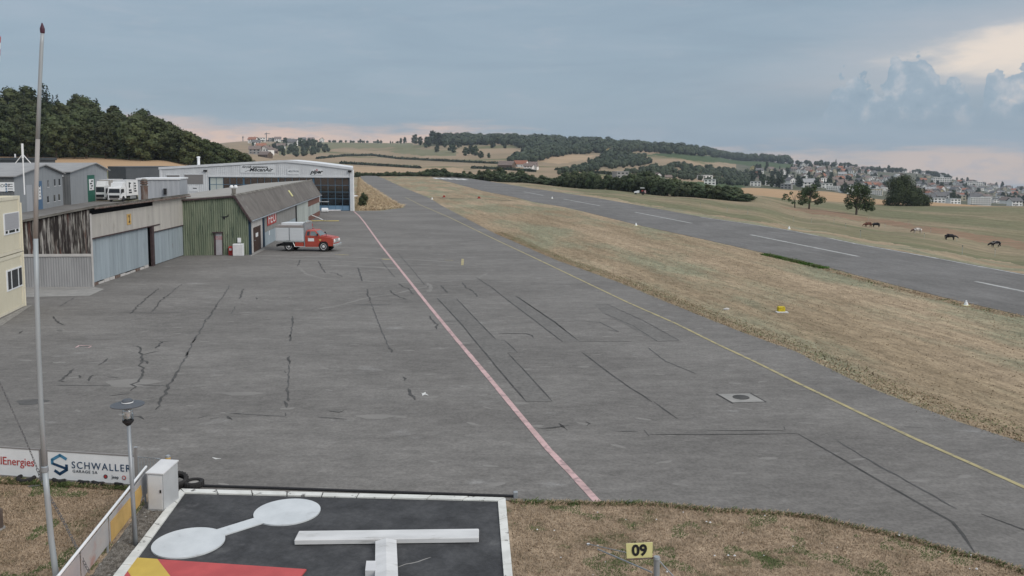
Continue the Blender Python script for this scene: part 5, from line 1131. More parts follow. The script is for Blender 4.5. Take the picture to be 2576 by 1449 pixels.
for i, (u, v) in enumerate(((60,1214),(150,1215),(215,1218),(250,1221),(305,1223))):
    tyre(gp(u,v+2)+Vector((0,0.16,0)),0.24,0.15,R(8),R(-10+7*i),['half hidden tyre under the energy banner','half hidden tyre below the hexagon logo','half hidden tyre below the middle of the garage banner','second half hidden tyre below the middle of the garage banner','half hidden tyre beside the lamp post under the banner'][i], z=-0.03)
# cabinet
q = gp(393,1287); cbt = thing('utility_cabinet', 'grey metal utility cabinet with a sloped lid at the corner of the signal square', 'cabinet', q, R(-9))
zc = 0.92
MB().prism([(0,0),(0.62,0),(0.62,zc+0.05),(0,zc-0.04)],-0.20,0.20,'x').build('body', pm('cabinet_grey',(0.44,0.45,0.46),(0.40,0.41,0.42),scale=2,rough=0.5), cbt)
MB().prism([(-0.02,zc-0.04),(0.64,zc+0.05),(0.64,zc+0.075),(-0.02,zc-0.015)],-0.22,0.22,'x').build('lid', M['white'], cbt)
MB().box(-0.17,0.17,-0.012,0.0,0.06,zc-0.08).build('door', M['white'], cbt); MB().box(0.12,0.15,-0.03,-0.012,0.45,0.52).build('handle', M['black'], cbt)
q = gp(422,1172); yb = thing('warning_post', 'short orange warning post with a grey cap behind the cabinet', 'post', gp(425,1222), 0)
zz = dp(425,1146,gp(425,1222).y).z
MB().lathe([(0.055,0),(0.055,zz-0.20)],n=12).build('post', M['galv'], yb); MB().lathe([(0.062,zz-0.20),(0.062,zz-0.04)],n=12).build('band', M['ochre'], yb); MB().lathe([(0.06,zz-0.04),(0.055,zz),(0.02,zz+0.02)],n=12).build('cap', M['galv'], yb)
# low rail fence running towards the viewer
fa_, fb_ = gp(371,1262), gp(150,1560); ff_ = Facade(fb_, fa_)   # near -> far
rf_ = thing('panel_fence', 'low rail fence with grey and orange panels beside the gravel strip', 'fence', fb_, ff_.rz); Lf = ff_.L; zh = ff_.sz(262,1309)[1]
MB().tube([(0,0,zh),(Lf,0,zh+0.06)],0.028,8).build('top_rail', M['bright_white'], rf_)
cuts = [ff_.sz(u,v)[0] for u,v in ((150,1560),(205,1500),(276,1408),(371,1262))]; cuts[0] = 0; cuts[-1] = Lf
for x in (0.05,cuts[1]-0.25,cuts[1],cuts[2],Lf-0.05): MB().tube([(x,0.03,0),(x,0.03,zh)],0.022,6).build('post', M['galv'], rf_)
M['dull_panel'] = pm('dull_panel',(0.33,0.33,0.34),(0.40,0.38,0.37),scale=1.5,rough=0.5,c3=(0.36,0.22,0.19),s3=1.0,lo3=0.58,hi3=0.75)
for i in range(3):
    a, b = cuts[i]+0.04, cuts[i+1]-0.04
    MB().box(a,b,-0.015,0.0,0.22,zh-0.05).build('panel', M['dull_panel'], rf_)
xa, xb = ff_.sz(277,1350)[0], ff_.sz(353,1250)[0]
MB().prism([(xa,0.20),(xb-0.15,0.20),(xb+0.05,0.36),(xb-0.02,zh-0.18),(xa,zh-0.16)],-0.03,-0.017).build('orange_panel', M['ochre'], rf_)
# gravel strip
gvp = G((371,1262),(405,1290),(452,1240),(276,1472),(230,1560),(150,1560)); 
struct(sheet('gravel_bed', G((367,1264),(420,1262),(452,1242),(276,1470),(225,1540),(165,1540)), 0.012, pm('gravel_bed',(0.12,0.105,0.085),(0.06,0.05,0.042),scale=14,world=True,rough=1)))
gr = MB(); g0 = G((370,1266),(448,1246),(270,1472),(190,1500))
for k in range(2600):
    s_, t_ = rnd.random(), rnd.random(); p = (g0[0].lerp(g0[3],s_)).lerp(g0[1].lerp(g0[2],s_),t_*0.97); r_ = rnd.uniform(0.012,0.035)
    a = [Vector((rnd.uniform(-1,1),rnd.uniform(-1,1),0)).normalized()*r_ for _ in range(1)][0]; b = Vector((-a.y,a.x,0))
    c_ = p+Vector((0,0,0.012)); gr.add([c_+a,c_+b,c_-a*0.9,c_-b,c_+Vector((0,0,r_*0.9))],[(0,1,4),(1,2,4),(2,3,4),(3,0,4)])
o = gr.build('gravel', pm('pebble',(0.20,0.185,0.165),(0.09,0.08,0.07),scale=9,world=True,rough=0.9,c3=(0.34,0.33,0.31),s3=11,lo3=0.6,hi3=0.68)); o['kind'] = 'stuff'; o['label'] = 'coarse grey gravel between fence and signal square'
# lamp post
q = gp(341,1373); lp = thing('path_lamp', 'slender path lamp with flat disc hood and clear glass cylinder', 'lamp', q)
zt_ = dp(315,1010,q.y).z; xo_ = dp(315,1010,q.y).x-q.x; lean = lambda z: (xo_*0.55*(z/zt_),0,z)
MB().tube([lean(0),lean(zt_-0.46)],[0.048,0.036],12).build('pole', M['galv'], lp, smooth=True)
hx = xo_*0.55
MB().lathe([(0.04,zt_-0.50),(0.075,zt_-0.46),(0.11,zt_-0.42),(0.11,zt_-0.38),(0.07,zt_-0.37)],(hx,0,0),18).build('collar', M['black'], lp)
MB().lathe([(0.105,zt_-0.37),(0.105,zt_-0.08)],(hx,0,0),20).build('glass', glass_mat('lamp_glass',(0.86,0.86,0.84),0.35), lp, smooth=True)
MB().lathe([(0.05,zt_-0.36),(0.05,zt_-0.20),(0.03,zt_-0.16)],(hx,0,0),12).build('bulb', M['bright_white'], lp)
M['hood'] = pm('hood',(0.075,0.082,0.095),(0.09,0.098,0.11),scale=2,rough=0.55)
MB().lathe([(0.11,zt_-0.08),(0.325,zt_-0.075),(0.33,zt_-0.06),(0.16,zt_-0.03),(0.11,zt_-0.025),(0.11,zt_+0.02),(0.085,zt_+0.045),(0.03,zt_+0.05)],(hx,0,0),32).build('hood', M['hood'], lp)
MB().lathe([(0.115,zt_-0.02),(0.115,zt_+0.0)],(hx,0,0),20).build('ring', M['bright_white'], lp)
# flag mast (gently bowed) and guy chain
yb_ = gp(152,1500).y
mp = [dp(u,v,yb_) for u,v in [(153,1500),(141,1449),(128,1350),(119,1250),(113,1180),(104,1040),(97,880),(92,720),(90,600),(91,480),(95,350),(100,220),(105,110),(107,84)]]; b0 = gp(154,1506)
mp = [Vector((mp[0].x,yb_,0))]+mp[1:]
ms = thing('flag_mast', 'tall slender grey metal flag mast in front of the banners', 'mast', mp[0])
rel = [p-mp[0] for p in mp]
M['mast_low'] = pm('mast_low',(0.36,0.39,0.41),(0.30,0.325,0.34),scale=1.2,stretch=(3,3,0.4),rough=0.5,metal=0.2); M['mast_mid'] = pm('mast_mid',(0.27,0.25,0.235),(0.32,0.305,0.295),scale=1.5,stretch=(3,3,0.4),rough=0.6)
MB().tube(rel[:5],[0.056,0.054,0.052,0.050,0.049],14).build('lower_tube', M['mast_low'], ms, smooth=True)
MB().lathe([(0.05,0),(0.062,0.02),(0.062,0.10),(0.042,0.12)],rel[4]-Vector((0,0,0.06)),14).build('collar', M['galv'], ms)
MB().tube(rel[4:9],[0.044,0.043,0.042,0.041,0.040],14).build('middle_tube', M['mast_low'], ms, smooth=True)
MB().tube(rel[8:11],[0.040,0.038,0.036],14).build('upper_tube', M['mast_mid'], ms, smooth=True); MB().tube(rel[10:],[0.036,0.033,0.031,0.029],14).build('top_tube', M['mast_low'], ms, smooth=True)
MB().lathe([(0.030,0),(0.038,0.02),(0.040,0.08),(0.024,0.13),(0.008,0.18)],rel[-1],12).build('finial', pm('finial',(0.06,0.02,0.035),rough=0.5), ms)
cpts = resample([dp(u,v,yb_*1.02) for u,v in [(-8,945),(30,1030),(62,1100),(88,1165),(108,1215),(130,1258),(160,1312),(200,1392),(225,1440)]],0.055)
cn = MB()
for k in range(len(cpts)-1):
    a, b = cpts[k], cpts[k+1]; d_ = (b-a); thick = 0.013 if k > len(cpts)*0.45 else 0.009; wd = 0.022 if k > len(cpts)*0.45 else 0.012
    side = Vector((1,0,0.0)) if k%2 else Vector((0,1,0)); e_ = d_*0.12
    cn.tube([a-e_,a+side*wd,b+side*wd,b+e_,b-side*wd,a-side*wd,a-e_],thick*0.55,4,cap=False)
tag(cn.build('guy_chain', pm('chain_steel',(0.10,0.10,0.105),(0.14,0.14,0.145),scale=5,rough=0.6)), 'thin hanging chain crossing the mast in the lower left corner', 'chain')
q = gp(-4,1330); wp_ = thing('wooden_post', 'short weathered wooden post at the left picture edge on the lawn', 'post', q); MB().lathe([(0.10,0),(0.095,0.42),(0.085,0.44)],n=10).build('post', pm('old_wood',(0.13,0.10,0.085),(0.08,0.06,0.05),scale=4,stretch=(3,3,0.5),rough=0.95), wp_); MB().lathe([(0.14,0),(0.13,0.03)],n=10).build('foot', M['concrete'], wp_)
# wind sock just entering at the left edge
q = dp(-15,120,22.0); ws = thing('wind_sock', 'red and white wind sock just entering at the left edge of the sky', 'wind sock', (q.x,q.y,0))
MB().tube([(-0.9,0.3,0),(-0.9,0.3,q.z+0.3)],0.04,8).build('pole', M['galv'], ws)
for k in range(4):
    z = q.z+0.28-k*0.16; MB().lathe([(0.16-0.012*k,z),(0.16-0.012*(k+1),z-0.15)],(0,0,0),14).build('sock_band', M['red'] if k%2 == 0 else M['bright_white'], ws)
# ---- runway number board
yS = gp(1651,1506).y
sg_ = thing('runway_number_board', 'yellow runway number board reading 09 on a grey post', 'sign', Vector((dp(1651,1506,yS).x,yS,0)))
org = Vector((dp(1651,1506,yS).x,yS,0)); rel_ = lambda u,v,dy=0.0: dp(u,v,yS+dy)-org
top_ = rel_(1652,1404)
MB().tube([(0,0,0),(top_.x*0.6,0,top_.z)],0.055,14).build('post', M['galv'], sg_); MB().lathe([(0.062,0),(0.066,0.02),(0.055,0.06)],top_*1.0-Vector((top_.x*0.4,0,0.03)),14).build('cap', M['galv'], sg_)
a, b, c_, d_ = rel_(1575,1368.5), rel_(1642,1365), rel_(1641,1402), rel_(1577,1405)
pn = MB().add([tuple(p) for p in (d_,c_,b,a)]+[(p.x,p.y+0.02,p.z) for p in (d_,c_,b,a)],[(0,1,2,3),(7,6,5,4),(0,4,5,1),(1,5,6,2),(2,6,7,3),(3,7,4,0)]).build('panel', M['pale_yellow'], sg_)
m_ = (a+b+c_+d_)/4; text('lettering','09',0.285,pn,(m_.x,m_.y-0.006,m_.z),M['black'],sx=0.98,rot=(R(90),R(-2.5),0),extrude=0.004,bold=0.010)
MB().tube([tuple(d_+Vector((0,0.01,-0.02))),tuple(c_+Vector((0.06,0.02,-0.02)))],0.016,6).build('bracket', M['rust'], sg_)
gA = gp(1480,1371)-org; gB = gp(1740,1500)-org
MB().tube([tuple(gA+Vector((0,0,0.02))),tuple(rel_(1576,1390,0.05))],0.010,6).build('stay', M['galv'], sg_)
MB().tube([tuple(gp(1504,1384)-org+Vector((0,0,0.02))),tuple(rel_(1640,1440,-0.02))],0.014,6).build('stay', M['galv'], sg_); MB().tube([tuple(top_),tuple(gB)],0.014,6).build('stay', M['galv'], sg_)
MB().lathe([(0.03,0),(0.035,0.03),(0.01,0.04)],gA,8).build('anchor', M['white'], sg_)

# ---- runway side markers
def cone(u, v, s, label, z=None, y0=None):
    q = gp(u,v) if y0 is None else land(u,v,y0)
    t = thing('edge_marker', label, 'marker', q, 0, 'white runway edge markers')
    MB().box(-0.26*s,0.26*s,-0.26*s,0.26*s,0.0,0.05*s).build('base', M['pale_yellow'], t); MB().lathe([(0.20*s,0.05*s),(0.10*s,0.34*s),(0.07*s,0.36*s),(0.07*s,0.46*s),(0.03*s,0.48*s)],n=12).build('cone', M['bright_white'], t)
cone(2430,769,0.62,'pale cone marker at the near runway edge on the right'); cone(1600,568,0.75,'white cone marker beside the runway where the third dash begins'); cone(1985,577,0.75,'white cone marker on the far runway edge above the longest dash')
cone(1389,500,0.9,'small white marker at the end of the grass track by the runway')
cone(1087,502,0.9,'white marker at the taxiway edge beside the grass track')
for i,(u,v) in enumerate(((1117,497),(1205,500))):
    q = gp(u,v); t = thing('red_marker', ['red marker box on the verge near the taxiway','red marker box on the verge halfway to the runway'][i], 'marker', q, 0.3, 'red marker boxes'); MB().prism([(-0.3,0),(0.3,0),(0.10,0.45),(-0.10,0.45)],-0.3,0.3).build('body', pm('marker_red%d'%i,(0.30,0.05,0.03),(0.24,0.04,0.025),scale=3,rough=0.8), t); MB().box(-0.36,0.36,-0.34,0.34,0.0,0.06).build('base', M['concrete'], t)
q = gp(1967,786); t = thing('yellow_light_marker', 'yellow taxiway light marker on a white slab in the verge', 'marker', q); MB().box(-0.30,0.30,-0.16,0.16,0,0.04).build('slab', M['white'], t); MB().bbox(-0.19,0.19,0.02,0.30,0.04,0.30,0.04).build('lamp', pm('lamp_yellow',(0.55,0.42,0.02),(0.35,0.27,0.02),scale=9,rough=0.5), t)
q = gp(1827,779); t = thing('pale_stone', 'pale flat stone at the taxiway edge in the verge', 'stone', q); mb = MB().lathe([(0.20,0),(0.22,0.05),(0.15,0.10),(0.04,0.12)],n=9); mb.v = [(x*0.8,y*0.5,z*(0.8+0.2*math.sin(5*x))) for x,y,z in mb.v]; mb.build('stone', M['white_wall'], t)
# electric fence posts on the pasture
for i,(u,v) in enumerate(((1830,533),(1882,541),(1998,557),(2043,562),(2100,563),(2130,575),(2187,556),(2168,597),(2229,573),(2287,566),(2329,602),(2412,608),(2427,640),(2510,645),(1762,522),(2345,585))):
    q = land(u,v,62); t = thing('fence_post', 'thin white plastic electric fence post in the pasture', 'fence post', q, 0, 'white fence posts across the pasture'); MB().tube([(0,0,-0.1),(0,0,1.0)],0.022,6).build('stake', M['pale_sheet'], t); MB().box(-0.05,0.05,-0.03,0.03,0.85,0.92).build('insulator', M['black'], t)

# ================================================================== VEGETATION
nr = np.random.RandomState(11)
M['leaf_wood'] = leaf_mat('leaf_wood', (0.038,0.050,0.022), (0.078,0.090,0.040), 0.30, 0.30)
M['leaf_conifer'] = leaf_mat('leaf_conifer', (0.020,0.032,0.020), (0.036,0.050,0.030), 0.5, 0.2)
M['leaf_hedge'] = leaf_mat('leaf_hedge', (0.048,0.066,0.034), (0.080,0.098,0.050), 0.4, 0.28)
M['leaf_far'] = leaf_mat('leaf_far', (0.038,0.054,0.034), (0.066,0.082,0.050), 0.02, 0.15)
M['leaf_pear'] = leaf_mat('leaf_pear', (0.036,0.056,0.022), (0.062,0.088,0.034), 0.8, 0.12)
M['leaf_town'] = leaf_mat('leaf_town', (0.035,0.052,0.028), (0.060,0.075,0.040), 0.2, 0.3)
M['bark'] = pm('bark', (0.060,0.045,0.034), (0.095,0.075,0.058), scale=4, stretch=(3,3,0.6), rough=0.95)

def leaves_mesh(name, clumps, n, size, mat, core=0.0, droop=0.0, shell=0.55):
    C = np.array(clumps, float); w = C[:,3]**2*(C[:,4] if C.shape[1] > 4 else 1); w = w/w.sum()
    k = nr.choice(len(C), n, p=w); D = nr.normal(size=(n,3)); D /= np.linalg.norm(D,axis=1)[:,None]
    rad = C[k,3]*(shell+(1.08-shell)*nr.rand(n)**0.5); P = C[k,:3]+D*rad[:,None]*np.array([1,1,0.85]); P[:,2] -= droop*nr.rand(n)
    N = D+nr.normal(size=(n,3))*0.55+np.array([0,0,0.25]); N /= np.linalg.norm(N,axis=1)[:,None]
    a = np.cross(N, nr.normal(size=(n,3))); a /= np.linalg.norm(a,axis=1)[:,None]; b = np.cross(N,a)
    s = size*(0.55+0.8*nr.rand(n)); a *= s[:,None]*0.5; b *= s[:,None]*0.36
    V = np.stack([P-a-b*0.3, P+b, P+a-b*0.2, P-b],1).reshape(-1,3)
    vs = V.tolist(); fs = np.arange(4*n).reshape(-1,4).tolist()
    if core:
        for c in clumps:
            o = len(vs); seg = 7; rings = 4
            for i in range(rings+1):
                ph = math.pi*i/rings
                for j in range(seg):
                    th = 2*math.pi*j/seg; r_ = c[3]*core*(0.85+0.3*nr.rand()); vs.append([c[0]+r_*math.sin(ph)*math.cos(th),c[1]+r_*math.sin(ph)*math.sin(th),c[2]+r_*0.85*math.cos(ph)])
            for i in range(rings):
                for j in range(seg): fs.append([o+i*seg+j,o+(i+1)*seg+j,o+(i+1)*seg+(j+1)%seg,o+i*seg+(j+1)%seg])
    me = bpy.data.meshes.new(name); me.from_pydata(vs,[],fs); me.materials.append(mat); me.update(); return me
def trunk_mesh(h, r0, limbs=4, spread=1.6, seed=0):
    rr0 = random.Random(seed); mb = MB(); mb.tube([(0,0,-0.4),(0.05*h*rr0.uniform(-.3,.3),0,h*0.4),(0,0.03*h*rr0.uniform(-1,1),h)],[r0*1.15,r0*0.85,r0*0.3],7)
    for k in range(limbs):
        a = 2*math.pi*k/limbs+rr0.random(); z = h*rr0.uniform(0.45,0.75); mb.tube([(0,0,z),(spread*0.5*math.cos(a),spread*0.5*math.sin(a),z+h*0.12),(spread*math.cos(a),spread*math.sin(a),z+h*0.28)],[r0*0.5,r0*0.35,r0*0.12],5)
    me = bpy.data.meshes.new('trunk'); me.from_pydata(mb.v,[],mb.f); me.materials.append(M['bark']); me.update(); return me
def blobs(n, R_, H0, H1, top=1.0, cr=(0.35,0.55)):
    out = []
    for i in range(n):
        z = H0+(H1-H0)*(i+0.5)/n; f = math.sin(math.pi*min(1,max(0.12,(z-H0)/(H1-H0)*0.85+0.15)))**0.7
        a = i*2.4+nr.rand(); rr0 = R_*f*nr.uniform(0.25,0.72); out.append((rr0*math.cos(a),rr0*math.sin(a),z,R_*nr.uniform(*cr)*(0.7+0.3*f)))
    return out
TREE = {}
for k in range(5):
    TREE['b%d'%k] = (trunk_mesh(8,0.28,4,1.8,k), leaves_mesh('crown', blobs(15,3.9+0.3*k,2.0,13.4,1,(0.34,0.52)), 1500, 0.85, M['leaf_wood'], core=0.72))
def conifer(h, r_, n):
    out = []
    m = int(h*1.3)
    for i in range(m):
        z = h*0.12+h*0.86*i/m; rr0 = r_*(1-i/m)**0.85+0.15; 
        for j in range(4): a = j*1.57+i*0.9; out.append((rr0*0.55*math.cos(a),rr0*0.55*math.sin(a),z,max(0.25,rr0*0.5)))
    return out
TREE['c0'] = (trunk_mesh(14,0.25,0,1,3), leaves_mesh('crown', conifer(16,2.6,0), 1500, 0.7, M['leaf_conifer'], droop=0.3))
TREE['c1'] = (trunk_mesh(12,0.22,0,1,5), leaves_mesh('crown', conifer(14,2.0,0), 1200, 0.6, M['leaf_conifer'], droop=0.3))
for k in range(4): TREE['h%d'%k] = (trunk_mesh(3,0.12,4,0.9,20+k), leaves_mesh('crown', blobs(11,2.9,0.6,5.6,1,(0.36,0.55)), 1000, 0.62, M['leaf_hedge'], core=0.72))
for k in range(4): TREE['t%d'%k] = (trunk_mesh(5,0.2,3,1.2,40+k), leaves_mesh('crown', blobs(9,3.4,1.2,8.6,1,(0.38,0.56)), 420, 1.25, M['leaf_town'], core=0.75))
TREE['p0'] = (trunk_mesh(6,0.2,0,1.2,50), leaves_mesh('crown', conifer(10,1.6,0), 260, 1.1, M['leaf_town']))

def tree(key, name, label, q, s=1.0, sz=None, group=None, cat='tree', rz=None):
    tm_, cm_ = TREE[key]; t = thing(name, label, cat, q, rnd.random()*6.28 if rz is None else rz, group); t.scale = (s,s,(sz or s))
    link_mesh('trunk', tm_, t); link_mesh('crown', cm_, t); return t

# wooded hillside on the left
CT = [(-300,225),(0,218),(60,206),(110,211),(200,232),(300,258),(380,276),(420,300),(480,326),(520,346),(570,363),(610,376),(632,392)]
def canopy(u): return float(np.interp(u,[c[0] for c in CT],[c[1] for c in CT]))
nf = 0
for row, Y in enumerate((266,276,287,299,312,326,342)):
    x = -200.0
    while True:
        u = WP/2+FP*x/Y
        if u > 628: break
        Yj = Y+rnd.uniform(-4,4); X = x+rnd.uniform(-1.5,1.5); uu_ = WP/2+FP*X/Yj; z = tz(X,Yj)
        ztop = dp(uu_, canopy(uu_), Yj).z; hmax = ztop-z
        front = row == 0
        h = (13.0+rnd.uniform(-2,2)) if not front else 11.5+rnd.uniform(-2.5,2)
        h = min(h, hmax*rnd.uniform(0.93,1.02))
        if row == 6 and rnd.random() < 0.8: h = min(max(hmax*rnd.uniform(0.95,1.04),6),19)
        if h > 4.5 and uu_ > -160 and uu_ < 626:
            con = row >= 5 and rnd.random() < 0.05
            k = rnd.choice(['c0','c1']) if con else 'b%d'%rnd.randrange(5)
            H0 = {'c0':16.2,'c1':14.2}.get(k,14.8); s = h/H0
            if con: s *= 1.12
            tree(k, 'spruce_tree' if con else 'forest_tree', ('dark spruce ' if con else 'dark leafy tree ')+['at the front edge','just behind the edge','low','midway up','high','near the crest','on the crest'][row]+' of the wood '+['far left of the mast','behind the mast','above the first grey workshop','above the second grey workshop','above the parked box trucks','left above the white hangar','at its right end'][int(np.searchsorted([40,110,180,250,340,500],uu_))], (X,Yj,z-0.2), max(s*1.18,0.72) if not con else s, s, 'spruces on the hill crest' if con else 'trees of the wooded hill'); nf += 1
        x += rnd.uniform(4.2,5.9)
# single trees that stand out on the crest
for u, v, k in ((64,204,'c0'),(90,208,'c1'),(144,228,'c1'),(155,226,'c0'),(215,242,'c1'),(368,262,'c0'),(385,272,'c0'),(430,300,'c1'),(253,236,'c1')):
    Y = 345; q = seed_u(u,Y); h = dp(u,v+5,Y).z-q.z; tree(k,'spruce_tree','tall dark spruce standing out on the hill crest '+{64:'left of the mast',90:'behind the mast',144:'right of the mast',155:'second right of the mast',215:'above the second grey workshop',253:'above the box trucks',368:'above the anthracite office',385:'right of the broadest spruce',430:'farthest right on the crest'}[u],q,h/{'c0':16,'c1':14}[k]*0.95,h/{'c0':16,'c1':14}[k],'spruces on the hill crest')

# hedge of bushes and small trees beyond the runway
HT = [(1060,434),(1090,430),(1130,432),(1175,440),(1200,434),(1215,428),(1260,428),(1300,432),(1340,440),(1380,442),(1420,438),(1460,432),(1500,440),(1560,448),(1590,440),(1630,436),(1660,446),(1700,456),(1740,464),(1800,470),(1850,478),(1882,496)]
HB = [(1060,440),(1130,444),(1200,448),(1300,458),(1400,468),(1500,476),(1600,487),(1700,490),(1800,497),(1882,500)]
u = 1062
while u < 1884:
    vt_ = np.interp(u,[p[0] for p in HT],[p[1] for p in HT]); vb = np.interp(u,[p[0] for p in HB],[p[1] for p in HB])
    Yh = np.interp(u,[1060,1300,1500,1700,1884],[400,330,290,255,235]); 
    for dY in (0,10):
        uj = u+rnd.uniform(-6,6); q = seed_u(uj,Yh+dY); h = max(2.0, dp(uj,vt_+rnd.uniform(-9,7)+ (4 if dY == 0 else 0),Yh+dY).z-q.z)
        s = h/6.2; tree('h%d'%rnd.randrange(4),'hedge_bush','dense dark green bush in the '+['back','front'][dY == 0]+' of the runway hedge '+['at its far left end','beside the white threshold stripes','below the far farm','left of its middle','at its middle','behind the compact tractor','right of the compact tractor','at its low right end'][int(np.searchsorted([1130,1220,1320,1430,1560,1660,1770],u))],q,max(s,0.8)*rnd.uniform(0.95,1.4),s,'bushes of the runway hedge','bush')
    if rnd.random() < 0.30:
        uj = u+rnd.uniform(-8,8); q = seed_u(uj,Yh+16); h = max(3.0, dp(uj,vt_-rnd.uniform(2,10),Yh+16).z-q.z); tree('b%d'%rnd.randrange(5),'hedge_tree','small leafy tree rising behind the runway hedge '+('left of the far farm' if u < 1270 else 'right of the far farm' if u < 1450 else 'left of the compact tractor' if u < 1600 else 'right of the compact tractor'),q,h/14.8*1.35,h/14.8,'small trees behind the runway hedge')
    u += rnd.uniform(14,21)
# low dark scrub line behind the hangar end of the taxiway
for k in range(16):
    uj = 900+k*10.5; q = seed_u(uj,405+rnd.uniform(0,10)); tree('h%d'%(k%4),'hedge_bush','low dark scrub bush at the far end of the taxiway',q,rnd.uniform(0.5,0.9),rnd.uniform(0.22,0.42),'scrub at the far end of the taxiway','bush')

# pear trees and big bush in the pasture
def single(name, label, u, vb, crown_px, n, leaf, clump, trunk_r=0.16, lean=0.0, cat='tree', y0=150, core=0.0, dens=1.0):
    q = land(u,vb,y0); m = q.y/FP; t = thing(name, label, cat, q)
    cl = [((cu-u)*m, rnd.uniform(-1,1)*cr*m*0.8, (vb-cv)*m, cr*m) for cu,cv,cr in crown_px]
    me = leaves_mesh('crown', cl, n, leaf, M['leaf_wood'] if core > 0.6 else M['leaf_pear'], core=core, droop=0.3, shell=0.35); link_mesh('crown', me, t)
    mb = MB(); zt_ = max(c[2] for c in cl)*0.85; mb.tube([(0,0,-0.3),(lean*0.4,0,zt_*0.4),(lean,0,zt_)],[trunk_r*1.3,trunk_r,trunk_r*0.3],8)
    for c in cl: mb.tube([(lean*0.5,0,zt_*0.35),(c[0]*0.5+lean*0.3,c[1]*0.5,(zt_*0.35+c[2])*0.52),(c[0],c[1],c[2])],[trunk_r*0.45,trunk_r*0.3,trunk_r*0.1],5)
    mb.build('trunk', M['bark'], t); return t
single('pear_tree','nearly bare old fruit tree with sparse leaves left of its twin',2000,522,[(1977,492,7),(1985,500,6),(1995,508,5),(1972,498,4),(1990,484,5)],170,0.5,None,0.16)
single('pear_tree','half leafy old fruit tree leaning right in the pasture',2036,525,[(2020,490,13),(2035,478,14),(2050,488,13),(2066,500,10),(2028,503,10),(2043,470,11),(2058,506,9),(2016,506,9),(2028,482,11)],2600,0.42,None,0.24,0.3)
single('pear_tree','full round fruit tree with a short trunk in the pasture',2155.5,540,[(2150,480,20),(2172,490,18),(2190,508,15),(2142,505,15),(2165,512,16),(2185,520,12),(2160,470,14),(2138,517,9),(2196,523,8),(2176,476,12)],3600,0.45,None,0.26,0.2)
single('large_bush','big dark bushy tree standing before the town on the pasture edge',2283,517,[(2262,478,30),(2282,464,28),(2306,486,26),(2252,496,26),(2285,495,34),(2325,502,18),(2276,450,16),(2240,508,14),(2300,508,20),(2334,512,9),(2255,462,22)],9500,0.55,None,0.3,0,'tree',200,core=0.62)
single('hedge_bush','round dark bush ending the hedge at the stubble field',1852,499,[(1840,492,9),(1855,492,8),(1868,496,5),(1830,494,6)],700,0.5,None,0.1,0,'bush',200,core=0.7)

# trees standing apart on the far slope
pl_ = ((1020,352,9),(1045,362,14),(1058,366,13),(1075,372,17),(1090,360,18),(1105,366,19),(1120,372,13),(1140,384,15),(1155,372,12),(1172,392,13),(1185,386,12),(1195,392,15),(1210,398,11),(1100,384,12),(1240,372,12),(1252,362,14),(1270,374,9),(1230,398,8),
       (700,372,10),(720,366,12),(745,378,12),(760,370,13),(775,380,14),(790,386,10),(735,385,9),(715,392,12),(640,372,8),(655,362,8),(842,353,4),(856,353,3),(884,353,4),(909,352,6),(918,353,4),(952,352,6),(960,353,5),(984,354,4),(1010,356,8),(780,352,6),(755,352,7),(725,350,6),(690,352,6),(652,350,6),
       (1345,415,10),(1480,410,8),(1530,412,9),(1330,405,7),(1280,420,6))
for u, v, hp in pl_:
    q = land(u,v,560,2200); m = q.y/FP; tree('t%d'%rnd.randrange(4),'field_tree','leafy tree standing apart on the far slope '+('on the left skyline' if v < 357 else 'in the left village' if u < 700 else 'beside the left white farmhouse' if u < 800 else 'left of the hilltop wood' if u < 1070 else 'below the hilltop wood' if u < 1160 else 'in the middle field' if u < 1260 else 'near the far farm'),q,hp*m/9.4*(2.0 if 1030 < u < 1280 else 1.7),hp*m/9.4*(1.75 if 1030 < u < 1280 else 1.8),'scattered trees on the far slope')
# far woodland: too many to count
def wood(name, label, poly, n, hp):
    vs = []; fs = []; cnt = 0; us = [p[0] for p in poly]; vsn = [p[1] for p in poly]
    while cnt < n:
        u, v = rnd.uniform(min(us),max(us)), rnd.uniform(min(vsn),max(vsn))
        if not inpoly(np.array([u]),np.array([v]),poly)[0]: continue
        q = land(u,v,560,2290); m = q.y/FP; h = hp*m*rnd.uniform(0.75,1.25); r_ = h*rnd.uniform(0.40,0.6); cnt += 1
        for k in range(46):
            d_ = Vector((rnd.gauss(0,1),rnd.gauss(0,1),rnd.gauss(0,1)+0.2)).normalized(); p = q+Vector((0,0,h*0.5))+Vector((d_.x*r_,d_.y*r_,d_.z*h*0.5))*rnd.uniform(0.75,1.08)
            a = d_.cross(Vector((rnd.random(),rnd.random(),rnd.random()))).normalized(); b = d_.cross(a); s = h*0.19; o = len(vs)
            vs += [tuple(p-a*s-b*s*0.4),tuple(p+b*s),tuple(p+a*s-b*s*0.3),tuple(p-b*s)]; fs.append((o,o+1,o+2,o+3))
        o = len(vs)
        for i in range(4):
            ph = math.pi*(i+0.3)/3.6
            for j in range(6): th = math.pi*j/3; vs.append((q.x+r_*0.8*math.sin(ph)*math.cos(th),q.y+r_*0.8*math.sin(ph)*math.sin(th),q.z+h*0.5+h*0.42*math.cos(ph)))
        for i in range(3):
            for j in range(6): fs.append((o+i*6+j,o+(i+1)*6+j,o+(i+1)*6+(j+1)%6,o+i*6+(j+1)%6))
    me = bpy.data.meshes.new(name); me.from_pydata(vs,[],fs); me.materials.append(M['leaf_far']); me.update()
    o = link_mesh(name, me); o['kind'] = 'stuff'; o['label'] = label; return o
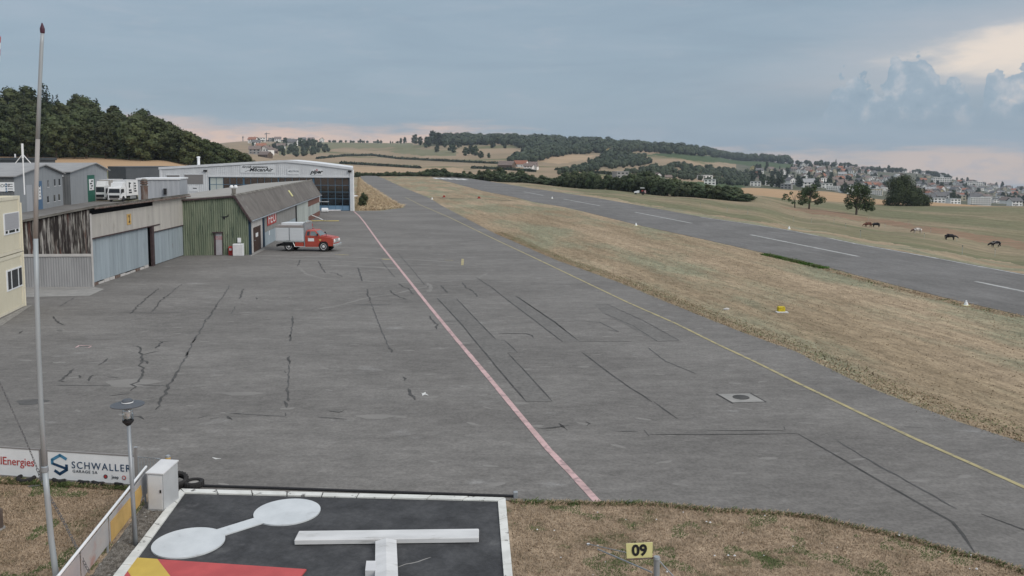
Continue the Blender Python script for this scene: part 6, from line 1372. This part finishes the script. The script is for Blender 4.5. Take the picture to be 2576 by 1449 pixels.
wood('far_woodland','dark woodland covering the crest of the far hill',[(1075,366),(1095,352),(1150,347),(1230,346),(1320,352),(1420,358),(1520,363),(1600,368),(1700,376),(1800,386),(1900,398),(1990,408),(1985,414),(1880,404),(1790,397),(1700,388),(1640,386),(1560,382),(1500,386),(1440,390),(1380,398),(1350,410),(1300,415),(1280,410),(1310,392),(1335,380),(1290,368),(1200,366),(1130,366)],950,17)
wood('far_woodland','second belt of trees below the crest of the far hill',[(1505,405),(1520,392),(1580,392),(1630,400),(1645,412),(1600,420),(1560,425),(1480,432),(1440,438),(1400,440),(1480,420)],170,15)
wood('far_woodland','belt of dark trees on the slope before the town',[(1640,425),(1700,418),(1760,425),(1830,430),(1885,440),(1885,470),(1800,465),(1720,452),(1650,448),(1600,446),(1560,440)],230,14)
wood('far_woodland','clumps of trees among the houses of the far left slope',[(690,372),(720,362),(770,362),(815,368),(835,380),(800,392),(760,396),(715,392)],46,13)
wood('far_woodland','thin line of trees along the far left skyline',[(640,353),(760,353),(900,354),(1020,355),(1020,358),(850,357),(640,357)],60,5)
wood('far_woodland','line of trees along the skyline above the town',[(1990,410),(2060,414),(2150,418),(2250,424),(2330,432),(2400,442),(2400,446),(2300,434),(2150,424),(2000,416)],90,10)
for i, pl0 in enumerate(([(800,400),(870,393),(940,392),(1000,400),(1100,405),(1200,410),(1270,413)],[(860,412),(930,416),(1060,424)],[(900,446),(1000,444),(1060,440)],[(1400,428),(1480,434),(1560,442)],[(1190,424),(1280,428),(1350,433)])):
    pts = []; 
    for a, b in zip(pl0[:-1],pl0[1:]):
        n = max(2,int((b[0]-a[0])/6)); pts += [(a[0]+(b[0]-a[0])*k/n, a[1]+(b[1]-a[1])*k/n) for k in range(n)]
    cl = []
    for u,v in pts:
        q = land(u,v,500,2200); m = q.y/FP; cl.append((q.x,q.y,q.z+1.5*m,3.6*m*rnd.uniform(0.7,1.2)))
    o = cl[0]; me = leaves_mesh('field_hedge',[(c[0]-o[0],c[1]-o[1],c[2]-o[2],c[3]) for c in cl],len(cl)*40,4.0,M['leaf_far'],core=0.85)
    t = thing('field_hedge',['long dark hedge crossing the middle of the far tan fields','short hedge in the lower far tan field','hedge at the foot of the far fields behind the hangar','hedge below the second belt of trees on the far slope','hedge beside the far farm buildings'][i],'hedge',(o[0],o[1],o[2])); link_mesh('foliage',me,t)

# ================================================================== HOUSES OF THE TOWN AND FAR FARMS
WALL = {'white':pm('h_white',(0.85,0.83,0.80),(0.78,0.76,0.73),scale=0.3,rough=0.9),'cream':pm('h_cream',(0.52,0.46,0.34),(0.46,0.41,0.30),scale=0.3,rough=0.9),'yellow':pm('h_yellow',(0.55,0.47,0.24),(0.5,0.43,0.22),scale=0.3,rough=0.9),'pink':pm('h_pink',(0.48,0.33,0.27),(0.44,0.30,0.25),scale=0.3,rough=0.9),'grey':pm('h_grey',(0.33,0.32,0.31),(0.29,0.28,0.27),scale=0.3,rough=0.9),'brown':pm('h_brown',(0.10,0.07,0.05),(0.13,0.095,0.07),scale=0.5,rough=0.9)}
ROOF = {'brown':pm('r_brown',(0.20,0.155,0.135),(0.165,0.13,0.115),scale=0.5,rough=0.9),'orange':pm('r_orange',(0.30,0.135,0.085),(0.26,0.115,0.075),scale=0.5,rough=0.9),'grey':pm('r_grey',(0.15,0.145,0.145),(0.12,0.118,0.12),scale=0.5,rough=0.9),'flat':pm('r_flat',(0.34,0.34,0.34),(0.28,0.28,0.28),scale=0.5,rough=0.9)}
HM = {}
def house_parts(kind, wall, roof):
    key = (kind,wall,roof)
    if key in HM: return HM[key]
    out = []; wm, rm = WALL[wall], ROOF[roof]
    def part(name, mb, mat): me = bpy.data.meshes.new(name); me.from_pydata(mb.v,[],mb.f); me.materials.append(mat); me.update(); out.append((name,me)); return len(out)-1
    if kind in ('gable','front','farm'):
        w, dpt, h, rh = {'gable':(11,9,5.2,3.0),'front':(9,11,5.0,3.4),'farm':(20,12,4.6,4.6)}[kind]
        if kind == 'front':
            part('wall', MB().prism([(-w/2,-1.5),(w/2,-1.5),(w/2,h),(0,h+rh),(-w/2,h)],-dpt/2,dpt/2,'y'), wm)
            part('roof', MB().prism([(-w/2-0.7,h-0.45),(0,h+rh+0.05),(w/2+0.7,h-0.45),(w/2+0.7,h-0.15),(0,h+rh+0.40),(-w/2-0.7,h-0.15)],-dpt/2-0.8,dpt/2+0.6,'y'), rm)
        else:
            part('wall', MB().prism([(-dpt/2,-1.5),(dpt/2,-1.5),(dpt/2,h),(0,h+rh),(-dpt/2,h)],-w/2,w/2,'x'), wm)
            part('roof', MB().prism([(-dpt/2-0.8,h-0.45),(0,h+rh+0.05),(dpt/2+0.8,h-0.45),(dpt/2+0.8,h-0.15),(0,h+rh+0.40),(-dpt/2-0.8,h-0.15)],-w/2-0.7,w/2+0.7,'x'), rm)
        part('chimney', MB().box(w*0.18,w*0.18+0.8,1.2,2.0,h,h+rh+0.9), ROOF['brown'])
        xs = [-0.33,0.0,0.33] if kind != 'farm' else [-0.4,-0.2,0.2,0.4]
        for z in ((0.8,3.3) if kind != 'farm' else (1.0,)):
            for f in xs: part('window', MB().box(w*f-0.7,w*f+0.7,-dpt/2-0.06,-dpt/2-0.01,z,z+1.35), M['dark_glass'])
        part('door', MB().box(-w*0.19,-w*0.19+1.1,-dpt/2-0.06,-dpt/2-0.01,0,2.2), ROOF['brown'])
    elif kind in ('modern','block','terrace'):
        w, dpt, fl = {'modern':(13,9,2),'block':(30,10,4),'terrace':(30,9,3)}[kind]; fh = 2.9
        part('wall', MB().box(-w/2,w/2,-dpt/2,dpt/2,-1.5,fl*fh), wm); part('roof', MB().box(-w/2-0.4,w/2+0.4,-dpt/2-0.5,dpt/2+0.3,fl*fh,fl*fh+0.35), ROOF['flat'])
        nx = 3 if kind == 'modern' else 8
        for j in range(fl):
            for i in range(nx):
                x = -w/2+w*(i+0.5)/nx; part('window', MB().box(x-w/nx*0.27,x+w/nx*0.27,-dpt/2-0.08,-dpt/2-0.01,j*fh+0.75,j*fh+2.05), M['dark_glass'])
            if kind != 'modern': part('balcony', MB().box(-w/2,w/2,-dpt/2-1.1,-dpt/2-0.1,j*fh+2.45,j*fh+3.25), WALL['white'])
    HM[key] = out; return out
NMH = {'gable':'gabled house','front':'house with its gable to the front','farm':'broad farmhouse','modern':'flat roofed modern house','block':'long balcony apartment block','terrace':'stepped terrace row'}
def town_place(u, v):
    c_ = ['above the left stubble field','behind the nearly bare fruit tree','between the two leafy fruit trees','behind the full round fruit tree','left of the big dark bush','behind the big dark bush','just right of the big dark bush','below the left apartment block','below the right apartment block','near the right picture edge'][int(np.searchsorted([1940,2000,2060,2110,2190,2240,2340,2400,2480],u))]
    f = (v-np.interp(u,[1885,2100,2250,2576],[414,418,432,474]))/np.interp(u,[1885,2100,2250,2576],[56,60,72,44])
    return ['on the skyline','high on the slope','midway down the slope','in the lowest row'][int(np.searchsorted([0.15,0.42,0.75],f))]+' '+c_
def house(u, v, kind, wall, roof, s=1.0, rz=None, where='on the town hillside', y0=800, lab=None, group='houses on the town hillside', cat='house'):
    q = land(u,v,y0,2290); t = thing({'gable':'gabled_house','front':'gabled_house','farm':'farmhouse','modern':'modern_house','block':'apartment_block','terrace':'terrace_row'}[kind], lab or ('%s %s %s' % (wall, {'gable':'%s roofed house','front':'%s roofed gable-front house','farm':'%s roofed farmhouse','modern':'flat modern house','block':'apartment block','terrace':'terrace row'}[kind].replace('%s',roof), town_place(u,v))), cat, q, rnd.uniform(-0.5,0.5) if rz is None else rz, group)
    t.scale = (s,s,s)
    for nm, me in house_parts(kind,wall,roof): link_mesh(nm, me, t)
    return t
TL = [(1892,428,'front','yellow','brown'),(1908,436,'gable','white','grey'),(1903,447,'gable','pink','orange'),(1937,432,'gable','cream','brown'),(1965,438,'front','white','brown'),(1983,448,'modern','white','flat'),
 (2007,436,'front','white','brown'),(1994,431,'gable','grey','brown'),(2017,418,'front','white','grey'),(2032,420,'front','white','brown'),(1900,468,'modern','white','flat'),(1934,466,'modern','white','flat'),(1958,470,'modern','white','flat'),
 (1978,475,'modern','grey','flat'),(1988,464,'front','white','grey'),(2015,466,'modern','white','flat'),(2022,451,'front','white','brown'),(2057,470,'front','white','brown'),(2064,450,'gable','pink','orange'),(2111,457,'gable','pink','orange'),
 (2085,438,'front','white','brown'),(2080,428,'gable','cream','brown'),(2098,418,'gable','white','grey'),(2111,427,'gable','pink','orange'),(2122,419,'gable','white','brown'),(2140,426,'gable','yellow','brown'),(2155,428,'gable','cream','brown'),(2170,424,'gable','grey','brown'),
 (2118,435,'gable','pink','orange'),(2183,437,'front','white','orange'),(2162,446,'front','cream','brown'),(2197,446,'front','white','brown'),(2180,454,'gable','white','brown'),(2222,428,'gable','white','grey'),(2242,428,'modern','white','flat'),(2272,430,'gable','white','grey'),(2210,458,'gable','white','brown'),
 (2100,480,'terrace','white','flat'),(2128,486,'terrace','white','flat'),(2135,472,'gable','white','brown'),(2115,468,'gable','grey','brown'),(2205,470,'gable','white','brown'),(2222,480,'terrace','white','flat'),(2200,490,'terrace','white','flat'),(2060,435,'gable','white','brown'),(2050,425,'gable','cream','brown'),
 (2300,428,'gable','white','brown'),(2318,433,'gable','white','grey'),(2362,436,'front','white','brown'),(2366,446,'modern','white','flat'),(2330,446,'gable','cream','grey'),(2450,452,'gable','white','grey'),(2471,455,'front','white','grey'),(2501,461,'gable','white','brown'),(2535,469,'gable','white','brown'),(2568,471,'gable','brown','brown'),
 (2524,478,'front','cream','brown'),(2551,492,'gable','pink','orange'),(2490,470,'gable','white','brown'),(2560,480,'gable','white','grey'),(2345,478,'gable','cream','grey'),(2361,492,'front','yellow','brown'),(2381,491,'modern','white','flat'),(2350,486,'gable','white','brown'),(2417,490,'modern','white','flat'),(2440,490,'gable','white','grey'),(2421,502,'gable','pink','orange'),(2400,500,'gable','grey','brown'),
 (2484,503,'modern','white','flat'),(2507,511,'modern','white','flat'),(2531,513,'front','white','brown'),(2553,518,'gable','white','grey'),(2336,508,'gable','white','grey'),(2360,510,'modern','white','flat'),(2375,500,'gable','white','grey'),(2398,514,'modern','white','flat'),(2342,498,'gable','grey','brown'),(2460,498,'gable','white','brown'),(2572,500,'gable','white','brown'),(2380,470,'gable','grey','grey'),(2410,478,'gable','cream','grey'),(2440,476,'gable','grey','grey'),(2545,505,'gable','cream','brown'),(2515,495,'gable','white','brown'),(2590,490,'gable','white','brown'),(2600,515,'gable','white','brown')]
for u,v,k,w,r_ in TL: house(u,v,k,w,r_,1.0 if k not in ('modern','terrace') else (0.8 if k == 'modern' else 0.55), y0=800)
for k in range(150):                    # the rest of the town, house by house
    u = rnd.uniform(1990,2610); lo = np.interp(u,[1985,2100,2250,2576],[418,421,436,480]); hi = np.interp(u,[1885,2050,2250,2576],[470,476,502,514])
    house(u,rnd.uniform(lo,hi),rnd.choice(['gable','gable','front','front','modern']),rnd.choice(['white','white','white','white','cream','grey']),rnd.choice(['brown','brown','grey','grey','flat','orange']),rnd.uniform(0.85,1.15),y0=800)
house(2366,464,'block','white','flat',1.15,R(-8),lab='upper left long white balcony apartment block of the town',cat='apartment block'); house(2446,473,'block','white','flat',1.15,R(-8),lab='right long white balcony apartment block near the skyline',cat='apartment block'); house(2464,516,'block','white','flat',0.62,R(-6),lab='white apartment block lowest on the slope above the pasture edge',cat='apartment block')
for u,v,k,w,r_,s,lab in ((660,378,'gable','white','orange',1.2,'white village house with orange roof left of the far fields'),(675,388,'front','white','brown',1.3,'white gabled village house beside the wooded hill'),(645,388,'gable','grey','brown',1.2,'grey village house nearest the wooded hill'),(690,385,'farm','brown','brown',0.6,'dark brown village barn on the far left slope'),(670,396,'farm','brown','brown',0.7,'low dark barn below the far left village'),(648,366,'gable','white','grey',1.2,'white house at the top of the far left village'),(735,366,'farm','white','grey',1.3,'white farmhouse among trees on the far left slope'),(660,356,'modern','white','flat',1.6,'white flat block on the far left skyline'),(702,354,'gable','white','brown',1.5,'white gabled house on the far left skyline'),(765,354,'gable','white','grey',1.4,'white house with grey roof right of the skyline flats'),(785,355,'gable','cream','brown',1.4,'cream house on the far left skyline'),(812,355,'front','white','brown',1.3,'white gable-front house farthest right on the left skyline'),(640,360,'gable','white','orange',1.4,'white house with orange roof just above the wooded hill end'),(710,376,'gable','white','brown',1.2,'white house between trees on the far left slope'),(690,354,'modern','grey','flat',1.6,'grey flat block on the far left skyline'),(730,354,'modern','white','flat',1.5,'second white flat block on the far left skyline'),
 (1275,424,'farm','brown','brown',0.8,'dark barn left of the far farm'),(1310,420,'farm','white','orange',0.75,'far farmhouse with wide orange roof'),(1338,420,'farm','pink','brown',0.6,'far farm building with brown roof beside the orange one'),(1330,428,'gable','white','brown',0.8,'small white house below the far farm'),(1345,427,'front','white','brown',0.7,'white gabled house right of the far farm'),(1462,386,'front','white','brown',1.1,'small white house among the far hill trees'),(1530,390,'front','yellow','brown',1.3,'yellow house beside the far hill trees'),
 (1652,450,'front','white','brown',0.6,'white gabled house behind the hedge'),(1640,446,'gable','white','grey',0.6,'white house with grey roof behind the hedge'),(1680,453,'gable','cream','brown',0.5,'small cream house behind the hedge'),(1772,455,'modern','white','flat',0.9,'white flat house between hedge and town'),(1785,464,'modern','white','flat',0.7,'lower white flat house between hedge and town'),(1560,447,'modern','grey','flat',0.8,'low grey building behind the hedge')):
    house(u,v,k,w,r_,s,lab=lab,group='houses of the far slope',y0=950 if u < 800 else 560)
# trees between the houses
for k in range(250):
    u = rnd.uniform(1885,2600); lo = np.interp(u,[1885,2100,2250,2576],[418,420,428,468]); hi = np.interp(u,[1885,2050,2250,2576],[470,478,500,516])
    v = rnd.uniform(lo,hi); q = land(u,v,780,2280); h = rnd.uniform(6,12); con = rnd.random() < 0.12
    tree('p0' if con else 't%d'%rnd.randrange(4), 'garden_conifer' if con else 'garden_tree', ('slim garden conifer ' if con else 'leafy garden tree ')+town_place(u,v), q, h/9.4*1.05, h/9.4, 'garden conifers of the town' if con else 'garden trees of the town')
for u,v,h in ((1958,402,14),(2100,409,16),(2233,419,16),(2246,424,10),(2300,430,9),(2190,421,9),(2210,421,13),(2350,436,12),(2385,442,9),(2432,448,12),(2520,458,16),(2505,460,12)):
    q = land(u,v+4,1100,2290); m = q.y/FP; tree('p0' if u in (1958,2100,2190) else 't%d'%rnd.randrange(4),'skyline_tree','tall single tree breaking the skyline '+town_place(u,v).split(' ',3)[3],q,h*m/9.4*0.9,h*m/9.4*1.1,'single trees on the town skyline')
# tower cranes
for i,(u,v,h,j) in enumerate(((674,352,22,12),(615,352,13,4))):
    q = land(u,v,1200,2290); m = q.y/FP; t = thing('tower_crane',['far tower crane with a wide jib on the left skyline','smaller far tower crane with a folded jib beside the wooded hill'][i],'crane',q)
    MB().box(-0.8,0.8,-0.8,0.8,-2,h*m).build('mast',M['shed_dark'],t); MB().box(-j*m*0.35,j*m*0.7,-0.6,0.6,h*m-3.5,h*m-2.2).build('jib',M['shed_dark'],t); MB().box(-j*m*0.35,-j*m*0.2,-0.8,0.8,h*m-5.0,h*m-3.4).build('counterweight',M['shed_dark'],t)

# ================================================================== COWS
def cow_mesh():
    J = {'hip':(-0.75,0,1.15),'mid':(0,0,1.10),'sho':(0.65,0,1.16),'neck':(1.02,0,1.05),'pol':(1.35,0,0.80),'muz':(1.62,0,0.50),'rump':(-0.98,0,1.12),'tl':(-1.05,0,0.75),'tl2':(-1.04,0,0.40)}
    names = list(J); V = [J[k] for k in names]; Rr = {'hip':0.47,'mid':0.54,'sho':0.48,'neck':0.28,'pol':0.16,'muz':0.10,'rump':0.22,'tl':0.03,'tl2':0.05}
    rad = [Rr[k] for k in names]; ix = {k:i for i,k in enumerate(names)}
    E = [(ix[a],ix[b]) for a,b in (('hip','mid'),('mid','sho'),('sho','neck'),('neck','pol'),('pol','muz'),('hip','rump'),('rump','tl'),('tl','tl2'))]
    def chain(start, pts):
        p = ix[start]
        for q,r_ in pts: V.append(q); rad.append(r_); E.append((p,len(V)-1)); p = len(V)-1
    for s in (-1,1):
        chain('hip',[((-0.70,s*0.22,0.80),0.17),((-0.84,s*0.22,0.48),0.085),((-0.78,s*0.22,0.22),0.06),((-0.74,s*0.22,0.03),0.075)])
        chain('sho',[((0.62,s*0.20,0.78),0.15),((0.66,s*0.20,0.45),0.075),((0.62,s*0.20,0.20),0.055),((0.65,s*0.20,0.03),0.07)])
        chain('pol',[((1.30,s*0.20,0.90),0.05)])
    me = bpy.data.meshes.new('cow'); me.from_pydata(V,E,[])
    return me, rad, ix['mid']
cme, crad, croot = cow_mesh()
def cow_mat(name, c1, c2, lo, hi, head=None):
    m = pm(name,c1,c2,scale=1.1,rough=0.8,lo=lo,hi=hi,detail=2)
    if head:
        t = NT(m.node_tree); b = [n for n in m.node_tree.nodes if n.type == 'BSDF_PRINCIPLED'][0]; src = b.inputs['Base Color'].links[0].from_socket
        x = t.n('SeparateXYZ', inp={0: t.n('TexCoord').outputs['Object']}).outputs[0]; col = t.mix(t.smooth(x,0.75,0.9),src,head); m.node_tree.links.new(col,b.inputs['Base Color'])
    return m
K0, W0, B0 = (0.012,0.011,0.012),(0.55,0.50,0.46),(0.11,0.045,0.028)
for i,(u,v,rz,lab,mt) in enumerate(((2186,571,R(190),'brown cow half hidden behind a black one in the pasture',cow_mat('cow_brown',B0,(0.20,0.08,0.045),0.4,0.6)),(2206,572,R(176),'black cow grazing beside the brown one',cow_mat('cow_black',K0,(0.02,0.018,0.02),0.4,0.6)),
    (2311,587,R(182),'white cow with a dark head in the pasture',cow_mat('cow_white',W0,(0.5,0.44,0.40),0.4,0.6,(0.06,0.03,0.025))),(2395,604,R(-12),'black cow standing alone on the pasture path',cow_mat('cow_black2',K0,(0.016,0.015,0.02),0.4,0.6)),(2510,622,R(184),'black and white patched cow farthest right',cow_mat('cow_pied',K0,W0,0.47,0.50,K0)))):
    q = land(u,v,64); me = cme.copy(); me.materials.append(mt)
    o = bpy.data.objects.new('cow',me); COL.objects.link(o); o.location = (q.x,q.y,q.z); o.rotation_euler = (0,0,rz); o.scale = (0.78,1.0,0.66); tag(o,lab,'cow','cows grazing in the pasture')
    sk = o.modifiers.new('skin','SKIN'); sk.use_smooth_shade = True
    for k_, sv in enumerate(me.skin_vertices[0].data if me.skin_vertices else []): sv.radius = (crad[k_],crad[k_]*(0.8 if k_ < 7 else 1)); sv.use_root = (k_ == croot)
    o.modifiers.new('sub','SUBSURF').render_levels = 1
    # keep one continuous body: evaluate the skin into a plain mesh
    dg = bpy.context.evaluated_depsgraph_get(); ev = o.evaluated_get(dg); nm = bpy.data.meshes.new_from_object(ev); o.modifiers.clear(); o.data = nm
    nm.materials.clear(); nm.materials.append(mt)

# ================================================================== GRASS
def grass(name, label, sampler, n, h, w, mats, seed, green=0.3, gs=0.8):
    rs = random.Random(seed); vs = []; fs = []; mi = []
    for k in range(n):
        p = sampler(rs)
        if p is None: continue
        g_ = mnoise.noise(Vector((p[0]*gs,p[1]*gs,seed)))*0.5+mnoise.noise(Vector((p[0]*gs*3,p[1]*gs*3,seed+9)))*0.35
        a = rs.random()*6.28; hh = h*rs.uniform(0.5,1.3); l_ = hh*rs.uniform(0.5,1.8); d0 = Vector((math.cos(a),math.sin(a),0)); sd_ = Vector((-d0.y,d0.x,0))*w*rs.uniform(0.6,1.3); q = Vector(p); o = len(vs)
        vs += [tuple(q-sd_),tuple(q+sd_),tuple(q+d0*l_*0.5+sd_*0.5+Vector((0,0,hh*0.7))),tuple(q+d0*l_+Vector((0,0,hh)))]; fs += [(o,o+1,o+2),(o,o+2,o+3)]
        m_ = (2 if g_ > 0.30-green*0.4 else (0 if rs.random() < 0.6 else 1)); mi += [m_,m_]
    me = bpy.data.meshes.new(name); me.from_pydata(vs,[],fs)
    for m in mats: me.materials.append(m)
    me.polygons.foreach_set('material_index',mi); me.update(); o = link_mesh(name,me); o['kind'] = 'stuff'; o['label'] = label; return o
M['straw'] = pm('straw',(0.40,0.305,0.215),(0.33,0.245,0.165),scale=2,world=True,rough=1,spec=0.05); M['straw2'] = pm('straw2',(0.27,0.205,0.145),(0.21,0.155,0.105),scale=2,world=True,rough=1,spec=0.05)
M['blade'] = pm('blade',(0.12,0.145,0.062),(0.085,0.115,0.045),scale=2,world=True,rough=1,spec=0.05); M['lush'] = pm('lush',(0.050,0.115,0.022),(0.07,0.14,0.03),scale=2,world=True,rough=1,spec=0.05)
M['verge_a'] = pm('verge_a',(0.40,0.32,0.225),(0.34,0.265,0.18),scale=2,world=True,rough=1,spec=0.05); M['verge_b'] = pm('verge_b',(0.27,0.205,0.135),(0.22,0.165,0.105),scale=2,world=True,rough=1,spec=0.05); M['verge_c'] = pm('verge_c',(0.20,0.195,0.11),(0.16,0.165,0.09),scale=2,world=True,rough=1,spec=0.05)
def tri_sampler(poly):
    P = [gp(*p) if len(p) == 2 else Vector(p) for p in poly]; T = tessellate_polygon([[Vector((p.x,p.y,0)) for p in P]]); ar = [abs((P[b]-P[a]).cross(P[c]-P[a]).z)/2 for a,b,c in T]; tot = sum(ar)
    def f(rs):
        x = rs.random()*tot; k = 0
        while k < len(ar)-1 and x > ar[k]: x -= ar[k]; k += 1
        a,b,c = T[k]; u_, v_ = rs.random(), rs.random()
        if u_+v_ > 1: u_, v_ = 1-u_, 1-v_
        return P[a]+(P[b]-P[a])*u_+(P[c]-P[a])*v_
    return f
lawnR = [(1284,1264),(1400,1266),(1500,1268),(1650,1270),(1800,1285),(1950,1292),(2050,1303),(2120,1321),(2200,1338),(2300,1361),(2400,1391),(2480,1408),(2576,1441),(2700,1480),(2700,1560),(1300,1560)]
grass('grass','short parched lawn with green tufts in front of the apron',tri_sampler(lawnR),60000,0.028,0.008,[M['straw'],M['straw2'],M['blade']],3,0.34)
lawnL = [(-60,1208),(100,1216),(340,1230),(368,1262),(150,1540),(-60,1540)]
grass('grass','parched lawn behind the banner boards',tri_sampler(lawnL),30000,0.032,0.009,[M['straw'],M['straw2'],M['blade']],5,0.40)
grass('grass','fringe of green tufts under the banner boards',tri_sampler([(-30,1204),(345,1226),(345,1236),(-30,1217)]),2600,0.09,0.012,[M['blade'],M['straw'],M['blade']],8,0.6)
def fringe(pl, wdt, n, off=0.0):
    P = [gp(*p) for p in pl]; ln = [(b-a).length for a,b in zip(P[:-1],P[1:])]; tot = sum(ln)
    def f(rs):
        x = rs.random()*tot; k = 0
        while k < len(ln)-1 and x > ln[k]: x -= ln[k]; k += 1
        a,b = P[k],P[k+1]; p = a.lerp(b,x/ln[k]); t_ = (b-a).normalized(); n_ = Vector((-t_.y,t_.x,0)); return p+n_*(off+rs.gauss(0,wdt))
    return f
grass('grass','ragged dry grass along the taxiway edge',fringe(edge_tx[1:11][::-1],0.16,0,0.22),7000,0.06,0.014,[M['straw'],M['straw'],M['blade']],12,0.2)
grass('grass','olive band of rougher grass beside the taxiway',fringe(edge_tx[1:11][::-1],0.40,0,0.75),13000,0.04,0.022,[M['verge_b'],M['verge_c'],M['verge_c']],17,0.3,0.5)
grass('grass','ragged grass along the front edge of the apron',fringe(edge_bot[2:],0.06,0,-0.05),7000,0.06,0.010,[M['straw'],M['blade'],M['blade']],13,0.3)
grass('grass','lush green fringe of grass along the near runway edge',fringe([(1930,640),(2010,658.5),(2084,676)],0.20,0,-0.25),2600,0.13,0.03,[M['lush'],M['lush'],M['blade']],14,0.9)
grass('grass','dry grass fringe along the near runway edge',fringe([(2084,676),(2200,708),(2380,753),(2576,798)],0.3,0,-0.3),4000,0.06,0.018,[M['straw'],M['straw'],M['blade']],15,0.2)
verge = [(2576,1122),(2350,1044),(2150,964),(2000,889),(1850,834),(1700,774),(1560,716),(1400,659),(1240,589),(1120,525),(1300,512),(1419,524),(1600,568),(1760,603),(1960,648),(2200,708),(2576,798),(2700,830),(2700,1165)]
grass('grass','dry mown grass between the taxiway and the runway',tri_sampler(verge),46000,0.030,0.028,[M['verge_a'],M['verge_b'],M['verge_c']],21,0.02,0.25)
isl = [(897,530),(960,529),(1015,522),(985,506),(945,480),(915,460),(903,447)]
grass('tall_grass','tall pale dry grass on the island beside the large hangar',tri_sampler(isl),16000,0.42,0.05,[pm('pale_straw',(0.50,0.40,0.27),(0.43,0.34,0.22),scale=1,world=True,rough=1),M['straw'],M['straw']],16,-0.5,0.3)
q = gp(914,522); tree('h1','corner_shrub','round green shrub at the corner of the large hangar',q,0.36,0.40,None,'shrub')
# small pale flecks: clover heads on the lawn
fl = MB(); sp = tri_sampler(lawnR)
for k in range(34):
    p = sp(rnd); r_ = rnd.uniform(0.012,0.03); fl.add([(p.x-r_,p.y,0.05),(p.x,p.y-r_,0.05),(p.x+r_,p.y,0.05),(p.x,p.y+r_,0.055),(p.x,p.y,0.05+r_)],[(0,1,4),(1,2,4),(2,3,4),(3,0,4)])
o = fl.build('clover_flowers', M['white']); o['kind'] = 'stuff'; o['label'] = 'tiny pale flower heads scattered over the lawn'

# ================================================================== HAZE
hz = MB().box(-5500,5500,-60,2950,-170,100).build('haze', [])
hz['kind'] = 'stuff'; hz['label'] = 'thin evening haze over the land'
hm = bpy.data.materials.new('haze'); hm.use_nodes = True; hm.node_tree.nodes.clear(); ht = NT(hm.node_tree)
pv = ht.n('VolumePrincipled'); pv.inputs['Color'].default_value = (0.76,0.86,1.0,1); pv.inputs['Density'].default_value = 0.00009; pv.inputs['Anisotropy'].default_value = 0.2
ho = ht.n('OutputMaterial'); hm.node_tree.links.new(pv.outputs[0], ho.inputs['Volume']); hz.data.materials.clear(); hz.data.materials.append(hm)
SC.cycles.volume_bounces = 0; SC.cycles.max_bounces = 4; SC.cycles.transparent_max_bounces = 12
SC.cycles.use_denoising = True
